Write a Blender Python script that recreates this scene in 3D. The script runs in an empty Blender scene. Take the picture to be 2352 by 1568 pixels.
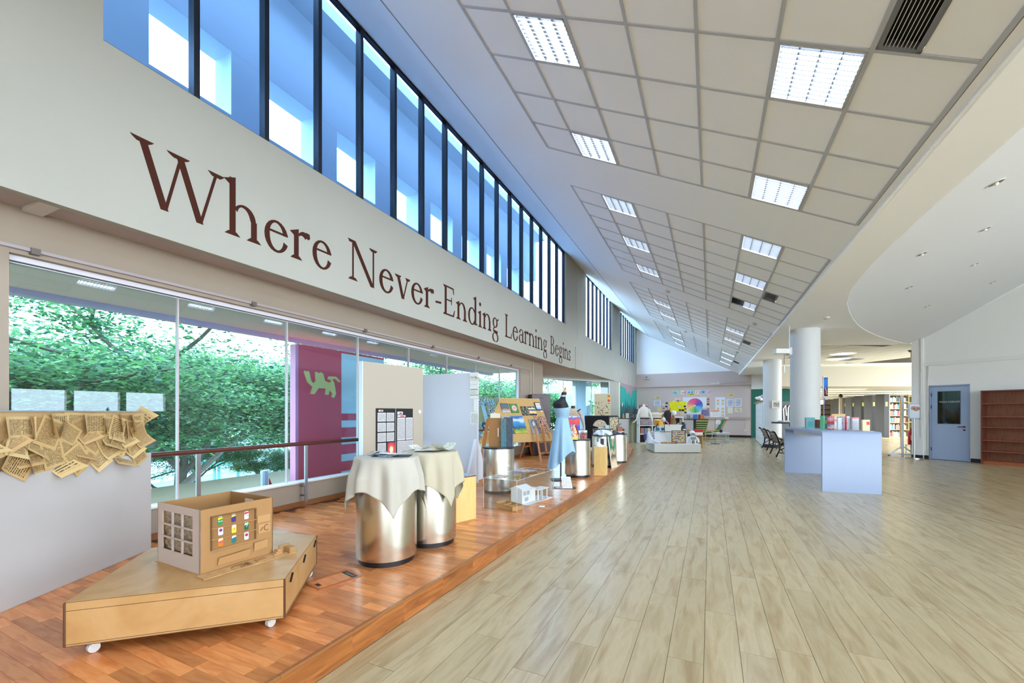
import bpy, bmesh, math, random
import numpy as np
from mathutils import Vector, Matrix

S = bpy.context.scene
COL = S.collection
R = random.Random(7)
PI = math.pi

# ------------------------------------------------------------------ camera, sky, exposure
YAW = math.radians(25.405)
cam = bpy.data.cameras.new('camera')
cam.lens = 14.663; cam.sensor_width = 36; cam.sensor_fit = 'HORIZONTAL'
cam.shift_y = 164 / 2352; cam.clip_start = .05; cam.clip_end = 500
co = bpy.data.objects.new('camera', cam); COL.objects.link(co)
co.location = (0, 0, 1.33); co.rotation_euler = (PI / 2, 0, YAW)
S.camera = co
w = bpy.data.worlds.new('sky'); S.world = w; w.use_nodes = True
bgn = w.node_tree.nodes['Background']
bgn.inputs[0].default_value = (.77, .89, 1.0, 1); bgn.inputs[1].default_value = 7.5
S.view_settings.view_transform = 'Standard'; S.view_settings.look = 'None'
S.view_settings.exposure = 0.92; S.view_settings.gamma = 1; S.view_settings.use_curve_mapping = False
TROFFER = 22.0      # strength of the recessed fluorescent lights
S.cycles.max_bounces = 5; S.cycles.diffuse_bounces = 4; S.cycles.glossy_bounces = 2; S.cycles.transmission_bounces = 2
S.cycles.use_light_tree = False
S.cycles.transparent_max_bounces = 12; S.cycles.caustics_reflective = False; S.cycles.caustics_refractive = False
S.cycles.sample_clamp_indirect = 6

# ------------------------------------------------------------------ helpers
def lin(c):
    return tuple((v / 255 / 12.92 if v / 255 <= .04045 else ((v / 255 + .055) / 1.055) ** 2.4) for v in c)

MATS = {}
def _new(name):
    m = bpy.data.materials.new(name); m.use_nodes = True
    nt = m.node_tree; return m, nt, nt.nodes['Principled BSDF']

def M(c, rough=.55, metal=0, var=0, scale=6, bump=0, bscale=40, spec=.5, trans=0, key=None):
    k = key or (tuple(c), rough, metal, var, scale, bump, bscale, spec, trans)
    if k in MATS: return MATS[k]
    m, nt, p = _new('paint_%d' % len(MATS))
    col = lin(c) + (1,)
    p.inputs['Base Color'].default_value = col; p.inputs['Roughness'].default_value = rough
    p.inputs['Metallic'].default_value = metal; p.inputs['Specular IOR Level'].default_value = spec
    if trans:
        p.inputs['Transmission Weight'].default_value = trans
    tc = nt.nodes.new('ShaderNodeTexCoord')
    if var:
        n = nt.nodes.new('ShaderNodeTexNoise'); n.inputs['Scale'].default_value = scale; n.inputs['Detail'].default_value = 4
        nt.links.new(tc.outputs['Object'], n.inputs['Vector'])
        r = nt.nodes.new('ShaderNodeValToRGB')
        r.color_ramp.elements[0].position = .3; r.color_ramp.elements[1].position = .7
        r.color_ramp.elements[0].color = tuple(x * (1 - var) for x in col[:3]) + (1,)
        r.color_ramp.elements[1].color = tuple(min(1, x * (1 + var)) for x in col[:3]) + (1,)
        nt.links.new(n.outputs['Fac'], r.inputs['Fac']); nt.links.new(r.outputs['Color'], p.inputs['Base Color'])
    if bump:
        n2 = nt.nodes.new('ShaderNodeTexNoise'); n2.inputs['Scale'].default_value = bscale
        nt.links.new(tc.outputs['Object'], n2.inputs['Vector'])
        b = nt.nodes.new('ShaderNodeBump'); b.inputs['Strength'].default_value = bump; b.inputs['Distance'].default_value = .02
        nt.links.new(n2.outputs['Fac'], b.inputs['Height']); nt.links.new(b.outputs['Normal'], p.inputs['Normal'])
    MATS[k] = m
    return m

def emis(c, s):
    k = ('em', tuple(c), s)
    if k in MATS: return MATS[k]
    m, nt, p = _new('lit_%d' % len(MATS))
    p.inputs['Base Color'].default_value = lin(c) + (1,)
    p.inputs['Emission Color'].default_value = lin(c) + (1,); p.inputs['Emission Strength'].default_value = s
    MATS[k] = m; return m

def glass(tint, refl=.9, key=None):
    m = bpy.data.materials.new('glass'); m.use_nodes = True
    nt = m.node_tree; nt.nodes.clear()
    out = nt.nodes.new('ShaderNodeOutputMaterial'); mx = nt.nodes.new('ShaderNodeMixShader')
    t = nt.nodes.new('ShaderNodeBsdfTransparent'); t.inputs[0].default_value = tint + (1,)
    g = nt.nodes.new('ShaderNodeBsdfGlossy'); g.inputs['Roughness'].default_value = 0.0
    f = nt.nodes.new('ShaderNodeLayerWeight'); f.inputs['Blend'].default_value = .5
    pw5 = _math(nt, 'POWER', f.outputs['Facing'], 5.0)
    fr = _math(nt, 'MULTIPLY_ADD', pw5, .55 * refl); fr.node.inputs[2].default_value = .045 * refl
    nt.links.new(fr, mx.inputs[0])
    nt.links.new(t.outputs[0], mx.inputs[1]); nt.links.new(g.outputs[0], mx.inputs[2]); nt.links.new(mx.outputs[0], out.inputs[0])
    return m

def _math(nt, op, a, b=None):
    n = nt.nodes.new('ShaderNodeMath'); n.operation = op
    for i, v in ((0, a), (1, b)):
        if v is None: continue
        if isinstance(v, (int, float)): n.inputs[i].default_value = v
        else: nt.links.new(v, n.inputs[i])
    return n.outputs[0]

def wood(stops, stretch=(1, 1, 1), scale=3, rand=None, rough=.4, dist=1.0, dark=.3, fine=.25, spec=.5, coat=0):
    """stops: list of srgb colours across the grain; rand: 'object' | 'island' | None gives every piece its own tone"""
    m, nt, p = _new('wood')
    tc = nt.nodes.new('ShaderNodeTexCoord'); mp = nt.nodes.new('ShaderNodeMapping')
    mp.inputs['Scale'].default_value = stretch
    src = tc.outputs['Object']; rnd = None
    if rand:
        if rand == 'object': rnd = nt.nodes.new('ShaderNodeObjectInfo').outputs['Random']
        else: rnd = nt.nodes.new('ShaderNodeNewGeometry').outputs['Random Per Island']
        off = nt.nodes.new('ShaderNodeVectorMath'); off.operation = 'ADD'
        cb = nt.nodes.new('ShaderNodeCombineXYZ')
        k = _math(nt, 'MULTIPLY', rnd, 53.0)
        for i in range(3): nt.links.new(k, cb.inputs[i])
        nt.links.new(src, off.inputs[0]); nt.links.new(cb.outputs[0], off.inputs[1]); src = off.outputs[0]
    nt.links.new(src, mp.inputs['Vector'])
    n = nt.nodes.new('ShaderNodeTexNoise'); n.inputs['Scale'].default_value = scale; n.inputs['Detail'].default_value = 5
    n.inputs['Distortion'].default_value = dist
    nt.links.new(mp.outputs[0], n.inputs['Vector'])
    r = nt.nodes.new('ShaderNodeValToRGB'); e = r.color_ramp.elements
    while len(e) < len(stops): e.new(.5)
    for i, c in enumerate(stops):
        e[i].position = .28 + .44 * i / max(1, len(stops) - 1); e[i].color = lin(c) + (1,)
    nt.links.new(n.outputs['Fac'], r.inputs['Fac'])
    colr = r.outputs['Color']
    n2 = nt.nodes.new('ShaderNodeTexNoise'); n2.inputs['Scale'].default_value = scale * 9; n2.inputs['Detail'].default_value = 3
    nt.links.new(mp.outputs[0], n2.inputs['Vector'])
    f2 = _math(nt, 'MULTIPLY_ADD', n2.outputs['Fac'], fine); f2.node.inputs[2].default_value = 1 - fine * .5
    if rnd is not None:
        f3 = _math(nt, 'MULTIPLY_ADD', rnd, dark); f3.node.inputs[2].default_value = 1 - dark * .6
        f2 = _math(nt, 'MULTIPLY', f2, f3)
    hs = nt.nodes.new('ShaderNodeHueSaturation'); nt.links.new(colr, hs.inputs['Color']); nt.links.new(f2, hs.inputs['Value'])
    nt.links.new(hs.outputs[0], p.inputs['Base Color'])
    p.inputs['Roughness'].default_value = rough; p.inputs['Specular IOR Level'].default_value = spec
    if coat: p.inputs['Coat Weight'].default_value = coat; p.inputs['Coat Roughness'].default_value = .12
    return m

def printed(paper, ink, lines=20, ax=('X', 'Z'), fill=.55, margin=.1, rough=.7, blot=0):
    """paper with rows of small print; rows run along the first axis of the bounding box"""
    k = ('pr', paper, ink, lines, ax, fill, margin, blot)
    if k in MATS: return MATS[k]
    m, nt, p = _new('printed_paper')
    tc = nt.nodes.new('ShaderNodeTexCoord'); sp = nt.nodes.new('ShaderNodeSeparateXYZ')
    nt.links.new(tc.outputs['Generated'], sp.inputs[0])
    u = sp.outputs[ax[0]]; v = sp.outputs[ax[1]]
    vl = _math(nt, 'MULTIPLY', v, lines); row = _math(nt, 'FLOOR', vl); fr = _math(nt, 'FRACT', vl)
    a = _math(nt, 'LESS_THAN', fr, fill)
    cb = nt.nodes.new('ShaderNodeCombineXYZ')
    nt.links.new(_math(nt, 'MULTIPLY', u, lines * 1.6), cb.inputs[0]); nt.links.new(_math(nt, 'MULTIPLY', row, 7.3), cb.inputs[1])
    n = nt.nodes.new('ShaderNodeTexNoise'); n.inputs['Scale'].default_value = 1; n.inputs['Detail'].default_value = 1
    nt.links.new(cb.outputs[0], n.inputs['Vector'])
    a = _math(nt, 'MULTIPLY', a, _math(nt, 'GREATER_THAN', n.outputs['Fac'], .42))
    for s_, o_ in ((u, 0), (v, 0)):
        a = _math(nt, 'MULTIPLY', a, _math(nt, 'GREATER_THAN', s_, margin))
        a = _math(nt, 'MULTIPLY', a, _math(nt, 'LESS_THAN', s_, 1 - margin))
    mx = nt.nodes.new('ShaderNodeMix'); mx.data_type = 'RGBA'
    nt.links.new(a, mx.inputs['Factor']); mx.inputs[6].default_value = lin(paper) + (1,); mx.inputs[7].default_value = lin(ink) + (1,)
    nt.links.new(mx.outputs[2], p.inputs['Base Color']); p.inputs['Roughness'].default_value = rough
    MATS[k] = m; return m

def art(stops, mode='v', ax=('X', 'Z'), noise=.25, scale=4, hard=False, center=(.5, .5), rough=.5, seed=0):
    """flat printed or painted picture: colours by height ('v'), by distance from a point ('r') or by cloudy patches ('n')"""
    m, nt, p = _new('picture')
    tc = nt.nodes.new('ShaderNodeTexCoord'); sp = nt.nodes.new('ShaderNodeSeparateXYZ')
    nt.links.new(tc.outputs['Generated'], sp.inputs[0])
    u = sp.outputs[ax[0]]; v = sp.outputs[ax[1]]
    cb = nt.nodes.new('ShaderNodeCombineXYZ'); nt.links.new(u, cb.inputs[0]); nt.links.new(v, cb.inputs[1]); cb.inputs[2].default_value = seed * 3.7
    n = nt.nodes.new('ShaderNodeTexNoise'); n.inputs['Scale'].default_value = scale; n.inputs['Detail'].default_value = 4
    nt.links.new(cb.outputs[0], n.inputs['Vector'])
    nn = _math(nt, 'MULTIPLY', _math(nt, 'SUBTRACT', n.outputs['Fac'], .5), noise * 2)
    if mode == 'v': f = _math(nt, 'ADD', v, nn)
    elif mode == 'r':
        du = _math(nt, 'SUBTRACT', u, center[0]); dv = _math(nt, 'SUBTRACT', v, center[1])
        f = _math(nt, 'SQRT', _math(nt, 'ADD', _math(nt, 'MULTIPLY', du, du), _math(nt, 'MULTIPLY', dv, dv)))
        f = _math(nt, 'ADD', _math(nt, 'MULTIPLY', f, 1.6), nn)
    else:
        f = _math(nt, 'ADD', _math(nt, 'MULTIPLY', _math(nt, 'SUBTRACT', n.outputs['Fac'], .5), 2.6), .5)
    r = nt.nodes.new('ShaderNodeValToRGB'); e = r.color_ramp.elements
    if hard: r.color_ramp.interpolation = 'CONSTANT'
    while len(e) < len(stops): e.new(.5)
    for i, c in enumerate(stops):
        if len(c) == 2: e[i].position = c[0]; cc = c[1]
        else: e[i].position = i / len(stops) if hard else i / max(1, len(stops) - 1); cc = c
        e[i].color = lin(cc) + (1,)
    nt.links.new(f, r.inputs['Fac']); nt.links.new(r.outputs['Color'], p.inputs['Base Color'])
    p.inputs['Roughness'].default_value = rough
    return m

class MB:
    def __init__(s): s.v = []; s.f = []
    def add(s, vs, fs):
        o = len(s.v); s.v += [tuple(x) for x in vs]; s.f += [tuple(i + o for i in f) for f in fs]; return s
    def box(s, c, d, rz=0, rx=0, ry=0):
        hx, hy, hz = d[0] / 2, d[1] / 2, d[2] / 2
        p = [(-hx, -hy, -hz), (hx, -hy, -hz), (hx, hy, -hz), (-hx, hy, -hz), (-hx, -hy, hz), (hx, -hy, hz), (hx, hy, hz), (-hx, hy, hz)]
        if rz or rx or ry:
            mt = Matrix.Rotation(rz, 3, 'Z') @ Matrix.Rotation(ry, 3, 'Y') @ Matrix.Rotation(rx, 3, 'X')
            p = [mt @ Vector(q) for q in p]
        return s.add([(q[0] + c[0], q[1] + c[1], q[2] + c[2]) for q in p],
                     [(0, 3, 2, 1), (4, 5, 6, 7), (0, 1, 5, 4), (1, 2, 6, 5), (2, 3, 7, 6), (3, 0, 4, 7)])
    def b(s, x0, x1, y0, y1, z0, z1):
        return s.box(((x0 + x1) / 2, (y0 + y1) / 2, (z0 + z1) / 2), (abs(x1 - x0), abs(y1 - y0), abs(z1 - z0)))
    def prism(s, pts, ext):
        """planar polygon pts (3d) extruded by vector ext"""
        n = len(pts); e = Vector(ext)
        a = Vector((0, 0, 0)); P = [Vector(q) for q in pts]
        for i in range(n): a += P[i].cross(P[(i + 1) % n])
        if a.dot(e) > 0: P.reverse()
        vs = P + [q + e for q in P]
        return s.add(vs, [tuple(range(n)), tuple(range(2 * n - 1, n - 1, -1))] + [(i, i + n, (i + 1) % n + n, (i + 1) % n) for i in range(n)])
    def quad(s, x0, x1, y0, y1, z):
        return s.add([(x0, y0, z), (x0, y1, z), (x1, y1, z), (x1, y0, z)], [(0, 1, 2, 3)])
    def poly(s, pts, z0, z1): return s.prism([(x, y, z0) for x, y in pts], (0, 0, z1 - z0))
    def lathe(s, prof, c=(0, 0, 0), n=24, sx=1, sy=1, cap=True, a0=0, a1=2 * PI):
        full = abs(a1 - a0 - 2 * PI) < 1e-6; m = n if full else n + 1
        vs = []
        for r_, z_ in prof:
            for i in range(m):
                a = a0 + (a1 - a0) * i / n; vs.append((c[0] + r_ * math.cos(a) * sx, c[1] + r_ * math.sin(a) * sy, c[2] + z_))
        fs = []
        for j in range(len(prof) - 1):
            for i in range(n):
                k = (i + 1) % m; fs.append((j * m + i, j * m + k, (j + 1) * m + k, (j + 1) * m + i))
        if cap and full:
            fs.append(tuple(reversed(range(m)))); fs.append(tuple(range((len(prof) - 1) * m, len(prof) * m)))
        return s.add(vs, fs)
    def cyl(s, c, r, h, n=24): return s.lathe([(r, 0), (r, h)], c, n)
    def sphere(s, c, r, n=12, sx=1, sy=1, sz=1):
        return s.lathe([(r * math.sin(PI * i / n) + 1e-4, -r * sz * math.cos(PI * i / n)) for i in range(n + 1)], c, n * 2, sx, sy, False)
    def tube(s, pts, r, n=8, caps=True):
        P = [Vector(p) for p in pts]; rs = r if isinstance(r, (list, tuple)) else [r] * len(P)
        vs = []; up = None
        for i, p in enumerate(P):
            d = (P[min(i + 1, len(P) - 1)] - P[max(i - 1, 0)]).normalized()
            if up is None: up = Vector((0, 0, 1)) if abs(d.z) < .9 else Vector((1, 0, 0))
            a = d.cross(up).normalized(); bb = a.cross(d).normalized(); up = bb
            for k in range(n):
                t = 2 * PI * k / n; vs.append(p + a * math.cos(t) * rs[i] + bb * math.sin(t) * rs[i])
        fs = []
        for j in range(len(P) - 1):
            for k in range(n):
                q = (k + 1) % n; fs.append((j * n + k, j * n + q, (j + 1) * n + q, (j + 1) * n + k))
        if caps: fs.append(tuple(reversed(range(n)))); fs.append(tuple(range((len(P) - 1) * n, len(P) * n)))
        return s.add(vs, fs)
    def bar(s, a, b_, w_, t_):
        """flat bar from a to b"""
        a = Vector(a); b_ = Vector(b_); d = (b_ - a).normalized()
        up = Vector((0, 0, 1)) if abs(d.z) < .95 else Vector((0, 1, 0))
        x = d.cross(up).normalized() * w_ / 2; y = x.cross(d).normalized() * t_ / 2
        vs = [a - x - y, a + x - y, a + x + y, a - x + y, b_ - x - y, b_ + x - y, b_ + x + y, b_ - x + y]
        return s.add(vs, [(0, 1, 2, 3), (7, 6, 5, 4), (0, 4, 5, 1), (1, 5, 6, 2), (2, 6, 7, 3), (3, 7, 4, 0)])
    def grid(s, fn, nu, nv, closed=False):
        vs = [fn(i / nu, j / nv) for j in range(nv + 1) for i in range(nu if closed else nu + 1)]
        m = nu if closed else nu + 1
        return s.add(vs, [(j * m + i, j * m + (i + 1) % m, (j + 1) * m + (i + 1) % m, (j + 1) * m + i) for j in range(nv) for i in range(nu)])
    def mesh(s, name, smooth=False):
        me = bpy.data.meshes.new(name); me.from_pydata([tuple(x) for x in s.v], [], s.f); me.update()
        if smooth: me.polygons.foreach_set('use_smooth', [True] * len(me.polygons)); me.set_sharp_from_angle(angle=math.radians(40))
        return me

def link(name, me, m, parent=None, loc=None, rot=None):
    o = bpy.data.objects.new(name, me)
    if m is not None and me is not None:
        if not me.materials: me.materials.append(m)
    COL.objects.link(o)
    if parent: o.parent = parent
    if loc is not None: o.location = loc
    if rot is not None: o.rotation_euler = rot if isinstance(rot, (tuple, list)) else (0, 0, rot)
    return o

def part(name, mb, m, parent, smooth=False, bevel=0, loc=None, rot=None, label=None):
    o = link(name, mb.mesh(name, smooth) if isinstance(mb, MB) else mb, m, parent, loc, rot)
    if bevel:
        md = o.modifiers.new('bevel', 'BEVEL'); md.width = bevel; md.segments = 2; md.limit_method = 'ANGLE'
    if label: o['label'] = label
    return o

def tag(o, label, cat, group=None):
    o['label'] = label; o['category'] = cat
    if group: o['group'] = group
    return o

def thing(name, label, cat, loc=(0, 0, 0), rz=0, group=None):
    o = bpy.data.objects.new(name, None); COL.objects.link(o); o.empty_display_size = .1
    o.location = loc; o.rotation_euler = (0, 0, rz)
    return tag(o, label, cat, group)

def solo(name, label, cat, mb, m, loc=(0, 0, 0), rz=0, group=None, smooth=False, bevel=0, rot=None):
    o = part(name, mb, m, None, smooth, bevel, loc, rot if rot else (0, 0, rz))
    return tag(o, label, cat, group)

def struct(name, mb, m, parent=None, smooth=False, bevel=0):
    o = part(name, mb, m, parent, smooth, bevel)
    if parent is None: o['kind'] = 'structure'
    return o

def text_mesh(s, size, ext=.002, align='LEFT', shear=0):
    cu = bpy.data.curves.new('txt', 'FONT'); cu.body = s; cu.size = size; cu.extrude = ext; cu.align_x = align; cu.shear = shear
    cu.resolution_u = 3
    o = bpy.data.objects.new('txt', cu); COL.objects.link(o)
    dg = bpy.context.evaluated_depsgraph_get(); dg.update()
    me = bpy.data.meshes.new_from_object(o.evaluated_get(dg))
    bpy.data.objects.remove(o); bpy.data.curves.remove(cu); me.materials.clear()
    return me

# common paints
WHITE = M((232, 231, 228), .6); CREAM = M((174, 172, 160), .7, var=.02, scale=1.5)
PLASTER = M((250, 250, 250), .75); BLACK = M((18, 18, 20), .45); DARKMETAL = M((30, 34, 42), .4, .3)
STEEL = M((190, 188, 182), .3, 1.0); GREYTRIM = M((186, 187, 188), .5)
PINE = wood([(226, 186, 116), (236, 200, 138)], (1, 1, 12), 2, rough=.5)
EASEL = wood([(166, 100, 48), (196, 130, 70)], (6, 6, 1), 4, rough=.4)

# ------------------------------------------------------------------ the setting
def wedge(x, y):
    """roughly inside the picture's field of view"""
    d = x * -math.sin(YAW) + y * math.cos(YAW); r_ = x * math.cos(YAW) + y * math.sin(YAW)
    return d > .6 and abs(r_) < d * 1.30 + .3

# --- pale plank floor
FLOOR_STOPS = [(160, 136, 98), (174, 153, 115), (184, 165, 128), (178, 158, 121)]
fl_o = wood(FLOOR_STOPS, (7, .9, 1), 2.2, 'object', .24, .8, .10, .14)
fl_i = wood(FLOOR_STOPS, (7, .9, 1), 2.2, 'island', .24, .8, .10, .14)
floor = struct('floor', MB().b(-9, 14, -6, 50, -.12, -.012), M((120, 104, 82), .5))
PW, PLN = .18, 1.22
planks = []
for i in range(-56, 78):
    x = i * PW + .06; off = R.random() * PLN
    for j in range(-6, 40):
        y = j * PLN + off
        if y < -6 or y > 47: continue
        if x < -1.75 and y < 8: continue
        if x < -2.9 and y < 17: continue
        if x > 13.5 or x < -4.4: continue
        planks.append((x, y))
vis = sorted([p for p in planks if wedge(*p) and p[0] > -1.72], key=lambda p: p[0] ** 2 + p[1] ** 2)[:300]
vs_ = set(vis)
pm = MB().box((0, 0, -.006), (PW - .0022, PLN - .0022, .012)).mesh('plank'); pm.materials.append(fl_o)
for p in vis: link('plank', pm, None, floor, (p[0], p[1], R.uniform(-.0004, .0004)))
mb = MB()
for p in planks:
    if p not in vs_: mb.box((p[0], p[1], -.006), (PW - .0022, PLN - .0022, .012))
o = part('far_planks', mb, fl_i, floor); o['kind'] = 'stuff'
part('floor_joint_strip', MB().bar((3.7, 5.2, .0005), (2.43, 9.6, .0005), .008, .002), M((70, 60, 50), .5), floor)

# --- raised display stage with red strip parquet
ZP = .143
edge = [(-1.76, -6), (-1.76, 7.2), (-1.80, 8.6), (-1.88, 10.0), (-2.02, 11.5), (-2.2, 13.2), (-2.42, 14.9), (-2.66, 16.0), (-3.0, 16.9), (-3.5, 17.5), (-4.2, 17.8)]
stage_poly = edge + [(-4.2, 19.4), (-6.6, 15.7), (-4.72, 12.2), (-4.72, -6)]
RED = [(186, 110, 58), (202, 124, 68), (214, 140, 82), (206, 128, 72)]
st_o = wood(RED, (1, 7, 1), 3.2, 'object', .24, .7, .52, .12); st_i = wood(RED, (1, 7, 1), 3.2, 'island', .24, .7, .52, .12)
stage = struct('floor_stage', MB().poly(stage_poly, 0, ZP - .012), M((96, 54, 30), .5))
def inside(x, y, poly):
    c = False; n = len(poly)
    for i in range(n):
        (x0, y0), (x1, y1) = poly[i], poly[i - 1]
        if (y0 > y) != (y1 > y) and x < (x1 - x0) * (y - y0) / (y1 - y0) + x0: c = not c
    return c
def edge_x(y):
    for (x0, y0), (x1, y1) in zip(edge, edge[1:]):
        if y0 <= y <= y1: return x0 + (x1 - x0) * (y - y0) / (y1 - y0)
    return -4.2
SW = .066; strips = []
j = 0
y = -1.95
while y < 18:
    x = -6.6 + R.random() * .3
    xe = edge_x(min(max(y, 0), 17.8)) - .012
    if y + SW / 2 > 17.75: break
    while x < xe - .02:
        L = R.choice((.16, .22, .28, .34, .42)); x1 = min(x + L, xe)
        if x1 > xe - .08: x1 = xe
        if inside((x + x1) / 2, y, stage_poly) and x > -4.72 + (-2 if y > 12.3 else 0): strips.append(((x + x1) / 2, y, x1 - x))
        x = x1
    y += SW
vis = sorted([s for s in strips if wedge(s[0], s[1])], key=lambda s: s[0] ** 2 + s[1] ** 2)[:300]
vs_ = set(vis); cache = {}
for sx, sy, L in vis:
    k = round(L, 3)
    if k not in cache:
        cache[k] = MB().box((0, 0, -.006), (L - .001, SW - .001, .012)).mesh('parquet_strip'); cache[k].materials.append(st_o)
    link('parquet_strip', cache[k], None, stage, (sx, sy, ZP + R.uniform(-.0002, .0002)))
mb = MB()
for s in strips:
    if s not in vs_: mb.box((s[0], s[1], ZP - .006), (s[2] - .001, SW - .001, .012))
o = part('far_parquet', mb, st_i, stage); o['kind'] = 'stuff'
# riser boards and nosing along the stage edge
def ribbon(pts, off0, off1, z0, z1):
    mb = MB(); n = len(pts); nr = []
    for i in range(n):
        a = Vector(pts[max(i - 1, 0)]); b = Vector(pts[min(i + 1, n - 1)]); d = (b - a).normalized(); nr.append(Vector((d.y, -d.x)))
    for i in range(n - 1):
        q = [Vector(pts[i]) + nr[i] * off0, Vector(pts[i + 1]) + nr[i + 1] * off0, Vector(pts[i + 1]) + nr[i + 1] * off1, Vector(pts[i]) + nr[i] * off1]
        mb.poly([tuple(v) for v in q], z0, z1)
    return mb
def resample(pts, step):
    out = [pts[0]]
    for a, b in zip(pts, pts[1:]):
        a = Vector(a); b = Vector(b); L = (b - a).length; n = max(1, round(L / step))
        for k in range(1, n + 1): out.append(tuple(a + (b - a) * k / n))
    return out
rp = resample(edge[1:] if False else [(-1.76, .4)] + edge[1:], .42)
rw = wood([(120, 66, 32), (160, 96, 48), (186, 118, 62)], (10, 1, 10), 2.2, 'object', .28, 1.4, .45, .2)
for i in range(len(rp) - 1):
    part('riser_board', ribbon(rp[i:i + 2], -.01, .004, .004, ZP - .014), rw, stage)
part('edge_nosing', ribbon(rp, -.014, .012, ZP - .013, ZP + .003), M((150, 94, 48), .3), stage, bevel=.003)
part('shadow_gap', ribbon(rp, -.01, .002, 0, .005), BLACK, stage)
mb = MB()
for k in range(24): mb.cyl((-1.764, .9 + k * .32, ZP + .002), .0035, .002, 8)
part('edge_screws', mb, STEEL, stage)

# --- window wall behind the stage
WX = -4.72
BEIGE = M((168, 153, 137), .75, var=.02, scale=1.5)
wallw = struct('wall_left', MB().b(WX - .16, WX, -6, 1.2, 0, 2.9).b(WX - .16, WX, 1.2, 10.5, 0, .43).b(WX - .16, WX, 1.2, 10.5, 2.53, 2.9)
               .b(WX - .16, WX, 10.5, 12.19, 0, 2.95), BEIGE)
part('wall_return', MB().prism([(WX - .16, 12.19, 0), (WX, 12.19, 0), (-6.6, 15.75, 0), (-6.75, 15.7, 0)], (0, 0, 2.95)), BEIGE, wallw)
part('window_ledge', MB().b(WX - .16, WX + .015, 1.2, 10.5, .43, .45), M((238, 238, 240), .4), wallw, bevel=.004)
struct('baseboard_left', MB().b(WX, WX + .018, -6, 12.19, ZP, ZP + .06), wood([(130, 78, 44), (164, 104, 60)], (4, 1, 4), 3, rough=.4))
gl = glass((.74, .90, .97))
win1 = struct('window_1', MB().b(WX - .12, WX - .06, 1.2, 10.5, 2.47, 2.53).b(WX - .12, WX - .06, 10.44, 10.5, .45, 2.47), M((226, 224, 232), .4))
ym = [1.2, 2.33, 3.52, 4.69, 5.86, 7.04, 8.19, 9.38, 10.44]
for a, b in zip(ym, ym[1:]): part('pane', MB().b(WX - .096, WX - .086, a + .004, b - .004, .45, 2.485), gl, win1)
for y in ym[1:-1]: part('joint_fin', MB().b(WX - .11, WX - .072, y - .007, y + .007, .45, 2.485), M((196, 180, 176), .3), win1)
part('head_seal', MB().b(WX - .1, WX - .055, 1.2, 10.44, 2.476, 2.488), M((60, 56, 66), .5), win1)
# second bay: glazing set back at an angle
d2 = Vector((.545, .838)); p2 = Vector((-6.55, 15.72))
def w2(t, n, z): q = p2 + d2 * t + Vector((d2.y, -d2.x)) * n; return (q.x, q.y, z)
def w2box(mb, t0, t1, n0, n1, z0, z1): return mb.prism([w2(t0, n0, z0), w2(t1, n0, z0), w2(t1, n1, z0), w2(t0, n1, z0)], (0, 0, z1 - z0))
T2 = 4.3
wb = struct('wall_bay', w2box(w2box(MB(), 0, T2, -.1, .06, 0, .62), 0, T2, -.1, .06, 2.80, 2.96), CREAM)
win2 = struct('window_2', w2box(w2box(w2box(MB(), 0, .05, -.02, .03, .62, 2.8), T2 - .06, T2, -.02, .03, .62, 2.8), 0, T2, -.02, .03, 2.75, 2.8), M((214, 216, 224), .4))
ts = [0, .8, 1.6, 2.4, 3.2, T2]
for a, b in zip(ts, ts[1:]): part('pane', w2box(MB(), a + .005, b - .005, 0, .008, .62, 2.78), gl, win2)
for t in ts[1:-1]: part('joint_fin', w2box(MB(), t - .008, t + .008, -.012, .02, .62, 2.78), M((190, 196, 204), .3), win2)
qe = w2(T2, 0, 0)
part('bay_pier', MB().poly([(qe[0] - .05, qe[1] - .02), (-4.10, 20.25), (-4.10, 20.9), (qe[0] - .5, qe[1] + .4)], 0, 2.95), CREAM, wb)
# soffit over the stage
struct('trim_1', MB().poly([(-4.27, -6), (-4.27, 13.5), (-4.03, 25.8), (-4.6, 25.8), (-7.2, 16.5), (WX - .1, 12.2), (WX - .1, -6)], 2.885, 2.99), M((196, 182, 180), .75))

# --- upper wall with the big lettering and the clerestory windows
def xw(y): return -4.22 if y <= 13.5 else -4.22 + .0195 * (y - 13.5)
def wslab(mb, y0, y1, z0, z1, x0=0, x1=-.14):
    return mb.prism([(xw(y0) + x0, y0, z0), (xw(y1) + x0, y1, z0), (xw(y1) + x1, y1, z0), (xw(y0) + x1, y0, z0)], (0, 0, z1 - z0))
ZB, ZT = 4.20, 6.58
wins = [(1.55, 12.96, 17), (15.25, 19.45, 7), (21.2, 25.2, 7)]
mb = MB()
for a, b in ((-6, 13.5), (13.5, 25.8)): wslab(mb, a, b, 2.85, ZB)
for a, b in ((-6, 1.55), (12.96, 13.5), (13.5, 15.25), (19.45, 21.2), (25.2, 25.8)): wslab(mb, a, b, ZB, 7.0)
for a, b, n in wins: wslab(mb, a, b, ZT, 7.0)
wallu = struct('wall_upper', mb, CREAM)
part('cable_trunking', wslab(wslab(MB(), 13.95, 13.99, 2.86, 3.62, .02, 0), 13.9, 14.03, 2.84, 2.9, .03, 0), CREAM, wallu)
part('thin_conduit', wslab(MB(), 14.75, 14.77, 2.9, 3.55, .012, 0), M((205, 203, 190), .6), wallu)
part('thin_conduit', wslab(MB(), 14.2, 14.22, 3.55, 6.9, .012, 0), M((205, 203, 190), .6), wallu)
part('lower_lip', wslab(MB(), -6, 13.5, 2.82, 2.872, .014, -.06), CREAM, wallu)
part('soffit_bracket', MB().b(-4.71, -4.24, 1.26, 1.37, 2.86, 2.885), M((226, 222, 214), .6), wallu)
gl2 = glass((.44, .60, .80), .5); gl3 = glass((.66, .76, .90), .5)
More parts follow.
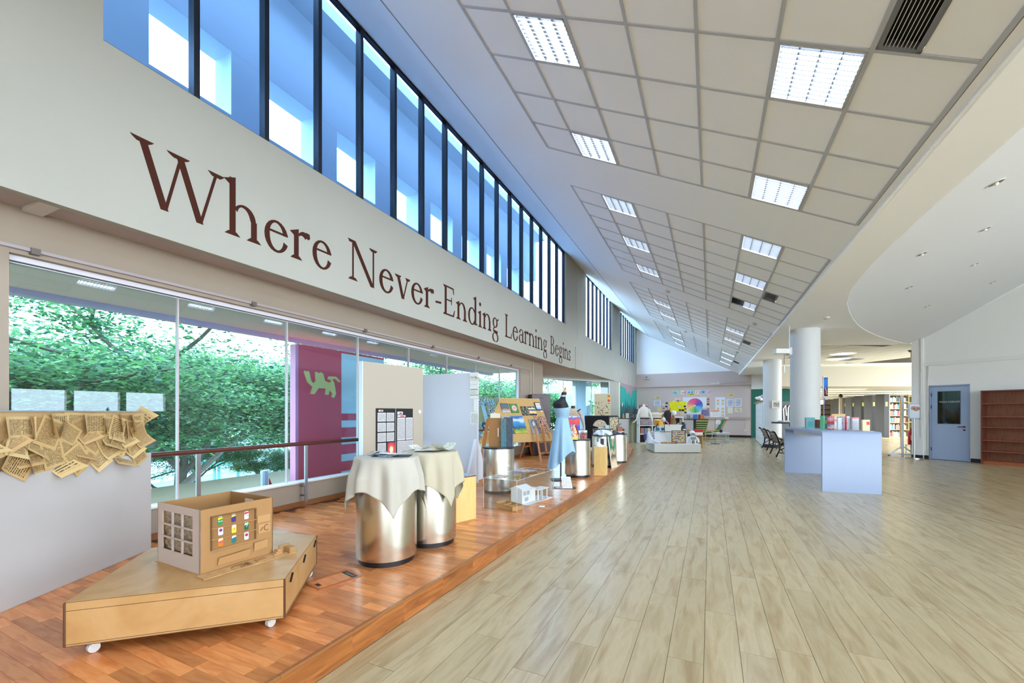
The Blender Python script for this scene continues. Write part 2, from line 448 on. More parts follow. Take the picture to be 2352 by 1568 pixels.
for wi, (a, b, n) in enumerate(wins):
    wn = struct('window_%d' % (wi + 3), wslab(wslab(wslab(MB(), a, b, ZT - .05, ZT, -.05, -.12), b - .05, b, ZB, ZT, -.05, -.12), a, b, ZB, ZB + .01, -.01, -.14), DARKMETAL)
    st = (b - a) / n
    for k in range(n):
        part('pane', wslab(MB(), a + k * st + .02, a + (k + 1) * st - .02, ZB + .01, ZT - .05, -.085, -.093), gl2 if wi == 0 else gl3, wn)
        if k: part('mullion', wslab(MB(), a + k * st - .025, a + k * st + .025, ZB, ZT - .04, -.04, -.13), DARKMETAL, wn)
# outer light well beyond the clerestory: a parapet wall with square openings
ox = -5.62; mb = MB(); y = -4.0
mb.b(ox - .35, ox, -5, 13.8, 3.2, 5.2).b(ox - .35, ox, -5, 13.8, 6.03, 7.4)
while y < 13.8:
    mb.b(ox - .35, ox, y - .41, y, 5.2, 6.03); y += 1.29
ow = struct('wall_outer', mb, M((236, 238, 242), .8))
part('gutter_floor', MB().b(ox, -4.36, -5, 13.8, 3.2, 3.3), M((228, 230, 234), .8), ow)
part('roof_beam', MB().b(ox - .4, ox + .35, -5, 13.8, 7.4, 7.6), M((236, 238, 242), .8), ow)

# --- far wall
YF = 25.8
TAUPE = M((204, 188, 182), .75, var=.02, scale=.8)
wf = struct('wall_far', MB().b(-4.4, 2.0, YF, YF + .2, 0, 2.85), TAUPE)
part('ledge_band', MB().b(-3.98, 2.0, YF - .10, YF + .2, 2.85, 3.62), TAUPE, wf)
part('gable', MB().b(-4.4, 3.2, YF + .02, YF + .2, 3.6, 6.9), PLASTER, wf)
part('chair_rail', MB().b(-4.1, 2.0, YF - .06, YF, .98, 1.10), M((176, 160, 154), .6), wf)
struct('baseboard_far', MB().b(-4.1, 2.05, YF - .015, YF, 0, .12), BLACK)
part('green_board', MB().b(2.0, 4.2, YF - .02, YF + .2, 0, 2.6), M((20, 96, 80), .6), wf)
part('white_lintel', MB().b(2.0, 4.6, YF - .06, YF + .2, 2.6, 3.4), WHITE, wf)
part('conduit', MB().tube([(.15, YF - .12, 2.95), (1.75, YF - .12, 2.98), (1.9, YF - .12, 3.05), (1.93, YF - .12, 3.6)], .018, 6), M((196, 184, 176), .5), wf)
part('trunking_box', MB().b(.05, .42, YF - .15, YF - .1, 2.9, 3.0).b(.36, .46, YF - .17, YF - .1, 2.88, 3.06), M((214, 204, 196), .5), wf)

# --- sloped ceiling
def zc(x): return 3.42 + .51 * (1.48 - x)
def xe(y): return 1.60 - .006 * (y + 2)
XB = -3.24
prof = lambda y: [(xe(y), zc(xe(y))), (XB, zc(XB)), (-4.22, 6.59), (-4.4, 6.66)]
# slabs between and around the recessed tile panels (panel columns run X -2.19..1.475, rows in y)
PX0, PX1, NC = -2.19, 1.475, 7
panels = [(-4.75, 8), (1.07, 8), (7.0, 8), (12.9, 8), (18.8, 8)]
RP = .598
def slope_quad(mb, xa, xb, y0, y1, dz=0, th=.04):
    """strip of the sloped plane between two x positions (numbers or functions of y)"""
    fa = xa if callable(xa) else (lambda y: xa); fb = xb if callable(xb) else (lambda y: xb)
    q = [(fa(y0), y0), (fb(y0), y0), (fb(y1), y1), (fa(y1), y1)]
    lo = [(x, y, zc(x) + dz) for x, y in q]; hi = [(x, y, zc(x) + dz + th) for x, y in q]
    return mb.add(lo + hi, [(0, 1, 2, 3), (7, 6, 5, 4), (0, 4, 5, 1), (1, 5, 6, 2), (2, 6, 7, 3), (3, 7, 4, 0)])
mb = MB()
ys = [-6]
slope_quad(mb, XB, PX0, -6, YF); slope_quad(mb, PX1, xe, -6, YF)
prev = -6
for y0, n in panels:
    slope_quad(mb, PX0, PX1, prev, y0); prev = min(y0 + n * RP, YF)
slope_quad(mb, PX0, PX1, prev, YF)
mb.prism([(XB, -6, zc(XB)), (-4.40, -6, 6.66), (-4.40, -6, 6.8), (XB, -6, zc(XB) + .1)], (0, YF + 6, 0))
ceil = struct('ceiling', mb, PLASTER)
part('trim_line', MB().prism([(XB + .01, -6, zc(XB + .01) - .002), (XB - .012, -6, zc(XB) + .004), (XB - .012, -6, zc(XB) + .02), (XB + .01, -6, zc(XB) + .02)], (0, YF + 6, 0)), M((150, 150, 150), .6), ceil)
CX = (PX1 - PX0) / NC
TILE = M((250, 250, 250), .8, bump=.05, bscale=300)
tl = .51; sl = math.atan(tl); ca = math.cos(sl)
tmesh = MB().box((0, 0, .012), (CX / ca - .022, RP - .022, .012)).mesh('ceiling_tile'); tmesh.materials.append(TILE)
GRIDM = M((186, 187, 190), .5); LOUV = M((34, 34, 34), .5); LAMP = emis((214, 232, 255), TROFFER); LOFF = M((120, 122, 126), .5)
def tile_pos(c, y): x = PX0 + (c + .5) * CX; return (x, y, zc(x))
lrows = {1: (1, 4, 7), 2: (0, 3, 6), 3: (2, 5), 4: (1, 4, 7), 0: (1, 4, 7)}
vents = {1: (3, 2), 2: (4,), 3: (4,), 4: (4,), 0: ()}
def lightbody(t, half_off=False):
    W, H = CX / ca - .03, RP - .03
    part('frame', MB().b(-W / 2, W / 2, -H / 2, -H / 2 + .015, -.004, .05).b(-W / 2, W / 2, H / 2 - .015, H / 2, -.004, .05)
         .b(-W / 2, -W / 2 + .015, -H / 2, H / 2, -.004, .05).b(W / 2 - .015, W / 2, -H / 2, H / 2, -.004, .05), GREYTRIM, t)
    if half_off:
        part('lamp_tray', MB().quad(0, W / 2 - .015, -H / 2 + .015, H / 2 - .015, .045), LAMP, t)
        part('dead_lamp_tray', MB().b(-W / 2 + .015, 0, -H / 2 + .015, H / 2 - .015, .045, .055), LOFF, t)
    else: part('lamp_tray', MB().quad(-W / 2 + .015, W / 2 - .015, -H / 2 + .015, H / 2 - .015, .045), LAMP, t)
    part('housing', MB().b(-W / 2, W / 2, -H / 2, H / 2, .05, .07), GREYTRIM, t)
    mb = MB()
    for k in range(1, 4): mb.b(-W / 2 + W * k / 4 - .002, -W / 2 + W * k / 4 + .002, -H / 2 + .015, H / 2 - .015, 0, .03)
    part('louvre_spine', mb, M((14, 14, 14), .5), t)
    mb = MB()
    for k in range(1, 12):
        yy = -H / 2 + H * k / 12; mb.b(-W / 2 + .015, W / 2 - .015, yy - .002, yy + .002, .004, .022)
    part('louvre_blades', mb, LOUV, t)
pw = ['rearmost', 'nearest', 'second', 'third', 'farthest']
first_light = None
rowname = ['first', 'second', 'third']
for pi, (y0, n) in enumerate(panels):
    lit = lrows[pi]
    for r_ in range(n):
        y = y0 + (r_ + .5) * RP
        if y > YF - .2: continue
        for c_ in range(NC):
            P = tile_pos(c_, y)
            if c_ in (1, 5) and r_ in lit:
                if pi == 0 and r_ < 7 and False: continue
                k = lit.index(r_)
                half = (pi == 2 and c_ == 5 and r_ == 6)
                lab = 'louvred ceiling light, %s on the %s side of the %s tile panel' % (rowname[k], 'window' if c_ == 1 else 'column', pw[pi])
                if half: lab = 'square louvred ceiling light with one half dark in the second tile panel'
                t = thing('ceiling_light', lab, 'ceiling light', P, 0, 'recessed lights in the sloped ceiling'); t.rotation_euler = (0, sl, 0)
                if half or first_light is None:
                    lightbody(t, half)
                    if not half: first_light = t
                else:
                    for ch in first_light.children:
                        cc = ch.copy(); COL.objects.link(cc); cc.parent = t
                continue
            if c_ == 6 and r_ in vents[pi]:
                if r_ == 2: continue
                t = thing('air_vent', 'dark slatted air grille in the %s tile panel of the sloped ceiling' % pw[pi], 'vent', P, 0, 'air grilles'); t.rotation_euler = (0, sl, 0)
                W, H = CX / ca - .02, RP - .02; nr_ = 2 if pi == 1 else 1; h2 = H + (nr_ - 1) * RP; yo = -(h2 - H) / 2
                part('backing', MB().b(-W / 2, .01, yo - h2 / 2, yo + h2 / 2, .05, .06), M((14, 14, 15), .8), t)
                part('grille_frame', MB().b(-W / 2, -W / 2 + .035, yo - h2 / 2, yo + h2 / 2, 0, .05).b(-.06, -.03, yo - h2 / 2, yo + h2 / 2, 0, .05)
                     .b(-W / 2, -.03, yo + h2 / 2 - .03, yo + h2 / 2, 0, .05).b(-W / 2, -.03, yo - h2 / 2, yo - h2 / 2 + .03, 0, .05).b(-W / 2, -.03, yo + h2 / 2 - .6, yo + h2 / 2 - .575, 0, .05), M((120, 121, 123), .5), t)
                for k in range(9):
                    xx = -W / 2 + .05 + k * (W / 2 - .11) / 8
                    part('slat', MB().b(xx - .002, xx + .002, yo - h2 / 2 + .03, yo + h2 / 2 - .03, .005, .03), M((214, 214, 214), .4), t)
                for k in range(nr_): part('half_tile', MB().b(-.028, W / 2 - .003, -H / 2 + .005 - k * RP, H / 2 - .005 - k * RP, .006, .018), TILE, t)
                continue
            link('ceiling_tile', tmesh, None, ceil, P, (0, sl, 0))
    mb = MB(); y1 = min(y0 + n * RP, YF)
    for c_ in range(NC + 1):
        x = PX0 + c_ * CX; slope_quad(mb, x - .0125, x + .0125, y0, y1, -.003, .03)
    for r_ in range(n + 1):
        y = y0 + r_ * RP
        if y <= YF: slope_quad(mb, PX0, PX1, y - .0125, y + .0125, -.002, .03)
    part('ceiling_grid', mb, GRIDM, ceil)
    part('panel_shadow_gap', slope_quad(slope_quad(slope_quad(MB(), PX0 - .016, PX0 - .011, y0, y1, -.001, .02), PX0, PX1, y1 + .012, y1 + .017, -.001, .02), PX1 + .011, PX1 + .017, y0, y1, -.001, .02), M((70, 70, 72), .6), ceil)

# --- flat soffit and the curved, rising ceiling on the right
ZS = 3.375
bnd = [(2.05, -6), (2.05, 2.0), (2.02, 4.5), (1.99, 5.8), (2.0, 7.1), (2.05, 8.0), (2.13, 8.8), (2.28, 9.6), (2.5, 10.4), (2.78, 11.3), (3.1, 12.2), (3.5, 13.15), (3.95, 14.05), (4.45, 14.95), (5.0, 15.8), (5.38, 16.33)]
fp = [(xe(-6) - .02, -6)] + [(xe(y) - .02, y) for y in (5, 15, YF)] + [(12, YF), (12, 24), (5.3, 16.4)] + list(reversed(bnd))
soff = struct('ceiling_soffit', MB().poly(fp, ZS, ZS + .1), PLASTER)
top = []
for i, (x, y) in enumerate(bnd):
    t = min(1, max(0, (y + 6) / 22.3)); top.append((9.0, -6 + t ** 1.15 * 19.3))
mb = MB(); NS = 10; vs = []
for (a, b) in zip(bnd, top):
    for k in range(NS + 1):
        t = k / NS; vs.append((a[0] + (b[0] - a[0]) * t, a[1] + (b[1] - a[1]) * t, ZS + .01 + 2.66 * t ** 1.08))
m_ = NS + 1
mb.add(vs, [(i * m_ + k, i * m_ + k + 1, (i + 1) * m_ + k + 1, (i + 1) * m_ + k) for i in range(len(bnd) - 1) for k in range(NS)])
vault = struct('ceiling_vault', mb, M((216, 216, 216), .8), smooth=True)
struct('ceiling_upper', MB().b(8.98, 12.8, -6.2, 14, 6.04, 6.2), PLASTER)

# --- right wall with its door
PR = Vector((5.74, 16.04)); u = Vector((.77, -.638)).normalized(); nn = Vector((-u.y, u.x)) * -1   # nn points into the room
def rw(t, n, z): q = PR + u * t + nn * n; return (q.x, q.y, z)
def rbox(mb, t0, t1, n0, n1, z0, z1): return mb.prism([rw(t0, n0, z0), rw(t1, n0, z0), rw(t1, n1, z0), rw(t0, n1, z0)], (0, 0, z1 - z0))
RWM = M((226, 225, 222), .7)
def ztop(t): return 3.52 + .552 * (t + .17)
mb = MB()
rbox(mb, -.17, 0, 0, -.15, 0, 2.75); rbox(mb, .79, 9, 0, -.15, 0, 2.75); rbox(mb, 0, .79, 0, -.15, 2.11, 2.75)
mb.prism([rw(-.17, .0, 2.75), rw(9, .0, 2.75), rw(9, .0, 6.4), rw(4.6, .0, 6.3), rw(-.17, .0, 3.6)], (-nn.x * .15, -nn.y * .15, 0))
wr = struct('wall_right', mb, RWM)
part('end_pier', rbox(MB(), -.40, -.14, .06, -.5, 0, 3.6), RWM, wr)
part('picture_rail', rbox(MB(), -.16, 9, .02, 0, 2.69, 2.79), M((220, 219, 216), .6), wr)
part('roof_junction_strip', MB().prism([rw(-.3, .03, 3.40), rw(4.6, .03, 6.22), rw(4.6, .03, 6.26), rw(-.3, .03, 3.44)], (-nn.x * .02, -nn.y * .02, 0)), M((206, 204, 200), .6), wr)
part('corner_trunking', rbox(rbox(MB(), -.06, -.03, .025, 0, .1, 2.7), -.19, -.17, .09, .06, .6, 3.5), M((214, 213, 210), .6), wr)
struct('baseboard_right', rbox(rbox(rbox(MB(), -.40, -.14, .072, .06, 0, .1), -.13, -.04, .014, 0, 0, .1), .82, 9, .014, 0, 0, .1), M((22, 24, 34), .4))
GB = M((150, 166, 192), .35)
dr = struct('door_1', rbox(rbox(rbox(rbox(MB(), .03, .16, .01, -.035, .01, 2.07), .62, .76, .01, -.035, .01, 2.07), .16, .62, .01, -.035, .01, 1.03), .16, .62, .01, -.035, 1.93, 2.07), GB)
part('door_frame', rbox(rbox(rbox(MB(), -.015, .028, .03, -.1, 0, 2.11), .765, .805, .03, -.1, 0, 2.11), -.015, .805, .03, -.1, 2.075, 2.115), M((142, 156, 184), .35), dr)
part('pane', rbox(MB(), .16, .62, -.008, -.014, 1.03, 1.93), glass((.55, .6, .58), .9), dr)
part('glazing_bead', rbox(rbox(rbox(rbox(MB(), .155, .168, .014, .0, 1.02, 1.94), .612, .625, .014, 0, 1.02, 1.94), .155, .625, .014, 0, 1.02, 1.035), .155, .625, .014, 0, 1.925, 1.94), M((40, 42, 48), .4), dr)
part('lever_handle', MB().tube([rw(.70, .05, .95), rw(.58, .05, .945)], .011, 8).tube([rw(.70, .0, .95), rw(.70, .05, .95)], .022, 10).tube([rw(.70, .0, .86), rw(.70, .02, .86)], .024, 10), M((88, 26, 30), .3, .5), dr)
for z in (.25, 1.45, 1.8): part('hinge', rbox(MB(), .018, .034, .036, .01, z, z + .1), M((60, 62, 70), .4, .6), dr)
def wtext(s, size, t, z, m, parent, n=.012, name='lettering'):
    me = text_mesh(s, size, .001); o = part(name, me, m, parent)
    o.matrix_local = Matrix.Translation(rw(t, n, z)) @ Matrix(((u.x, 0, nn.x), (u.y, 0, nn.y), (0, 1, 0))).to_4x4()
    return o
wtext('IDEAS CORNER', .062, .185, 1.62, M((200, 206, 210), .5), dr, .0)
# room behind the door
ib = struct('wall_inner_room', rbox(rbox(rbox(rbox(MB(), -.1, 3.0, -2.2, -2.3, 0, 2.7), -.3, -.1, -.5, -2.3, 0, 2.7), 3.0, 3.1, -.15, -2.3, 0, 2.7), -.3, 3.1, -.15, -2.3, 2.7, 2.75), M((60, 90, 66), .7))
part('pale_panel', rbox(MB(), .5, .62, -1.2, -1.25, 0, 2.4), M((214, 206, 190), .6), ib)
part('white_blind', rbox(rbox(MB(), .05, .09, -.6, -.62, 0, 2.4), 1.0, 1.06, -1.2, -1.25, 0, 2.4), WHITE, ib)
part('dark_partition', rbox(MB(), .1, .4, -1.4, -1.45, 0, 2.2), M((46, 52, 66), .6), ib)
part('desk', rbox(rbox(MB(), .0, 1.6, -.9, -1.3, .78, .82), .1, .5, -.95, -1.2, .82, 1.15), M((40, 40, 42), .6), ib)

# --- the opening to the library on the right: bulkhead, ceilings
Rv = Vector((math.cos(YAW), math.sin(YAW))); Fv = Vector((-math.sin(YAW), math.cos(YAW)))
def vw(r_, d, z): q = Rv * r_ + Fv * d; return (q.x, q.y, z)
def vbox(mb, r0, r1, d0, d1, z0, z1): return mb.prism([vw(r0, d0, z0), vw(r1, d0, z0), vw(r1, d1, z0), vw(r0, d1, z0)], (0, 0, z1 - z0))
struct('wall_bulkhead', vbox(MB(), 11.2, 24, 18.3, 18.55, 2.49, 3.4), M((166, 156, 136), .7))
lc = struct('ceiling_library', MB().poly([vw(11.2, 18.5, 0)[:2], vw(24, 18.5, 0)[:2], (30, 34), (30, 50), (4.7, 50), (4.7, 26.1), (4.0, 25.6)], 2.52, 2.6), M((180, 174, 156), .8))
LIB = emis((255, 246, 220), 2.0)
for k, (r0, r1, d) in enumerate([(14.2, 17.4, 20.6), (16.2, 21.6, 22.5), (17.5, 24.0, 24.6), (18.0, 26.0, 27.5), (17.0, 27.0, 30.5), (14.8, 16.4, 23.5), (18.0, 28, 34), (18, 30, 38)]):
    t = thing('strip_light', 'long fluorescent strip, %s from the entrance over the library shelves' % ['first', 'second', 'third', 'fourth', 'fifth', 'left-hand short one', 'sixth', 'seventh'][k], 'ceiling light', vw(r0, d, 2.52), YAW, 'strip lights in the library')
    part('housing', MB().b(0, r1 - r0, -.16, .16, -.03, 0), M((200, 198, 190), .5), t); part('diffuser', MB().quad(.03, r1 - r0 - .03, -.13, .13, -.034), LIB, t)
struct('wall_library', vbox(vbox(MB(), 8, 34, 42, 42.2, 0, 3.4), 33, 33.2, 16, 42, 0, 3.4), M((226, 214, 176), .7))
# tiles, lights and grilles of the flat ceiling by the columns
ft = MB().b(-.283, .283, -.283, .283, -.012, 0).mesh('ceiling_tile'); ft.materials.append(M((226, 220, 206), .8))
flights = {(1, 0), (3, 1), (5, 4), (2, 6), (7, 6), (0, 4), (8, 9)}; fvents = {(2, 0), (6, 5), (8, 6)}
gx = Vector((.80, .60)); gy = Vector((-.60, .80)); g0 = Vector((2.75, 14.2))
FL = emis((255, 250, 236), 5.0); nl = 0
part('grid_backing', MB().poly([tuple(g0 + gx * a + gy * b) for a, b in ((-.6, -.9), (6.6, -.9), (6.6, 7.5), (-.6, 7.5))], ZS - .001, ZS + .002) if False else MB().poly([(2.9, 15.3), (5.15, 16.35), (8.5, 18.5), (8.0, 22.5), (2.4, 20.5)], ZS - .0015, ZS + .02), M((40, 36, 30), .7), soff)
for i in range(-1, 11):
    for j in range(0, 12):
        q = g0 + gx * (i * .6 + .3) + gy * (j * .6 - .3)
        if not inside(q.x, q.y, [(2.9, 15.3), (5.15, 16.35), (8.5, 18.5), (8.0, 22.5), (2.4, 20.5)]): continue
        if (i, j) in flights:
            nl += 1
            t = thing('ceiling_light', 'flat square ceiling light, %s from the near column in the library entrance' % ['first', 'second', 'third', 'fourth', 'fifth', 'sixth', 'seventh'][nl - 1], 'ceiling light', (q.x, q.y, ZS - .002), math.atan2(gx.y, gx.x), 'lights of the flat ceiling')
            part('frame', MB().b(-.29, .29, -.29, .29, -.012, 0), WHITE, t); part('diffuser', MB().quad(-.26, .26, -.26, .26, -.014), FL, t)
        elif (i, j) in fvents:
            t = thing('air_vent', 'dark square air grille in the flat ceiling %s' % ('beside the near column' if j == 0 else 'in mid passage' if j == 5 else 'next to the right pier'), 'vent', (q.x, q.y, ZS - .002), math.atan2(gx.y, gx.x), 'air grilles')
            part('backing', MB().b(-.29, .29, -.29, .29, -.01, 0), M((26, 24, 22), .8), t)
            for k in range(8): part('slat', MB().b(-.27, .27, -.25 + k * .07, -.235 + k * .07, -.02, -.01), M((110, 104, 96), .5), t)
        else: link('ceiling_tile', ft, None, soff, (q.x, q.y, ZS - .002), math.atan2(gx.y, gx.x))

# --- columns
def column(x, y, lab):
    t = thing('column', lab, 'column', (x, y, 0))
    part('shaft', MB().lathe([(.31, .12), (.31, ZS + .01)], n=48), M((214, 214, 212), .6), t, True)
    part('plinth_band', MB().lathe([(.316, 0), (.316, .13)], n=48), M((28, 26, 36), .4), t, True)
    return t
column(2.11, 12.36, 'wide round white column standing behind the white table')
column(2.17, 18.88, 'round white column with a framed plaque on it')
column(2.9, 24.4, 'round white column at the back by the white lockers')

# --- the rest of the room behind and beside the camera
wn_ = MB().b(12.6, 12.8, -6, 11, 0, .2).b(12.6, 12.8, -6, 11, 4.6, 8).b(12.6, 12.8, 4.1, 11, .2, 1.4).b(12.6, 12.8, 4.1, 11, 2.2, 7.5)
for y in (-6, -3.5, -1, 1.5, 4): wn_.b(12.6, 12.8, y - .08, y + .08, .2, 7.5)
for y in (5.6, 7.2, 8.8, 10.4): wn_.b(12.6, 12.8, y - .1, y + .1, 1.4, 2.2)
struct('wall_right_near', wn_, RWM)
bw = MB().b(-9, 13, -6.2, -6, 0, .2).b(-9, 13, -6.2, -6, 2.3, 8).b(-9, 1.5, -6.2, -6, .2, 3.3)
for x in (-4.6, -2.2, .2, 2.6, 5, 7.4, 9.8, 12.2): bw.b(x - .08, x + .08, -6.2, -6, .2, 3.3)
struct('wall_back', bw, RWM)
struct('roof', MB().b(-4.4, 13, -6.2, 26, 8.0, 8.2), PLASTER)

# ------------------------------------------------------------------ the big wall lettering
def at(px, d, z=0):
    """point at depth d along the view axis, on the bearing of picture column px; z is the real height"""
    return vw((px - 1176) / 958 * d, d, z)
def zat(py, d): return 1.33 - (py - 948) / 958 * d

def G_ring(cx, cy, rx, ry, a0, a1, tmin, tmax, stress=0, n=20):
    out = []; pa = None
    for i in range(n + 1):
        a = math.radians(a0 + (a1 - a0) * i / n); t = tmin + (tmax - tmin) * abs(math.cos(a - math.radians(stress))) ** 1.5
        o_ = (cx + rx * math.cos(a), cy + ry * math.sin(a)); q = (cx + (rx - t) * math.cos(a), cy + (ry - t * ry / rx) * math.sin(a))
        if pa: out.append([pa[0], o_, q, pa[1]])
        pa = (o_, q)
    return out
TH, TN = .078, .026
def stem(x, y0, y1, w_=TH): return [[(x - w_ / 2, y0), (x + w_ / 2, y0), (x + w_ / 2, y1), (x - w_ / 2, y1)]]
def foot(x, y, w_=.2, h=.028): return [[(x - w_ / 2, y), (x + w_ / 2, y), (x + w_ / 2 - .02, y + h * .7), (x + .05, y + h * 1.6), (x - .05, y + h * 1.6), (x - w_ / 2 + .02, y + h * .7)]]
def head(x, y, w_=.2, h=.028): return [[(a, 2 * y - b) for a, b in reversed(p)] for p in foot(x, y, w_, h)]
def flag(x, y): return [[(x - .11, y - .045), (x - .035, y - .09), (x + .039, y - .03), (x + .039, y + .02)]]
def diag(x0, y0, x1, y1, w_): return [[(x0 - w_ / 2, y0), (x0 + w_ / 2, y0), (x1 + w_ / 2, y1), (x1 - w_ / 2, y1)]]
XH, CAP, ASC = .41, .65, .70
def arch(x0, x1): return G_ring((x0 + x1) / 2 + .02, XH - .16, (x1 - x0) / 2 + .02, .17, 150, 0, TN, TH * .95, 20, 14)
def g_e(): return G_ring(.21, .2, .185, .215, 18, 340, TN, TH, 5) + [[(.07, .245), (.385, .245), (.385, .272), (.07, .272)]], .43
def g_n(): return stem(.1, 0, XH - .02) + flag(.1, XH + .0) + foot(.1, 0) + arch(.1, .37) + stem(.385, 0, .26) + foot(.385, 0), .51
def g_h(): return stem(.1, 0, ASC) + flag(.1, ASC) + foot(.1, 0) + arch(.1, .37) + stem(.385, 0, .26) + foot(.385, 0), .51
def g_r(): return stem(.1, 0, XH - .02) + flag(.1, XH) + foot(.1, 0) + G_ring(.235, XH - .13, .12, .14, 150, 55, TN, TH, 60, 8) + [[(.25, .36), (.31, .33), (.34, .36), (.33, .42), (.27, .425)]], .36
def g_i(): return stem(.11, 0, XH - .02) + flag(.11, XH) + foot(.11, 0) + [[(.11 + .05 * math.cos(k * PI / 5), .58 + .05 * math.sin(k * PI / 5)) for k in range(10)]], .235
def g_d(): return G_ring(.21, .2, .185, .215, 40, 320, TN, TH, 0) + stem(.37, .02, ASC) + flag(.37, ASC) + [[(.33, 0), (.47, .02), (.47, .045), (.33, .06)]], .50
def g_a(): return G_ring(.19, .12, .15, .135, 60, 330, TN, TH * .9, 10) + stem(.31, .05, .3) + G_ring(.2, .28, .15, .13, 0, 150, TN, TH * .8, -10, 10) + [[(.05, .3), (.11, .28), (.13, .33), (.08, .36)], [(.28, .05), (.31, 0), (.41, .02), (.41, .05), (.35, .06)]], .42
def g_v(): return diag(.09, XH, .23, -.01, TH) + diag(.37, XH, .24, 0, TN * 1.2) + head(.09, XH, .19) + head(.37, XH, .15), .45
def g_s(): return G_ring(.17, .305, .12, .115, 30, 250, TN, TH, 70, 12) + G_ring(.17, .105, .13, .118, 75, -150, TN, TH, 70, 14) + [[(.265, .30), (.29, .30), (.285, .41), (.265, .40)], [(.05, .0), (.07, .0), (.07, .12), (.045, .12)]], .34
def g_g(): return G_ring(.19, .275, .14, .14, 0, 360, TN, TH * .85, 0) + [[(.29, .36), (.38, .41), (.40, .38), (.31, .33)], [(.11, .15), (.14, .14), (.11, .06), (.07, .08)], [(.08, .02), (.09, .075), (.34, .055), (.33, .0)]] + G_ring(.2, -.12, .175, .135, 0, 360, TN, TH * .7, 20), .42
def g_W(): return diag(.1, CAP, .31, -.01, TH) + diag(.48, CAP, .32, 0, TN * 1.3) + diag(.46, CAP, .68, -.01, TH) + diag(.87, CAP, .69, 0, TN * 1.3) + head(.1, CAP, .22) + head(.45, CAP, .24) + head(.87, CAP, .2), .97
def g_N(): return stem(.12, 0, CAP, TN * 1.3) + diag(.13, CAP, .56, -.01, TH * 1.15) + stem(.58, 0, CAP, TN * 1.3) + foot(.12, 0, .2) + head(.09, CAP, .16) + head(.58, CAP, .2), .70
def g_L(): return stem(.14, 0, CAP) + foot(.14, 0) + head(.14, CAP) + [[(.14, 0), (.47, 0), (.51, .16), (.485, .165), (.43, .035), (.14, .035)]], .53
def g_E(): return stem(.14, 0, CAP) + foot(.12, 0, .16) + head(.12, CAP, .16) + [[(.14, 0), (.47, 0), (.51, .15), (.485, .155), (.43, .035), (.14, .035)], [(.14, CAP), (.46, CAP), (.47, CAP - .14), (.445, CAP - .14), (.42, CAP - .035), (.14, CAP - .035)], [(.14, .325), (.36, .325), (.36, .355), (.14, .355)], [(.36, .26), (.385, .26), (.385, .42), (.36, .42)]], .56
def g_B(): return stem(.14, 0, CAP) + foot(.12, 0, .16) + head(.12, CAP, .16) + G_ring(.25, .495, .17, .155, 90, -90, TN, TH, 0, 12) + G_ring(.27, .175, .2, .175, 90, -90, TN, TH * 1.05, 0, 14) + [[(.12, CAP - .026), (.25, CAP - .026), (.25, CAP), (.12, CAP)], [(.12, .335), (.27, .335), (.27, .36), (.12, .36)], [(.12, 0), (.27, 0), (.27, .026), (.12, .026)]], .55
def g_hy(): return [[(.04, .17), (.25, .19), (.25, .235), (.04, .215)]], .28
GL = dict(W=g_W, h=g_h, e=g_e, r=g_r, N=g_N, v=g_v, E=g_E, n=g_n, d=g_d, i=g_i, g=g_g, L=g_L, a=g_a, B=g_B, s=g_s)
GL['-'] = g_hy
sign = thing('wall_lettering', 'brown serif lettering across the upper wall reading Where Never-Ending Learning Begins', 'lettering', (-4.22, 1.72, 3.07))
INK = M((68, 32, 20), .8, spec=.2)
gm = {}
for word, y0, y1 in (('Where', 1.72, 3.72), ('Never-Ending', 3.94, 8.21), ('Learning', 8.47, 11.24), ('Begins', 11.46, 13.47)):
    tot = sum(GL[c]()[1] for c in word); sc = (y1 - y0) / tot; yy = y0
    for c in word:
        polys, adv = GL[c]()
        k = (c, round(sc, 3))
        if k not in gm:
            mb = MB()
            for pi_, p in enumerate(polys): mb.prism([(.0005, a * sc, b * .80) for a, b in p], (.0025 + .00012 * pi_, 0, 0))
            gm[k] = mb.mesh('letter'); gm[k].materials.append(INK)
        link('letter', gm[k], None, sign, (0, yy - 1.72, 0)); yy += adv * sc

# ------------------------------------------------------------------ stage: handrail
hr = thing('handrail', 'brown timber handrail on flat steel posts along the window', 'handrail', (WX + .1, 1.2, ZP))
part('rail', MB().tube([(0, 0, .80), (0, 9.2, .80)], .024, 12), M((84, 40, 26), .3), hr, True)
for k, yy in enumerate((1.22, 2.45, 3.68, 4.91, 6.14, 7.37, 8.6)):
    part('post', MB().b(-.008, .008, yy - .02, yy + .02, .06, .78), M((170, 172, 178), .35, .9), hr)
    part('bracket', MB().tube([(-.098, yy, .14), (0, yy, .14)], .012, 8).tube([(-.098, yy, .26), (0, yy, .26)], .012, 8), M((150, 152, 158), .35, .9), hr)
ct = thing('curtain_track', 'thin ceiling-height track running above the big window', 'rail', (WX + .02, -5.9, 2.575))
part('track', MB().b(-.02, .012, 0, 17.0, -.012, .012), M((176, 166, 172), .4), ct)
for k in range(9): part('clip', MB().b(-.02, .03, 2.1 + k * 1.7, 2.15 + k * 1.7, -.03, .016), M((110, 100, 96), .4), ct)
part('drop_conduit', MB().tube([(0, 17.0, 0), (.0, 17.05, -.1), (0, 17.05, -2.4)], .01, 6).tube([(0, 17.25, .3), (0, 17.25, -2.4)], .008, 6), M((206, 198, 186), .5), ct)

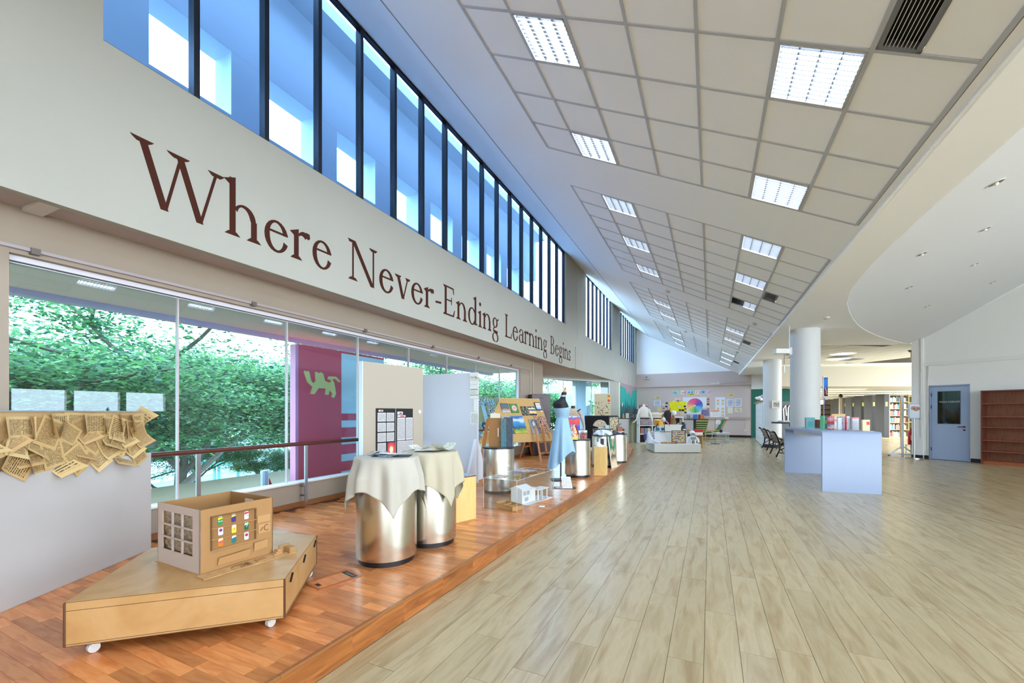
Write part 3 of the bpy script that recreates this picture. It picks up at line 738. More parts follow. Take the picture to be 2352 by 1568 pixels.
# ------------------------------------------------------------------ plinth covered in book pages
pl = thing('display_plinth', 'white wall-like plinth with its top covered in old book pages', 'plinth', (-4.41, 1.94, ZP), math.radians(121.1))
part('base_panel', MB().b(-2.6, 0, 0, .26, 0, .84), M((190, 187, 184), .65, var=.02, scale=2), pl, bevel=.004)
part('top_box', MB().b(-2.6, -.05, .02, .25, .84, 1.195), M((196, 164, 116), .7), pl)
part('top_edge', MB().b(-2.6, -.08, .01, .255, 1.195, 1.203), M((150, 156, 170), .4), pl)
pmat = [printed((206, 174, 118), (96, 78, 50), n_, ('X', 'Z'), .5, .1) for n_ in (26, 20, 14)] + [printed((216, 186, 132), (84, 68, 44), 22, ('X', 'Z'), .5, .13), printed((192, 156, 104), (120, 96, 60), 32, ('X', 'Z'), .5, .08)]
pmesh = []
for k in range(8):
    W, H, cu = .13 + .015 * (k % 3), .18 + .015 * (k % 2), (.05, 0, .09, .03)[k % 4]
    ph = R.random() * 6
    me = MB().grid(lambda a, b: ((a - .5) * W, -max(0, cu) * 2.2 * max(0, .4 - b) ** 1.5 * (1 + a), (b - .5) * H), 5, 6).mesh('page', True)
    me.materials.append(pmat[k % 5]); pmesh.append(me)
for row, (zc_, n_) in enumerate(((1.10, 15), (1.055, 16), (1.0, 16), (.93, 15), (.865, 14))):
    for k in range(n_):
        xx = -.15 - k * .135 - (row % 2) * .06 + R.uniform(-.02, .02)
        link('page', R.choice(pmesh), None, pl, (xx, .010 - .0021 * ((k * 3 + row * 5) % 11), zc_ + R.uniform(-.012, .012)), (0, (R.choice((1.57, 1.5, 1.62)) if row == 0 else R.choice((0.05, -.1, .7, -.65, 1.57, .4, -.4, 2.2)) + R.uniform(-.12, .12)), 0))
for k in range(3): link('page', pmesh[k], None, pl, (-.015 + .01 * k, .1, .92 + .1 * k), (.3, .5 + k, 1.2))

# ------------------------------------------------------------------ plywood rolling platform
PLY = wood([(174, 130, 78), (188, 146, 92), (196, 156, 106)], (1, 1, 1), 2.2, rough=.45, dist=2.2, fine=.12)
A_, B_, C_, E_, D_ = (-2.81, .89), (-2.12, 1.54), (-2.66, 2.19), (-3.02, 2.10), (-3.42, 1.50)
base = Vector((-2.75, 1.5)); loc = [tuple(Vector(q) - base) for q in (A_, B_, C_, E_, D_)]
rp_ = thing('rolling_platform', 'low five-sided plywood platform on castors under the cardboard kiosk', 'platform', (base.x, base.y, ZP))
part('body', MB().poly(loc, .057, .228), PLY, rp_, bevel=.002)
part('lid', MB().poly(loc, .230, .274), PLY, rp_, bevel=.002)
EDG = M((92, 58, 28), .6)
mb = MB()
for (p, q) in zip(loc, loc[1:] + loc[:1]):
    for z in (.0575, .068, .2715): mb.bar((p[0], p[1], z), (q[0], q[1], z), .0035, .002)
for p in loc: mb.b(p[0] - .004, p[0] + .004, p[1] - .004, p[1] + .004, .058, .27)
part('ply_edge_lines', mb, EDG, rp_)
bc = Vector(loc[2]) - Vector(loc[1]); nb = Vector((bc.y, -bc.x)).normalized() * .004
for t in (.12, .5, .88):
    q = Vector(loc[1]) + bc * t + nb
    part('hinge', MB().bar((q.x, q.y, .215), tuple(q + bc.normalized() * .05) + (.25,), .012, .004), M((40, 34, 30), .4, .6), rp_)
for cx, cy in ((-.02, -.52), (.54, .02), (.12, .60), (-.45, .1), (-.2, .5)):
    part('castor', MB().tube([(cx - .012, cy, .024), (cx + .012, cy, .024)], .024, 14).b(cx - .017, cx + .017, cy - .012, cy + .012, .03, .058), M((206, 204, 200), .4), rp_, True)

# ------------------------------------------------------------------ cardboard kiosk (open box)
CARD = M((166, 124, 76), .75, var=.05, scale=5); CARDL = M((186, 142, 92), .75); CARDG = M((190, 172, 160), .75); CARDD = M((120, 86, 50), .8)
bx_ = thing('cardboard_kiosk', 'open cardboard box made into a drinks kiosk with can stickers', 'cardboard box', (-2.595, 1.366, .418), math.radians(-2.0))
LX, LY, HZ, T = .475, .425, .362, .006
part('side_wall', MB().b(-T, 0, 0, LY, 0, HZ), CARD, bx_)                        # can side, faces +x
part('back_wall', MB().b(-LX, 0, LY - T, LY, 0, .20).b(-LX, -.30, LY - T, LY, .20, .33).b(-.08, 0, LY - T, LY, .20, .33).b(-LX, 0, LY - T, LY, .33, HZ).b(-.195, -.185, LY - T, LY, .2, .33), CARD, bx_)
part('rear_wall', MB().b(-LX, -LX + T, 0, LY, 0, HZ), CARD, bx_)
mb = MB().b(-LX, 0, 0, T, 0, .09).b(-LX, 0, 0, T, .32, HZ).b(-LX, -.415, 0, T, .09, .32).b(-.075, 0, 0, T, .09, .32)
part('window_wall', mb, CARDG, bx_)
part('window_bars', MB().b(-.305, -.293, -.003, T, .09, .32).b(-.195, -.183, -.003, T, .09, .32).b(-.415, -.075, -.003, T, .163, .172).b(-.415, -.075, -.003, T, .238, .247), CARDG, bx_)
part('cellophane', MB().grid(lambda a, b: (-.415 + .34 * a, T + .01 + .006 * math.sin(a * 37 + b * 11) * math.sin(b * 29), .09 + .23 * b), 24, 16), art([(96, 80, 58), (126, 108, 84), (156, 138, 112), (110, 92, 68)], 'n', scale=9, rough=.2), bx_, True)
part('base_sheet', MB().b(-LX - .01, .003, -.01, LY, -.002, .002), CARDL, bx_)
mb = MB()
for k in range(10): mb.box((-.28 + R.uniform(-.1, .1), .16 + R.uniform(-.08, .08), .235 + .005 * k), (.14, .03, .012), R.uniform(-1, 1), R.uniform(-.3, .3))
part('cardboard_scraps', mb, CARDL, bx_)
part('inner_shelf', MB().b(-LX + T, -T, .05, .3, .21, .216), CARD, bx_)
# can shelves on the right side: frame, ledges and nine can stickers
part('shelf_frame', MB().b(0, .012, .055, .062, .12, .315).b(0, .012, .305, .312, .12, .315).b(0, .012, .055, .312, .309, .316), CARDD, bx_)
for z in (.118, .18, .243): part('shelf_ledge', MB().b(0, .016, .055, .312, z, z + .005), CARD, bx_)
part('shelf_back', MB().b(0, .002, .062, .305, .12, .31), M((150, 108, 62), .8), bx_)
cans = [('Sprite', (20, 132, 70), (244, 220, 40), .105, .258), ('Beer', (56, 44, 120), (246, 200, 60), .18, .258), ('Coke', (236, 236, 240), (190, 40, 50), .255, .258),
        ('pepsi', (222, 230, 240), (40, 70, 150), .108, .197), ('Schweppes', (240, 210, 60), (244, 240, 226), .182, .192), ('7up', (14, 96, 66), (200, 230, 210), .255, .192),
        ('Fanta', (244, 120, 30), (250, 250, 240), .108, .134), ('Bud', (22, 110, 106), (230, 240, 240), .182, .132), ('pepsi', (216, 222, 236), (40, 70, 150), .255, .132)]
for nm, c1, c2, yy, zz in cans:
    W, H = .026, .047
    cn = part('can_sticker', MB().prism([(.003, yy - W / 2, zz + .004), (.003, yy - W / 2 + .004, zz), (.003, yy + W / 2 - .004, zz), (.003, yy + W / 2, zz + .004), (.003, yy + W / 2, zz + H - .005), (.003, yy + W / 2 - .004, zz + H), (.003, yy - W / 2 + .004, zz + H), (.003, yy - W / 2, zz + H - .005)], (.0012, 0, 0)), M(c1, .4), bx_)
    part('can_band', MB().prism([(.0042, yy - W / 2, zz + H * .62), (.0042, yy + W / 2, zz + H * .75), (.0042, yy + W / 2 - .002, zz + H - .004), (.0042, yy - W / 2 + .002, zz + H - .004)] if nm not in ('pepsi',) else [(.0042, yy + .0095 * math.cos(k * PI / 6), zz + H * .62 + .0095 * math.sin(k * PI / 6)) for k in range(12)], (.0006, 0, 0)), M(c2, .4), cn)
    part('can_rim', MB().b(.003, .0046, yy - W / 2 + .003, yy + W / 2 - .003, zz + H - .001, zz + H + .002), M((210, 212, 214), .3, .5), cn)
    if nm == 'pepsi':
        part('roundel_wave', MB().prism([(.0049, yy + .0095 * math.cos(math.radians(a)), zz + H * .62 + .0095 * math.sin(math.radians(a))) for a in range(15, 200, 20)], (.0004, 0, 0)), M((206, 36, 50), .4), cn)
    elif nm != 'Beer' and nm != 'Bud':
        me = text_mesh({'Schweppes': 'S', '7up': '7'}.get(nm, nm), .0105 if len(nm) > 3 and nm != 'Schweppes' else .02, .0003, 'CENTER', .2)
        o = part('can_lettering', me, M({'Coke': (150, 30, 40), 'Schweppes': (120, 90, 20), 'Fanta': (40, 60, 150)}.get(nm, (246, 246, 246)), .4), cn)
        o.matrix_local = Matrix.Translation((.005, yy, zz + H * .38)) @ Matrix(((0, 0, 1), (1, 0, 0), (0, 1, 0))).to_4x4()
part('flap_panel', MB().prism([(.004, .09, .025), (.004, .27, .025), (.022, .27, .075), (.022, .09, .07)], (.004, 0, .001)), CARDL, bx_)
part('flap_panel', MB().prism([(.004, .30, .045), (.004, .385, .05), (.016, .38, .105), (.016, .295, .10)], (.004, 0, .001)), CARDL, bx_)
part('relief_panel', MB().b(0, .005, .328, .405, .148, .205).b(0, .005, .322, .405, .215, .26), CARDL, bx_)
part('relief_mark', MB().tube([(.007, .38 + .016 * math.cos(k * .45), .178 + .018 * math.sin(k * .45)) for k in range(2, 13)], .0025, 5).tube([(.007, .34, .165), (.007, .355, .185)], .003, 5), CARDD, bx_)
tr = thing('cardboard_tray', 'flat decorated cardboard strip with a small block at the foot of the kiosk', 'cardboard tray', (-2.585, 1.34, .418), math.radians(-5))
part('sheet', MB().b(0, .095, 0, .54, 0, .004), art([(206, 168, 114), (180, 136, 84), (224, 190, 140)], 'n', ('X', 'Y'), scale=5, rough=.7), tr)
part('relief_ring', MB().tube([(.05 + .02 * math.cos(k * .6), .2 + .04 * math.sin(k * .6), .006) for k in range(9)], .004, 5), CARDD, tr)
part('relief_block', MB().b(.02, .07, .3, .36, .004, .009), CARD, tr); part('relief_bar', MB().b(.03, .08, .24, .26, .004, .01), CARDD, tr)
part('corner_block', MB().b(.02, .085, .49, .53, .004, .04).b(.01, .02, .46, .53, .004, .05), CARD, tr)
part('layered_stack', MB().b(.0, .04, .42, .47, .004, .012).b(.0, .04, .43, .47, .014, .022).b(0, .04, .44, .47, .024, .032), CARDL, tr)

# ------------------------------------------------------------------ floor hatch
fh = thing('floor_hatch', 'small floor socket hatch set in the red parquet', 'floor hatch', (-2.42, 2.14, ZP), math.radians(-13))
part('hatch_frame', MB().b(-.10, .10, -.16, -.14, 0, .004).b(-.10, .10, .14, .16, 0, .004).b(-.10, -.08, -.14, .14, 0, .004).b(.08, .10, -.14, .14, 0, .004), M((176, 98, 42), .35), fh)
part('hatch_lid', MB().b(-.078, .078, -.138, .138, 0, .002), st_o, fh)
part('cable_slot', MB().b(-.075, .075, .10, .136, .002, .0035).b(-.02, .03, -.13, -.105, .002, .0035), M((24, 26, 28), .5), fh)
part('slot_grey', MB().b(-.04, .06, .108, .126, .0035, .005), M((120, 124, 130), .4, .6), fh)

# ------------------------------------------------------------------ steel drums
def brushed():
    m, nt, p = _new('brushed_steel')
    p.inputs['Base Color'].default_value = lin((214, 208, 194)) + (1,); p.inputs['Metallic'].default_value = 1; p.inputs['Roughness'].default_value = .22
    p.inputs['Anisotropic'].default_value = .85
    tg = nt.nodes.new('ShaderNodeTangent'); tg.direction_type = 'RADIAL'; tg.axis = 'Z'
    nt.links.new(tg.outputs[0], p.inputs['Tangent'])
    return m
BR = brushed(); RUB = M((22, 20, 24), .4)
drum_src = {}
def drum(x, y, h, lab, r=.235, rim=True):
    t = thing('steel_drum', lab, 'drum', (x, y, ZP), 0, 'brushed steel display drums')
    k = (h, r, rim)
    if k not in drum_src:
        a = MB().lathe([(r, .045), (r, h - .02)], n=64).mesh('shell', True); a.materials.append(BR)
        b = MB().lathe([(r - .02, 0), (r - .02, .05)], n=48).mesh('base_ring', True); b.materials.append(RUB)
        c = MB().lathe([(r + .004, h - .025), (r + .004, h - .006), (r - .01, h), (.001, h)], n=48).mesh('rim', True); c.materials.append(RUB if rim else M((200, 198, 190), .4))
        drum_src[k] = (a, b, c)
    for nm, me in zip(('shell', 'base_ring', 'rim'), drum_src[k]): link(nm, me, None, t)
    part('top_plate', MB().lathe([(r - .012, h - .002), (r - .012, h + .001)], n=40), M((120, 118, 114), .3, .7), t)
    return t
D1 = (-2.385, 2.64); D2 = (-2.345, 3.17)
drum(*D1, .83, 'brushed steel drum under the nearer white cloth', .238, False)
drum(*D2, .83, 'brushed steel drum under the farther cream cloth', .238, False)
drum(-2.885, 5.6, .68, 'brushed steel drum carrying the cardboard folder behind the clear case')
drum(-2.245, 7.6, .70, 'brushed steel drum just behind the blue dress')
drum(-2.15, 9.22, .70, 'brushed steel drum with white crumpled plastic behind the yellow pedestal')
drum(-2.52, 10.8, .78, 'brushed steel drum holding the paper fan at the back', .25)
drum(-2.03, 10.2, .69, 'brushed steel drum nearest the curved stage end')

def cloth(lab, x, y, half, ang, seed, m, z=ZP + .834, Rr=.245, cat='tablecloth'):
    rr = random.Random(seed); ph = [rr.random() * 6 for _ in range(4)]
    nu, nv = 128, 44
    def fn(a, b):
        th = a * 2 * PI
        c_, s_ = abs(math.cos(th)), abs(math.sin(th)); rho_max = half / max(c_, s_)
        rho = rho_max * b
        if rho <= Rr: r_, zz = rho, 0
        else:
            d = rho - Rr; k = min(1, d / .16)
            wv = .5 + .5 * math.sin(9 * th + ph[0]) ; wv2 = math.sin(15 * th + ph[1])
            cr = max(0, min(1, (max(c_, s_) * -1 + 1.0) / .29)); 
            r_ = Rr + .006 + k * (.030 * wv + .012 * wv2 + .02 * cr) + d * .10 + .02 * k * math.sin(4 * th + ph[2])
            zz = -d * (.985 - .06 * wv * k)
        return (r_ * math.cos(th + ang), r_ * math.sin(th + ang), zz)
    mb = MB().grid(lambda a, b: fn(a, b), nu, nv, True)
    o = solo('tablecloth', lab, cat, mb, m, (x, y, z), 0, 'cloths over the drums', True)
    md = o.modifiers.new('solid', 'SOLIDIFY'); md.thickness = .002
    return o
def fabric(c, tr=.25):
    m, nt, p = _new('fabric'); p.inputs['Base Color'].default_value = lin(c) + (1,); p.inputs['Roughness'].default_value = .85
    p.inputs['Subsurface Weight'].default_value = 0
    t = nt.nodes.new('ShaderNodeBsdfTranslucent'); t.inputs[0].default_value = lin(c) + (1,)
    mx = nt.nodes.new('ShaderNodeMixShader'); mx.inputs[0].default_value = tr
    out = nt.nodes['Material Output']; nt.links.new(p.outputs[0], mx.inputs[1]); nt.links.new(t.outputs[0], mx.inputs[2]); nt.links.new(mx.outputs[0], out.inputs[0])
    return m
cloth('white cloth hanging in points over the nearer draped drum', *D1, .505, math.radians(-40 - 45), 3, fabric((208, 202, 188)))
cloth('cream cloth hanging over the farther draped drum', *D2, .53, math.radians(-20 - 45), 8, fabric((210, 200, 174)), ZP + .836)
# leaflets on the cloths
for k in range(15):
    a = R.uniform(0, 6.28); r_ = R.uniform(.0, .17)
    c = R.choice([(40, 44, 52), (70, 120, 160), (150, 190, 214), (232, 232, 230), (28, 28, 34), (120, 160, 186)])
    cn = {(40, 44, 52): 'charcoal', (70, 120, 160): 'blue', (150, 190, 214): 'pale blue', (232, 232, 230): 'white', (28, 28, 34): 'black', (120, 160, 186): 'grey blue'}[c]
    solo('leaflet', '%s leaflet lying in the heap on the nearer draped drum' % cn, 'leaflet', MB().b(-.05, .05, -.035, .035, 0, .002), art([c, (220, 226, 230), c], 'v', ('X', 'Y'), .4, 5), (D1[0] + .03 + r_ * math.cos(a), D1[1] + r_ * math.sin(a), ZP + .838 + k * .0022), R.uniform(0, 3), 'leaflets on the nearer drum')
solo('leaflet_folder', 'large black sheet under the leaflets on the nearer drum', 'paper', MB().b(-.15, .15, -.09, .09, 0, .002), M((40, 38, 38), .6), (D1[0] + .04, D1[1] + .02, ZP + .8362), .5)
for k, (c, cn, rx_) in enumerate((((98, 122, 62), 'olive green', .04), ((214, 206, 196), 'pale printed', 0), ((120, 140, 84), 'leaf green', .06), ((226, 226, 224), 'white', 0), ((206, 170, 160), 'pinkish', 0))):
    solo('leaflet', '%s booklet spread on the farther draped drum' % cn, 'leaflet', MB().grid(lambda a, b: ((a - .5) * .2, (b - .5) * .13, .004 + rx_ * (a - .5) ** 2 * 4), 6, 3), art([c, (230, 226, 214), c], 'n', ('X', 'Y'), .4, 5), (D2[0] + (-.12, .0, .13, -.02, .06)[k], D2[1] + (.02, .06, .03, -.09, -.06)[k], ZP + .839 + .003 * k), k * .7, 'booklets on the farther drum')
solo('pencil_tub', 'tiny yellow tub standing on the farther draped drum', 'tub', MB().lathe([(.016, 0), (.018, .03), (.014, .03)], n=12), M((232, 206, 90), .5), (D2[0] - .02, D2[1] + .1, ZP + .846))

# ------------------------------------------------------------------ partitions
pb = thing('beige_partition', 'tall cream display screen with the black poster on it', 'partition', (-4.07, 4.06, ZP), math.atan2(1.07, .14))
Lp = 1.08
part('panel', MB().b(0, Lp, 0, .07, .0, 1.86), M((182, 172, 154), .7), pb, bevel=.003)
part('edge_strip', MB().b(-.012, 0, -.002, .072, 0, 1.86), M((220, 226, 240), .5), pb)
po = thing('poster_board', 'black poster board covered with white typed sheets, on the cream screen', 'poster', (-4.07 + .13 * .17, 4.06 + .17, ZP), math.atan2(1.07, .14))
part('board', MB().b(.03, .69, -.012, -.004, .55, 1.25), M((22, 22, 24), .6), po)
part('lower_board', MB().b(.02, .68, -.014, -.004, .30, .535), M((22, 22, 24), .6), po)
part('board_seam', MB().b(.03, .69, -.013, -.004, .535, .55).b(.362, .368, -.0135, -.004, .55, 1.25), M((196, 192, 182), .6), po)
pt = printed((206, 206, 206), (120, 120, 124), 14, ('X', 'Z'), .45, .06)
for c_ in range(2):
    for r_ in range(4):
        if c_ == 1 and r_ == 3: continue
        part('typed_sheet', MB().b(.05 + c_ * .155, .19 + c_ * .155 - .01 * c_, -.017, -.012, 1.07 - r_ * .137, 1.19 - r_ * .137), pt, po)
part('red_picture', MB().b(.215, .35, -.018, -.012, .58, .78), art([(0, (236, 226, 190)), (.34, (236, 226, 190)), (.4, (226, 110, 80)), (.7, (210, 70, 76)), (1, (150, 50, 110))], 'r', ('X', 'Z'), .06, 6), po, label='red and orange picture with a pale oval')
pt2 = printed((208, 208, 208), (120, 120, 124), 34, ('X', 'Z'), .5, .05)
for x0, x1, z0, z1 in ((.39, .535, .80, 1.12), (.55, .68, .80, 1.12), (.39, .535, .575, .79), (.54, .685, .65, .79)): part('typed_sheet', MB().b(x0, x1, -.017, -.012, z0, z1), pt2, po)
for x0, x1, z0, z1 in ((.065, .14, 1.205, 1.228), (.395, .49, 1.165, 1.205), (.395, .54, 1.13, 1.155), (.25, .33, .475, .51), (.38, .46, .38, .41)): part('heading_strip', MB().b(x0, x1, -.018, -.012, z0, z1), printed((232, 230, 228), (190, 60, 70), 1, ('X', 'Z'), .7, .15), po)
for k in range(3): part('blue_card', MB().b(.05 + k * .1, .13 + k * .1, -.018, -.012, .385, .44), art([(20, 60, 170), (60, 120, 210), (220, 235, 245)], 'v', noise=.5), po)
for k in range(2):
    o = part('handwriting', MB().b(.38, .67, -.0165, -.012, .475 - k * .03, .495 - k * .03), printed((22, 22, 24), (150, 190, 60), 1, ('X', 'Z'), .6, .06), po)
solo('wall_switch', 'small white plate on the cream screen beside the black poster', 'plate', MB().b(0, .05, -.012, 0, 0, .05), M((226, 222, 212), .5), rot=(0, 0, math.atan2(1.07, .14)), loc=(-4.07 + .13 * .97, 4.06 + .97, ZP + 1.18))

pw_ = thing('white_partition', 'white display screen on castors with paper notices at its end', 'partition', (-4.62, 5.98, ZP), math.radians(2))
part('panel', MB().b(0, 1.12, 0, .06, .02, 1.86), M((206, 208, 216), .6), pw_, bevel=.003)
part('foot', MB().prism([(1.06, -.3, .06), (1.06, .36, .06), (1.06, .36, .1), (1.06, .06, .75), (1.06, 0, .75), (1.06, -.3, .1)], (.05, 0, 0)), M((222, 224, 230), .6), pw_)
for yy in (-.27, .33): part('castor', MB().tube([(1.07, yy, .03), (1.1, yy, .03)], .03, 12).b(1.07, 1.1, yy - .015, yy + .015, .03, .07), M((60, 54, 50), .5), pw_)
nt_ = thing('notice_sheet', 'white notice headed CLCDNUC pinned at the top of the white screen', 'notice', (-4.62, 5.98, ZP), math.radians(2))
part('sheet', MB().b(.99, 1.15, -.012, -.006, 1.66, 1.86), M((232, 232, 224), .6), nt_)
def front_text(s, size, x, z, m, parent, y=-.0135, name='lettering', align='LEFT', ext=.0008, shear=0):
    o = part(name, text_mesh(s, size, ext, align, shear), m, parent); o.location = (x, y, z); o.rotation_euler = (PI / 2, 0, 0); return o
front_text('CLCD', .045, 1.0, 1.765, M((20, 20, 22), .5), nt_); front_text('NUC', .036, 1.095, 1.755, M((196, 50, 56), .5), nt_)
part('rule', MB().b(1.005, 1.135, -.0135, -.012, 1.735, 1.739), M((90, 90, 92), .5), nt_)
nt2 = thing('notice_sheet', 'white notice reading ANNUAL 2021 SHOWCASE on the white screen', 'notice', (-4.62, 5.98, ZP), math.radians(2))
part('sheet', MB().b(.99, 1.15, -.012, -.006, 1.43, 1.65), M((232, 232, 224), .6), nt2)
front_text('ANNUAL', .036, 1.0, 1.565, M((24, 24, 26), .5), nt2); front_text('2021', .06, 1.0, 1.508, M((150, 150, 150), .5), nt2); front_text('SHOWCASE', .028, .997, 1.475, M((24, 24, 26), .5), nt2)
solo('notice_sheet', 'typed white sheet low on the end of the white screen', 'notice', MB().b(1.0, 1.15, -.012, -.006, 1.0, 1.2), printed((234, 234, 226), (150, 150, 150), 13, ('X', 'Z'), .5, .08), (-4.62, 5.98, ZP), math.radians(2))
solo('notice_strip', 'narrow white strip of paper between the notices on the white screen', 'notice', MB().b(1.06, 1.14, -.012, -.006, 1.21, 1.42), M((230, 230, 222), .6), (-4.62, 5.98, ZP), math.radians(2))

# wooden box with a print on top
wbx = thing('wooden_box', 'yellow wooden box with a blue print on top beside the draped drums', 'box', (-2.38, 4.07, ZP), math.radians(-19))
part('carcass', MB().b(-.4, 0, -.36, 0, 0, .475), wood([(226, 184, 112), (236, 198, 130)], (6, 6, 1), 3, rough=.45), wbx, bevel=.002)
part('top_board', MB().b(-.4, 0, -.36, 0, .476, .487), M((110, 70, 40), .5), wbx)
part('top_print', MB().b(-.39, -.01, -.35, -.01, .487, .49), art([(40, 60, 90), (110, 140, 170), (190, 200, 210), (70, 90, 110)], 'n', ('X', 'Y'), scale=8), wbx)

# ------------------------------------------------------------------ easels and pin boards
CORK = M((206, 166, 104), .8, var=.06, scale=12)
ab = YAW + math.atan2(.56, .83); bx2 = at(1164, 10.0, .62)
udir = Vector((math.cos(ab), math.sin(ab), 0)); lean = -.50
def pinboard(lab, loc, L, H):
    t = thing('pin_board', lab, 'pin board', loc, ab); t.rotation_euler = (lean, 0, ab)
    part('cork_sheet', MB().b(0, L, 0, .018, 0, H), CORK, t); part('edge_trim', MB().b(-.008, 0, -.004, .02, 0, H).b(L, L + .008, -.004, .02, 0, H).b(0, L, -.004, .02, -.008, 0).b(0, L, -.004, .02, H, H + .008), M((224, 200, 150), .5), t)
    return t
b2 = pinboard('cork pin board of small paintings leaning on the easel', bx2, 1.43, 1.235)
l1 = Vector(bx2) - udir * 1.25
b1 = pinboard('cork pin board of black and white prints behind the white screen', tuple(l1), 1.22, 1.235)
def pinned(name, lab, board, L, s, t, w_, h_, m, H=1.235, frame=None, cat='painting', grp='pictures on the cork boards'):
    x, z = s * L - w_ / 2, (1 - t) * H - h_ / 2
    mb = MB().b(-w_ / 2, w_ / 2, -.016, 0, -h_ / 2, h_ / 2)
    o = part(name, mb, m, None); tag(o, lab, cat, grp)
    mw = Matrix.Translation(board.location) @ board.rotation_euler.to_matrix().to_4x4() @ Matrix.Translation((s * L, -.003, (1 - t) * H))
    o.matrix_world = mw
    if frame: part('frame', MB().b(-w_ / 2 - .018, w_ / 2 + .018, -.022, -.002, -h_ / 2 - .018, -h_ / 2).b(-w_ / 2 - .018, w_ / 2 + .018, -.022, -.002, h_ / 2, h_ / 2 + .018).b(-w_ / 2 - .018, -w_ / 2, -.022, -.002, -h_ / 2, h_ / 2).b(w_ / 2, w_ / 2 + .018, -.022, -.002, -h_ / 2, h_ / 2), frame, o)
    return o
pinned('painting', 'small painting of brown mushrooms against a grey sky', b2, 1.43, .17, .235, .235, .265, art([(.0, (206, 204, 196)), (.3, (150, 156, 160)), (.45, (150, 70, 40)), (.6, (92, 110, 120)), (1, (70, 96, 120))], 'v', noise=.22, scale=3))
pinned('painting', 'small painting of a pink flower on green', b2, 1.43, .36, .24, .235, .26, art([(.0, (240, 220, 160)), (.1, (214, 60, 110)), (.18, (244, 170, 190)), (.45, (248, 190, 206)), (.52, (70, 150, 50)), (1, (60, 130, 40))], 'r', noise=.14, scale=5))
pinned('painting', 'small dark black and white picture on the cork board', b2, 1.43, .575, .30, .21, .26, art([(20, 20, 18), (30, 30, 26), (120, 120, 100), (200, 196, 170)], 'n', scale=4))
pinned('painting', 'small blue and cream picture of a face with a moustache', b2, 1.43, .745, .30, .215, .255, art([(30, 30, 40), (240, 214, 150), (236, 206, 140), (30, 80, 130), (240, 226, 180), (20, 70, 120)], 'v', noise=.2, scale=4, hard=True))
fr = pinned('framed_print', 'small white print with a red mark in a black frame', b2, 1.43, .915, .19, .17, .2, art([(.0, (90, 140, 190)), (.35, (200, 216, 230)), (.6, (240, 240, 240)), (.68, (206, 70, 60)), (.78, (240, 240, 240))], 'v', noise=.15), frame=BLACK)
pinned('painting', 'painting of yellow sunflowers in a vase', b2, 1.43, .13, .62, .28, .49, art([(.0, (50, 90, 160)), (.16, (40, 80, 150)), (.24, (190, 180, 60)), (.38, (60, 120, 60)), (.58, (80, 120, 110)), (.64, (240, 190, 30)), (.72, (80, 50, 20)), (.78, (244, 196, 30)), (.95, (150, 166, 170))], 'v', noise=.16, scale=3.5))
pinned('painting', 'painting of a blue sky over yellow fields with a red hut', b2, 1.43, .345, .62, .40, .48, art([(.0, (200, 190, 60)), (.2, (110, 150, 60)), (.3, (30, 70, 100)), (.45, (40, 130, 190)), (.62, (60, 150, 210)), (.75, (226, 236, 244)), (.9, (30, 110, 180))], 'v', noise=.22, scale=2.6))
o = bpy.data.objects[-1] if False else None
pinned('painting', 'grey portrait drawing on the cork board', b2, 1.43, .68, .67, .26, .42, art([(.0, (206, 206, 204)), (.25, (196, 198, 198)), (.32, (60, 62, 64)), (.46, (120, 124, 126)), (1, (170, 174, 176))], 'r', noise=.2, scale=6, center=(.5, .68)))
pinned('painting', 'painting of a face surrounded by many hands', b2, 1.43, .86, .63, .38, .48, art([(40, 24, 20), (70, 40, 32), (206, 150, 120), (226, 176, 146), (60, 34, 30), (216, 160, 130), (40, 24, 22)], 'n', scale=5.5, hard=True))
pinned('price_card', 'tiny white card under the black frame on the cork board', b2, 1.43, .95, .31, .06, .035, M((240, 240, 238), .6), cat='card')
bw = lambda s_: art([(30, 28, 26), (60, 56, 52), (226, 224, 220), (236, 234, 230), (40, 38, 36)], 'n', scale=7, hard=True, seed=s_)
bwn = [(.62, .10, .2, .24, 'tall photo of dark figures at the top left', bw(1)), (.80, .09, .16, .22, 'black and white figure photo at the top middle', bw(2)), (.95, .12, .14, .2, 'small black and white photo at the top right', bw(3)),
       (.86, .32, .22, .22, 'brown and white photo of hands', art([(110, 62, 34), (130, 76, 44), (236, 232, 226), (140, 84, 50)], 'n', scale=6, hard=True)), (.70, .34, .1, .6, 'long pale drawing hung lengthways', art([(222, 220, 214), (226, 224, 220), (206, 204, 200)], 'n', scale=12)),
       (.62, .66, .2, .26, 'photo of a woman in dark clothes', art([(.0, (240, 236, 230)), (.2, (206, 160, 130)), (.3, (40, 34, 34)), (.6, (50, 60, 70)), (.8, (216, 214, 210))], 'r', noise=.12, scale=6, center=(.5, .6))), (.46, .78, .16, .24, 'white sheet with two dark round shapes', bw(9)), (.5, .2, .16, .2, 'blue grey photo of a pier', art([(40, 50, 66), (120, 140, 166), (180, 196, 214), (30, 36, 46)], 'v', noise=.3))]
for s_, t_, w_, h_, lab, m in bwn: pinned('print', lab + ' of the left board', b1, 1.22, s_, t_, w_, h_, m, cat='print')
def easel(lab, legs, tray=None, cross=None):
    t = thing('easel', lab, 'easel', tuple(legs[0][1]), 0, 'wooden easels'); o0 = Vector(legs[0][1])
    for a, b in legs: part('leg', MB().bar(tuple(Vector(a) - o0), tuple(Vector(b) - o0), .045, .022), EASEL, t)
    for a, b in (cross or []): part('cross_bar', MB().bar(tuple(Vector(a) - o0), tuple(Vector(b) - o0), .02, .05), EASEL, t)
    if tray: part('tray', MB().bar(tuple(Vector(tray[0]) - o0), tuple(Vector(tray[1]) - o0), .06, .025), EASEL, t)
    return t
P_ = lambda px, d, z: Vector(at(px, d, z))
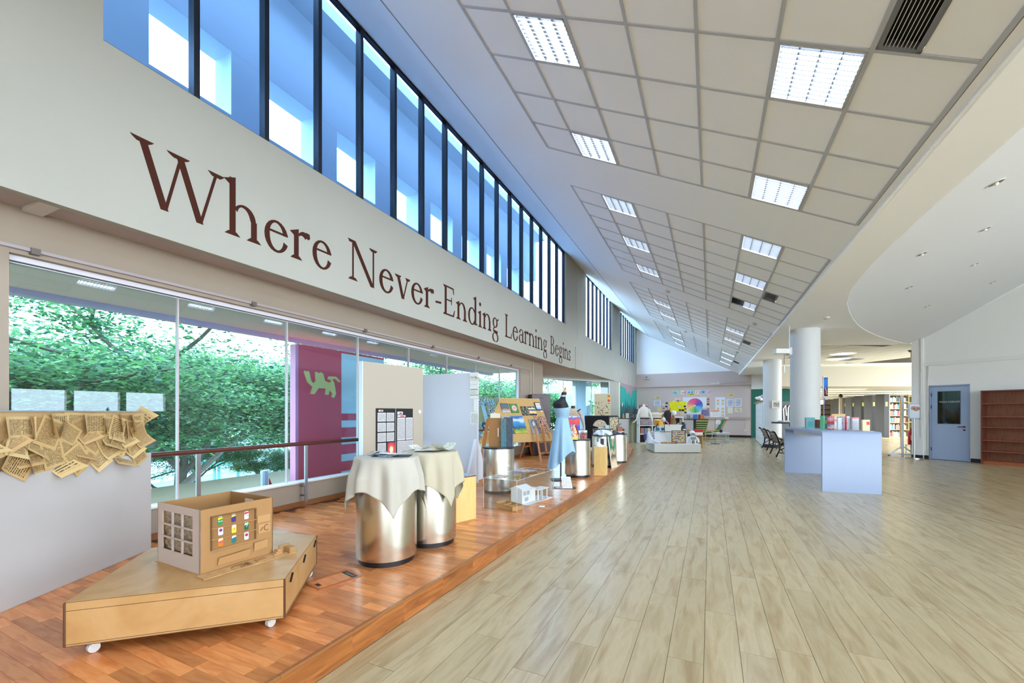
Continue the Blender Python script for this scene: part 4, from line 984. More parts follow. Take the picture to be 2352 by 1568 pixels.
easel('orange wooden easel under the right half of the painting board', [(P_(1229, 10.5, 1.0), P_(1243, 10.0, ZP)), (P_(1246, 10.7, 1.0), P_(1255, 10.4, .38)), (P_(1254, 10.9, 1.0), P_(1275, 10.6, ZP)), (P_(1248, 11.5, 1.3), P_(1252, 12.0, ZP))],
      (P_(1232, 10.25, .60), P_(1266, 10.75, .60)), [(P_(1239, 10.15, .34), P_(1270, 10.65, .34))])
easel('thin wooden easel leg pair under the left half of the painting board', [(P_(1210, 10.75, .7), P_(1194, 10.85, ZP)), (P_(1214, 10.9, .7), P_(1222, 11.6, ZP))], None, [(P_(1204, 10.8, .45), P_(1217, 11.2, .45))])
easel('dark wooden easel behind the steel drum and white screen', [(P_(1122, 8.9, 1.2), P_(1104, 8.5, ZP)), (P_(1120, 9.2, 1.2), P_(1100, 8.9, ZP))], None, [(P_(1108, 8.6, .45), P_(1105, 8.95, .45))])
for k, (px, d) in enumerate(((1200, 11.6), (1215, 11.8), (1234, 11.2), (1248, 11.5))): pass
bt = thing('black_trestle', 'thin black metal trestle behind the painting board', 'trestle', at(1217, 11.7, ZP), YAW)
for x_, y_ in ((-.22, 0), (.1, .3), (.2, -.2), (.45, .1)): part('leg', MB().tube([(x_, y_, 0), (x_, y_, .72)], .012, 8), BLACK, bt)
part('top_rail', MB().b(-.25, .48, -.22, .32, .72, .735), BLACK, bt)

# cardboard folder and dark paintings standing on the third drum
cf = thing('cardboard_folder', 'upright cardboard folder with cut handles standing on a drum', 'cardboard box', (-2.99, 5.56, ZP + .681), math.radians(12))
part('outer_panel', MB().b(-.03, .17, -.01, .0, 0, .43), M((156, 112, 66), .75), cf)
part('spine_panel', MB().b(.17, .18, -.01, .09, 0, .43).b(.172, .205, -.008, .0, 0, .43), CARDL, cf)
part('back_panel', MB().b(-.03, .18, .09, .1, 0, .43), CARD, cf)
part('handle_cutout', MB().b(.105, .12, -.012, -.009, .15, .28), M((226, 222, 214), .6), cf)
part('tab_slots', MB().b(.14, .155, -.012, -.009, .05, .08).b(.14, .155, -.012, -.009, .18, .21).b(.14, .155, -.012, -.009, .33, .36), CARDD, cf)
solo('painting', 'dark blue canvas standing behind the cardboard folder', 'painting', MB().b(0, .14, -.008, .008, 0, .44), art([(18, 26, 40), (24, 60, 90), (16, 20, 28), (90, 70, 30)], 'n', scale=4), (-2.80, 5.60, ZP + .681), math.radians(35), 'canvases on the drum')
solo('painting', 'teal marbled canvas standing at the edge of the cardboard folder', 'painting', MB().b(0, .08, -.008, .008, 0, .42), art([(24, 60, 74), (70, 130, 140), (40, 90, 110), (150, 120, 70)], 'n', scale=5), (-2.815, 5.54, ZP + .681), math.radians(24), 'canvases on the drum')
solo('paper_card', 'cream folded card leaning on top of the cardboard folder', 'card', MB().b(-.02, .13, .02, .03, .43, .5), M((226, 222, 200), .6), (-2.99, 5.56, ZP + .681), math.radians(12))

# ------------------------------------------------------------------ clear case with the paper house
ACR = glass((.94, .96, .97), 1.0); ACE = M((226, 234, 238), .2)
ac = thing('acrylic_case', 'clear acrylic display case over a white paper house', 'display case', (-2.28, 5.08, ZP), math.radians(-3))
hx, hy, hz = .235, .56, .375
part('side_panel', MB().b(-hx, -hx + .006, -hy, hy, 0, hz), ACR, ac); part('side_panel', MB().b(hx - .006, hx, -hy, hy, 0, hz), ACR, ac)
part('end_panel', MB().b(-hx, hx, -hy, -hy + .006, 0, hz), ACR, ac); part('end_panel', MB().b(-hx, hx, hy - .006, hy, 0, hz), ACR, ac)
part('top_panel', MB().b(-hx, hx, -hy, hy, hz, hz + .006), ACR, ac)
mb = MB()
for sx in (-1, 1):
    for sy in (-1, 1): mb.b(sx * hx - .0015, sx * hx + .0015, sy * hy - .0015, sy * hy + .0015, 0, hz)
    mb.b(sx * hx - .0015, sx * hx + .0015, -hy, hy, hz + .004, hz + .007).b(-hx, hx, sx * hy - .0015, sx * hy + .0015, hz + .004, hz + .007)
part('polished_edges', mb, ACE, ac)
ph = thing('paper_house', 'white paper model house under the clear case', 'model', (-2.22, 5.12, ZP), math.radians(-12))
PAP = M((240, 238, 232), .7)
part('main_block', MB().b(-.12, .06, -.18, .02, .02, .19), PAP, ph)
part('ground_floor', MB().b(-.05, .06, -.18, .02, 0, .02).b(-.12, -.1, -.18, .02, 0, .02), PAP, ph)
part('pitched_roof', MB().prism([(-.14, -.2, .19), (.08, -.2, .19), (-.03, -.2, .235)], (0, .24, 0)), PAP, ph)
part('rear_wing', MB().b(-.08, .05, .02, .14, 0, .17), PAP, ph)
part('wing_roof', MB().lathe([(.05, 0), (.05, .12)], (0, 0, 0), 16).mesh('r') if False else MB().b(-.1, .07, .02, .15, .17, .18), PAP, ph)
part('porch_roof', MB().b(-.04, .10, .14, .40, .14, .15), PAP, ph)
for x_, y_ in ((-.02, .38), (.08, .38), (.08, .26), (.08, .16)): part('porch_post', MB().b(x_ - .008, x_ + .008, y_ - .008, y_ + .008, 0, .14), PAP, ph)
part('terrace', MB().b(-.12, .14, -.2, .46, -.001, .006), M((226, 226, 224), .7), ph)
part('window_openings', MB().b(.0605, .062, -.15, -.09, .11, .16).b(.0605, .062, -.07, -.01, .11, .16).b(.0605, .062, -.12, -.04, .03, .08), M((176, 180, 186), .6), ph)
cm = thing('cardboard_model', 'low brown cardboard tray model beside the paper house', 'model', (-2.27, 4.70, ZP), math.radians(-25))
part('tray_floor', MB().b(-.16, .16, -.08, .08, 0, .004), CARDL, cm)
part('tray_walls', MB().b(-.16, .16, -.083, -.078, 0, .05).b(-.16, .16, .078, .083, 0, .06).b(-.163, -.158, -.08, .08, 0, .06).b(.158, .163, -.08, .08, 0, .05), M((206, 156, 98), .7), cm)
part('tray_dividers', MB().b(-.05, -.046, -.08, .08, 0, .045).b(.05, .054, -.08, .08, 0, .045).b(-.16, -.05, .0, .004, 0, .03), M((214, 166, 108), .7), cm)
for k, (xx, yy, rz_) in enumerate(((-2.40, 4.74, .2), (-2.31, 5.34, -.2))):
    solo('photo_sheet', ['photo sheet on the near end of the clear case', 'photo sheet on the far end of the clear case'][k], 'photo', MB().b(-.09, .09, -.11, .11, 0, .002), art([(70, 60, 56), (214, 206, 200), (130, 90, 70), (230, 230, 228)], 'n', ('X', 'Y'), scale=4, hard=True), (xx, yy, ZP + .3815), rz_, 'photos on the clear case')
solo('name_card', 'white name card on the stage beside the clear case', 'card', MB().b(-.035, .035, -.03, .03, 0, .003), M((240, 240, 238), .6), (-1.93, 4.95, ZP), .2)

# ------------------------------------------------------------------ mannequin in the blue dress
mq = thing('dress_form', 'black tailor dummy with a wooden neck cap on a stand', 'mannequin', (-2.36, 6.98, ZP), YAW)
def loft(mb, secs, n=40, fn=None):
    """secs: (z, cx, cy, rx, ry)"""
    vs = []
    for j, (z, cx, cy, rx, ry) in enumerate(secs):
        for i in range(n):
            a = 2 * PI * i / n; k, dz = fn(j, a, z) if fn else (1, 0)
            vs.append((cx + rx * k * math.cos(a), cy + ry * k * math.sin(a), z + dz))
    m_ = len(secs)
    return mb.add(vs, [(j * n + i, j * n + (i + 1) % n, (j + 1) * n + (i + 1) % n, (j + 1) * n + i) for j in range(m_ - 1) for i in range(n)] + [tuple(reversed(range(n))), tuple(range((m_ - 1) * n, m_ * n))])
part('torso', loft(MB(), [(.95, .02, 0, .10, .12), (1.1, .02, 0, .09, .105), (1.2, .02, 0, .118, .125), (1.28, .0, 0, .135, .15), (1.34, -.02, .0, .135, .16), (1.39, -.015, .01, .105, .13), (1.42, .015, .01, .065, .075), (1.45, .03, .01, .048, .055), (1.55, .055, .01, .045, .048)]), M((16, 15, 17), .6), mq, True)
part('neck_band', loft(MB(), [(1.47, .036, .01, .050, .057), (1.50, .043, .01, .049, .055)]), M((176, 204, 220), .7), mq, True)
part('neck_cap', loft(MB(), [(1.55, .055, .01, .043, .046), (1.565, .06, .01, .03, .03), (1.585, .065, .01, .012, .012), (1.60, .07, .01, .018, .018), (1.63, .075, .01, .014, .014), (1.645, .078, .01, .005, .005)], 20), M((206, 140, 70), .4), mq, True)
part('stand_pole', MB().tube([(.0, .06, .02), (.0, .06, .95)], .014, 10), BLACK, mq)
part('stand_base', MB().b(-.17, .17, -.06, .2, 0, .014), BLACK, mq)
dress = thing('dress', 'pale blue strapless dress with a dipping hem on the dummy', 'dress', (-2.36, 6.98, ZP), YAW)
DM = M((150, 188, 216), .5, bump=.15, bscale=30)
def bod(j, a, z): return (1 + .02 * math.sin(5 * a + z * 40) + .012 * math.sin(9 * a - z * 60), .02 * math.sin(a + .6) if j == 5 else 0)
part('bodice', loft(MB(), [(1.10, .025, 0, .100, .115), (1.14, .025, 0, .108, .12), (1.18, .02, -.01, .125, .135), (1.22, .015, -.01, .138, .148), (1.26, .005, -.01, .142, .155), (1.285, .0, 0, .139, .153)], 48, bod), DM, dress, True)
nrow = 18
secs = [(1.11 - .62 * (j / nrow), .02 - .01 * j / nrow, 0, .098 + .115 * (j / nrow) ** .9, .11 + .12 * (j / nrow) ** .9) for j in range(nrow + 1)]
def skf(j, a, z):
    t = j / nrow
    fold = 1 + t * (.16 * math.sin(7 * a + .5) + .05 * math.sin(11 * a + 1.3))
    dip = -.36 * t ** 1.5 * max(0, math.cos(a - PI * 1.12)) ** 2.2 - .06 * t * math.sin(3 * a)
    return fold, dip
mb = MB(); n_ = 96; vs = []
for j, (z, cx, cy, rx, ry) in enumerate(secs):
    for i in range(n_):
        a = 2 * PI * i / n_; k, dz = skf(j, a, z); vs.append((cx + rx * k * math.cos(a), cy + ry * k * math.sin(a), z + dz))
mb.add(vs, [(j * n_ + i, (j + 1) * n_ + i, (j + 1) * n_ + (i + 1) % n_, j * n_ + (i + 1) % n_) for j in range(nrow) for i in range(n_)])
part('skirt', mb, DM, dress, True)
fs = thing('floor_notice', 'white notice card on a black base at the foot of the blue dress', 'notice', (-2.06, 6.30, ZP), YAW - .1)
part('base', MB().b(-.2, .16, -.06, .10, 0, .006), BLACK, fs)
part('card', MB().prism([(-.04, -.03, .006), (.11, -.03, .006), (.08, .035, .175), (-.07, .035, .175)], (0, .006, .002)), printed((240, 240, 238), (120, 124, 130), 16, ('X', 'Z'), .4, .06), fs)
part('loose_sheet', MB().b(-.15, -.03, -.05, .05, .006, .009), art([(60, 80, 110), (190, 200, 214), (40, 50, 60)], 'n', ('X', 'Y'), scale=5), fs)

# second torso form, printed sleeve and bits on the drum behind the dress
tf = thing('torso_form', 'beige half torso form with a black neck, behind the steel drum', 'mannequin', at(1316, 10.2, ZP), YAW)
part('torso', loft(MB(), [(.75, 0, 0, .13, .1), (.95, 0, 0, .12, .09), (1.1, 0, 0, .17, .11), (1.2, 0, 0, .18, .11), (1.27, 0, 0, .13, .09), (1.3, .0, 0, .05, .05)]), M((206, 184, 156), .7), tf, True)
part('neck', loft(MB(), [(1.29, 0, 0, .055, .055), (1.36, 0, 0, .045, .045)], 20), BLACK, tf, True)
part('pole', MB().tube([(0, 0, 0), (0, 0, .76)], .015, 8), BLACK, tf)
part('base', MB().cyl((0, 0, 0), .16, .02), BLACK, tf)
sl_ = thing('printed_sleeve', 'grey newspaper-print arm standing beside the torso form', 'arm model', at(1336, 9.9, ZP), YAW)
part('arm', MB().tube([(.07, 0, .55), (.05, 0, .7), (.06, .01, .85), (.03, .0, 1.0), (-.02, 0, 1.15), (-.06, 0, 1.24)], [.035, .035, .03, .045, .045, .05], 12), art([(206, 202, 194), (150, 146, 140), (226, 222, 214)], 'n', scale=16), sl_, True)
part('shoulder_disc', MB().tube([(-.06, 0, 1.24), (-.075, 0, 1.262)], .05, 14), BLACK, sl_)
part('stand', MB().tube([(.07, 0, 0), (.07, 0, .55)], .012, 8).cyl((.07, 0, 0), .12, .015), BLACK, sl_)
solo('painting', 'small blue and red painted panel behind the blue dress', 'painting', MB().b(-.13, .13, 0, .015, 0, .33), art([(.0, (30, 80, 200)), (.3, (40, 90, 210)), (.45, (226, 60, 50)), (.7, (236, 90, 60)), (.85, (60, 90, 190)), (1, (230, 226, 230))], 'v', noise=.35, scale=3), at(1319, 9.6, .93), YAW)
solo('white_stand', 'white stand carrying the blue and red panel behind the dress', 'stand', MB().b(-.14, .14, -.02, .16, 0, .785).b(-.15, .15, -.03, .17, .775, .787), WHITE, at(1319, 9.6, ZP), YAW)
DZ4 = ZP + .701
j4 = thing('clear_jar', 'clear box with crumpled red paper on the drum behind the dress', 'container', at(1338, 7.75, DZ4), YAW)
part('box_sides', MB().b(-.075, .075, -.06, -.056, 0, .15).b(-.075, .075, .056, .06, 0, .15).b(-.075, -.071, -.06, .06, 0, .15).b(.071, .075, -.06, .06, 0, .15), glass((.93, .94, .95), 1), j4)
part('lid', MB().b(-.078, .078, -.063, .063, .15, .165), M((196, 194, 190), .4), j4)
part('red_paper', loft(MB(), [(.005, .01, 0, .05, .045), (.04, .01, 0, .058, .05), (.08, .01, 0, .05, .045), (.11, .01, 0, .03, .03)], 18, lambda j, a, z: (1 + .16 * math.sin(5 * a + j * 2) + .1 * math.sin(9 * a + j), .008 * math.sin(6 * a))), M((176, 40, 56), .5), j4)
solo('yellow_block', 'yellow plastic block on the drum behind the dress', 'block', MB().b(-.055, .055, -.04, .04, 0, .03).b(-.045, .045, -.03, .03, .03, .045), M((240, 196, 30), .4), at(1320, 7.6, DZ4), YAW)
cd = thing('cloth_doll', 'white and orange cloth figure standing on the drum behind the dress', 'doll', at(1317, 7.72, DZ4 + .0), YAW)
part('body', loft(MB(), [(.046, 0, 0, .06, .045), (.12, .01, 0, .075, .05), (.2, .005, 0, .06, .045), (.27, 0, 0, .03, .03)], 24, lambda j, a, z: (1 + .1 * math.sin(4 * a + j), 0)), art([(236, 232, 226), (232, 228, 220), (240, 150, 60), (206, 120, 130), (236, 232, 226)], 'n', scale=4, hard=True), cd, True)
part('red_strap', MB().tube([(.03, -.04, .26), (.07, -.03, .18), (.09, 0, .09)], .012, 8), M((160, 40, 60), .6), cd)
part('foot_block', MB().b(-.04, .04, -.035, .035, 0, .05), M((230, 226, 216), .5), cd)

# yellow pedestal with white bust and picture
yp = thing('pedestal', 'yellow wooden pedestal beside the steel drums', 'pedestal', (-1.90, 7.98, ZP), YAW - .35)
part('box', MB().b(-.115, .115, -.1, .1, 0, .53), wood([(226, 186, 112), (238, 202, 134)], (5, 5, 1), 3, rough=.45), yp, bevel=.002)
part('top_slab', MB().b(-.118, .118, -.103, .103, .53, .54), M((236, 204, 140), .5), yp)
solo('paper_sculpture', 'crumpled white paper sculpture on the yellow pedestal', 'sculpture', loft(MB(), [(0, 0, 0, .07, .05), (.03, -.01, 0, .065, .05), (.06, -.03, 0, .04, .03), (.085, -.05, 0, .02, .02)], 12, lambda j, a, z: (1 + .18 * math.sin(3 * a + 2 * j), .01 * math.sin(4 * a))), M((238, 236, 228), .7), (-1.92, 7.95, ZP + .541), 0)
fp_ = thing('picture_frame', 'white framed black picture standing on the yellow pedestal', 'picture', (-1.88, 8.02, ZP + .541), YAW - .2)
part('mount', MB().b(-.07, .07, -.006, .006, 0, .155), M((214, 214, 218), .4), fp_); part('black_image', MB().b(-.035, .03, -.008, -.006, .03, .15), BLACK, fp_)
part('side_return', MB().b(.07, .076, -.006, .05, 0, .155), M((224, 222, 228), .4), fp_)
# stuff on the two drums behind
solo('crumpled_plastic', 'heap of crumpled white plastic on a steel drum', 'plastic', loft(MB(), [(0, 0, 0, .19, .17), (.03, 0, 0, .2, .17), (.07, 0, 0, .15, .14), (.1, -.02, 0, .07, .07)], 40, lambda j, a, z: (1 + .07 * math.sin(7 * a + 2 * j) + .05 * math.sin(13 * a + j), .018 * math.sin(5 * a + j))), M((214, 220, 228), .25), (-2.15, 9.22, ZP + .702), 0)
fan = thing('paper_fan', 'round fan folded from newspaper on the back drum', 'paper fan', (-2.58, 10.72, ZP + .782), YAW)
pts = []; mb = MB(); n_ = 26; vs = [(0, 0, .02)]
for k in range(n_ + 1):
    a = math.radians(8 + 150 * k / n_ + 8); vs.append((-.19 * math.cos(a) * 1.0 - .0, .012 * (k % 2) - .006 - .03, .02 + .21 * math.sin(a)))
mb.add(vs, [(0, k + 1, k + 2) for k in range(n_)])
o = part('fan_sheet', mb, art([(206, 200, 190), (160, 156, 150), (214, 190, 140), (226, 222, 214)], 'n', scale=7, hard=True), fan); o.modifiers.new('solid', 'SOLIDIFY').thickness = .006
part('fan_grip', MB().b(-.04, .16, -.04, .0, 0, .035), M((200, 200, 204), .5), fan)
solo('pale_blue_box', 'small pale blue box beside the newspaper fan', 'box', MB().b(-.05, .05, -.04, .04, 0, .09), M((190, 214, 222), .5), (-2.40, 10.75, ZP + .782), YAW)
tb = thing('wooden_crank_box', 'small red-brown wooden box with a round knob on the end drum', 'box', (-1.97, 10.22, ZP + .692), YAW)
part('box', MB().b(-.07, .05, -.06, .06, 0, .16), M((150, 86, 58), .5), tb, bevel=.004); part('knob', MB().sphere((.085, 0, .09), .03), M((110, 56, 30), .4), tb, True); part('axle', MB().tube([(.05, 0, .09), (.09, 0, .09)], .008, 8), BLACK, tb)
part('tilted_slat', MB().box((-.03, 0, .20), (.14, .03, .02), 0, 0, -.5), M((120, 90, 60), .5), tb)
solo('toy_cloth', 'white cloth with blue and orange toys trailing over the end drum', 'cloth', MB().grid(lambda a, b: (-.15 + .38 * a, -.1 + .14 * b, .03 + .02 * math.sin(9 * a + 4 * b) - (max(0, a - .72) ** 1.2) * .55), 14, 6), art([(232, 228, 220), (236, 232, 226), (230, 226, 216), (40, 110, 170), (240, 140, 60)], 'n', scale=3, hard=True), (-2.03, 10.15, ZP + .70), YAW, smooth=True)
gp = thing('green_painting', 'narrow green canvas with a figure leaning against a steel drum', 'painting', (-1.86, 9.17, ZP), YAW + 1.05)
gp.rotation_euler = (-.13, 0, YAW + 1.0)
part('canvas', MB().b(-.2, .12, 0, .02, 0, .69), art([(.0, (236, 220, 190)), (.2, (230, 206, 170)), (.36, (50, 36, 30)), (.48, (220, 190, 150)), (.6, (16, 120, 84)), (1, (16, 130, 90))], 'v', noise=.18, scale=3), gp)
part('canvas_edge', MB().b(-.205, -.2, -.002, .022, 0, .69).b(.12, .125, -.002, .022, 0, .69), M((236, 232, 222), .6), gp)
solo('drum_label', 'white label card on the side of a steel drum by the green canvas', 'card', MB().b(-.035, .035, -.004, .004, -.03, .03), M((232, 232, 230), .6), at(1407, 9.02, .80), YAW)

# dark cabinet by the bay window
cb = thing('dark_cabinet', 'dark maroon metal cabinet by the bay window', 'cabinet', at(1243, 11.6, ZP), YAW + .2)
part('carcass', MB().b(-.27, .27, 0, .42, .03, 1.71), M((58, 26, 30), .4), cb, bevel=.004)
for z0, z1 in ((.05, .62), (.64, 1.20), (1.22, 1.69)): 
    d_ = part('drawer_front', MB().b(-.26, .26, -.014, 0, z0, z1), M((66, 30, 34), .35), cb); part('handle', MB().b(-.05, .05, -.03, -.014, z1 - .1, z1 - .08), BLACK, d_)
part('feet', MB().b(-.25, -.2, .02, .4, 0, .03).b(.2, .25, .02, .4, 0, .03), BLACK, cb)
# navy screen, leaf boards
ns = thing('navy_screen', 'low navy blue fabric screen behind the drums', 'screen', at(1384, 13.4, ZP), YAW)
part('fabric_panel', MB().b(-.57, .50, 0, .05, .08, 1.10), M((14, 18, 30), .85), ns, bevel=.02); part('frame_foot', MB().b(-.5, -.44, -.15, .2, 0, .05).b(.42, .48, -.15, .2, 0, .05).b(-.5, -.46, .0, .04, .04, .1).b(.44, .48, 0, .04, .04, .1), BLACK, ns)
lb = thing('leaf_board', 'cream board of dried leaves and insects by the bay window', 'board', at(1384, 16.2, ZP), YAW)
part('panel', MB().b(-.31, .32, 0, .03, .3, 1.93), M((214, 204, 170), .7), lb)
mb = MB()
for k in range(46):
    x_, z_ = R.uniform(-.27, .28), R.uniform(.95, 1.62); s_ = R.uniform(.02, .05); a = R.random() * 6
    mb.prism([(x_ + s_ * math.cos(a), -.004, z_ + s_ * math.sin(a)), (x_ + s_ * .35 * math.cos(a + 1.7), -.004, z_ + s_ * .35 * math.sin(a + 1.7)), (x_ - s_ * math.cos(a), -.004, z_ - s_ * math.sin(a)), (x_ + s_ * .35 * math.cos(a - 1.5), -.004, z_ + s_ * .35 * math.sin(a - 1.5))], (0, .004, 0))
part('pressed_leaves', mb, M((92, 66, 34), .7), lb); part('orange_label', MB().b(.2, .29, -.005, 0, 1.62, 1.88), art([(226, 70, 30), (240, 200, 40), (226, 90, 40)], 'v', noise=.3, hard=True), lb)
part('legs', MB().b(-.29, -.25, 0, .03, 0, .3).b(.25, .29, 0, .03, 0, .3), M((200, 190, 160), .6), lb)
lp = thing('leaf_print', 'cream leaf print in a black frame standing behind the end drum', 'picture', at(1410, 12.5, ZP), YAW)
part('print', MB().b(-.13, .13, -.004, .0, .66, 1.06), art([(224, 212, 172), (222, 210, 168), (70, 54, 34), (224, 212, 172), (226, 214, 176)], 'n', scale=7, hard=True), lp)
part('frame', MB().b(-.15, -.13, -.01, .02, .62, 1.08).b(.13, .15, -.01, .02, .62, 1.08).b(-.13, .13, -.01, .02, 1.06, 1.08).b(-.13, .13, -.01, .02, .62, .66).b(-.02, .02, 0, .02, 0, .62).b(-.12, .12, -.1, .1, 0, .02), BLACK, lp)

# ------------------------------------------------------------------ mural wall and counter at the far left
mw = struct('wall_mural', MB().prism([(-4.08, 20.9, 0), (-3.985, 25.8, 0), (-4.2, 25.8, 0), (-4.3, 20.9, 0)], (0, 0, 2.88)), M((230, 226, 206), .7))
mu = thing('mural', 'teal forest mural with mauve peaks on the far left wall', 'mural', (-4.06, 21.2, 0))
def mpt(y, z, o=0): return (.018 * (y) * 1.05 + .006 + o, y, z)
part('painted_sky', MB().prism([mpt(0, 0), mpt(4.55, 0), mpt(4.55, 2.85), mpt(0, 2.85)], (.004, 0, 0)), M((16, 158, 148), .7), mu)
rr = random.Random(4)
def skyline(z0, amp, n, lo=0):
    pts = [(0, lo)]; 
    for k in range(n): pts += [(4.55 * (k + .1) / n, z0 - amp * rr.random() * .5), (4.55 * (k + .5) / n, z0 + amp * rr.random()), (4.55 * (k + .9) / n, z0 - amp * rr.random() * .5)]
    return pts + [(4.55, lo)]
part('tree_line', MB().prism([mpt(a, b, .005) for a, b in skyline(1.75, .45, 9)], (.003, 0, 0)), M((12, 92, 98), .7), mu)
part('dark_trees', MB().prism([mpt(a, b, .009) for a, b in skyline(1.15, .5, 12)], (.003, 0, 0)), M((10, 36, 38), .7), mu)
part('mauve_clouds', MB().prism([mpt(0, 2.85, .005), mpt(0, 2.68, .005), mpt(1.1, 2.62, .005), mpt(1.6, 2.3, .005), mpt(2.2, 2.5, .005), mpt(2.6, 2.15, .005), mpt(3.2, 2.6, .005), mpt(4.55, 2.7, .005), mpt(4.55, 2.85, .005)], (.003, 0, 0)), M((156, 138, 140), .7), mu)
part('white_bird', MB().prism([mpt(.25, 1.7, .013), mpt(.42, 1.62, .013), mpt(.5, 1.78, .013), mpt(.36, 1.9, .013)], (.004, 0, 0)), M((220, 226, 230), .6), mu)
pk = thing('painted_peaks', 'mauve mountain peaks painted on the beam above the teal mural', 'mural', (xw(21.3) + .003, 21.3, 2.85))
pts = [(0, .03), (.1, .3), (.35, .36), (.62, .28), (.8, .62), (1.0, .3), (1.35, .45), (1.7, .05), (1.9, .12), (2.2, .55), (2.6, .1), (2.9, .14), (3.1, .42), (3.4, .1), (3.6, .14), (3.8, .3), (4.2, .35), (4.4, .36), (4.4, 0), (0, 0)]
part('peaks', MB().prism([(.0195 * a, a, b) for a, b in pts], (.004, 0, 0)), M((176, 164, 162), .7), pk)
cn = thing('counter', 'grey counter with dark top in front of the teal mural', 'counter', at(1446, 18.6, 0), YAW)
part('top', MB().b(-.42, .52, -.1, .5, 1.06, 1.1), M((70, 72, 70), .4), cn)
part('white_side', MB().b(-.43, -.06, -.08, -.04, 0, 1.06), M((222, 220, 222), .6), cn)
part('panel', MB().b(-.02, .5, .3, .34, 0, 1.06).b(.16, .2, -.05, .3, 0, 1.06), M((200, 190, 160), .6), cn)
CZ = 1.10
def table_lamp(lab, px, d):
    t = thing('table_lamp', lab, 'lamp', at(px, d, CZ), YAW, 'lamps on the counter')
    part('base', MB().lathe([(.07, 0), (.07, .015), (.02, .03), (.02, .18)], n=16), M((214, 206, 190), .5), t, True); part('shade', MB().lathe([(.15, .17), (.11, .4)], n=24, cap=False), M((86, 78, 80), .7), t, True); return t
table_lamp('grey shaded lamp nearer the bay window on the counter', 1443, 18.75); table_lamp('grey shaded lamp farther along the counter by the corner', 1461, 18.9)
for k, (px, c, lab, h) in enumerate(((1432, (240, 160, 40), 'orange and black figurine', .2), (1441, (230, 232, 232), 'white picture card', .22), (1449, (20, 130, 120), 'teal bottle', .16), (1454, (220, 90, 60), 'small coral figurine', .16), (1460, (90, 150, 170), 'blue bowl', .1))):
    prof_ = [(.035, 0), (.045, h * .4), (.02, h * .7), (.028, h * .85), (.005, h)] if k != 1 else None
    mb = MB().lathe(prof_, n=14) if prof_ else MB().b(-.07, .07, -.006, .006, 0, h).b(-.05, .05, .006, .04, 0, .02)
    solo('ornament', lab + ' standing on the mural counter', 'ornament', mb, M(c, .5), at(px, 18.6, CZ), YAW, 'ornaments on the counter', smooth=bool(prof_))

# ------------------------------------------------------------------ white cube shelving
su = thing('cube_shelf', 'low white open shelving with cushions on top', 'shelf', at(1519, 17.9, 0), YAW)
SWM = M((236, 236, 234), .5); HW = .95
part('carcass', MB().b(-HW, HW, 0, .38, 1.12, 1.17).b(-HW, -HW + .035, 0, .38, 0, 1.12).b(HW - .035, HW, 0, .38, 0, 1.12).b(-HW, HW, 0, .38, 0, .05), SWM, su)
part('back_panel', MB().b(-HW, HW, .37, .39, 0, 1.15), M((64, 44, 40), .7), su)
for x_ in (-.38, -.02 + .02, .35): part('upright', MB().b(x_ - .02, x_ + .02, .0, .37, .05, 1.12), SWM, su)
for z in (.42, .79): part('shelf_board', MB().b(-HW, HW, 0, .37, z - .02, z + .02), SWM, su)
part('picture_panel', MB().b(-.9, -.12, .02, .035, .83, 1.08), art([(236, 232, 232), (40, 40, 46), (150, 190, 214), (230, 90, 90), (236, 234, 236)], 'n', scale=9, hard=True), su)
for k, (x_, c) in enumerate(((-.78, (206, 120, 110)), (-.62, (120, 160, 190)), (-.5, (230, 226, 222)))): solo('book', ['red covered', 'blue covered', 'white covered'][k] + ' book facing out on the white cube shelf', 'book', MB().b(-.07, .07, -.01, .01, 0, .24).b(-.065, .065, .01, .02, .005, .235), M(c, .5), tuple(Vector(at(1519, 17.9, .44)) + Vector((Rv.x, Rv.y, 0)) * x_ + Vector((Fv.x, Fv.y, 0)) * .1), YAW, 'books on the cube shelf')
for k, (px, lab) in enumerate(((1506, 'cream cushion over the left of the cube shelf'), (1530, 'cream cushion over the right of the cube shelf'))):
    t = thing('cushion', lab, 'cushion', at(px, 18.15, 1.17), YAW, 'cushions on the cube shelf')
    part('pad', loft(MB(), [(.0, 0, 0, .2, .14), (.05, 0, 0, .26, .17), (.1, 0, 0, .27, .17), (.15, 0, 0, .24, .15), (.18, 0, 0, .1, .08)], 28, lambda j, a, z: (1 + .05 * math.sin(4 * a + 1), 0)), M((222, 210, 184), .8), t, True)
    part('folded_base', MB().b(-.28, .28, -.15, .15, -.0, .03), M((200, 180, 140), .8), t)
wt = thing('paper_dress_form', 'white paper dress form with hanging arms on the cube shelf', 'mannequin', at(1479, 17.75, 1.17), YAW)
part('torso', loft(MB(), [(0, 0, 0, .2, .1), (.12, 0, 0, .19, .1), (.28, 0, 0, .2, .1), (.38, .0, 0, .15, .08), (.43, 0, 0, .06, .05), (.5, 0, 0, .055, .05), (.53, -.02, 0, .03, .03)], 28), M((232, 230, 220), .7), wt, True)
part('arm', MB().tube([(-.18, 0, .32), (-.25, -.05, .15), (-.33, -.08, -.1), (-.42, -.1, -.2)], [.05, .04, .03, .02], 10), M((232, 230, 220), .7), wt, True)
part('arm', MB().tube([(.18, 0, .32), (.26, -.08, .1), (.28, -.12, -.1), (.34, -.12, -.2)], [.05, .045, .03, .02], 10), M((232, 230, 220), .7), wt, True)
part('hand', MB().sphere((-.45, -.1, -.22), .035, 8, 1.4, .7, .7).tube([(-.46, -.1, -.22), (-.53, -.1, -.24)], .009, 6).tube([(-.46, -.12, -.23), (-.52, -.12, -.27)], .009, 6), M((232, 230, 220), .7), wt, True)
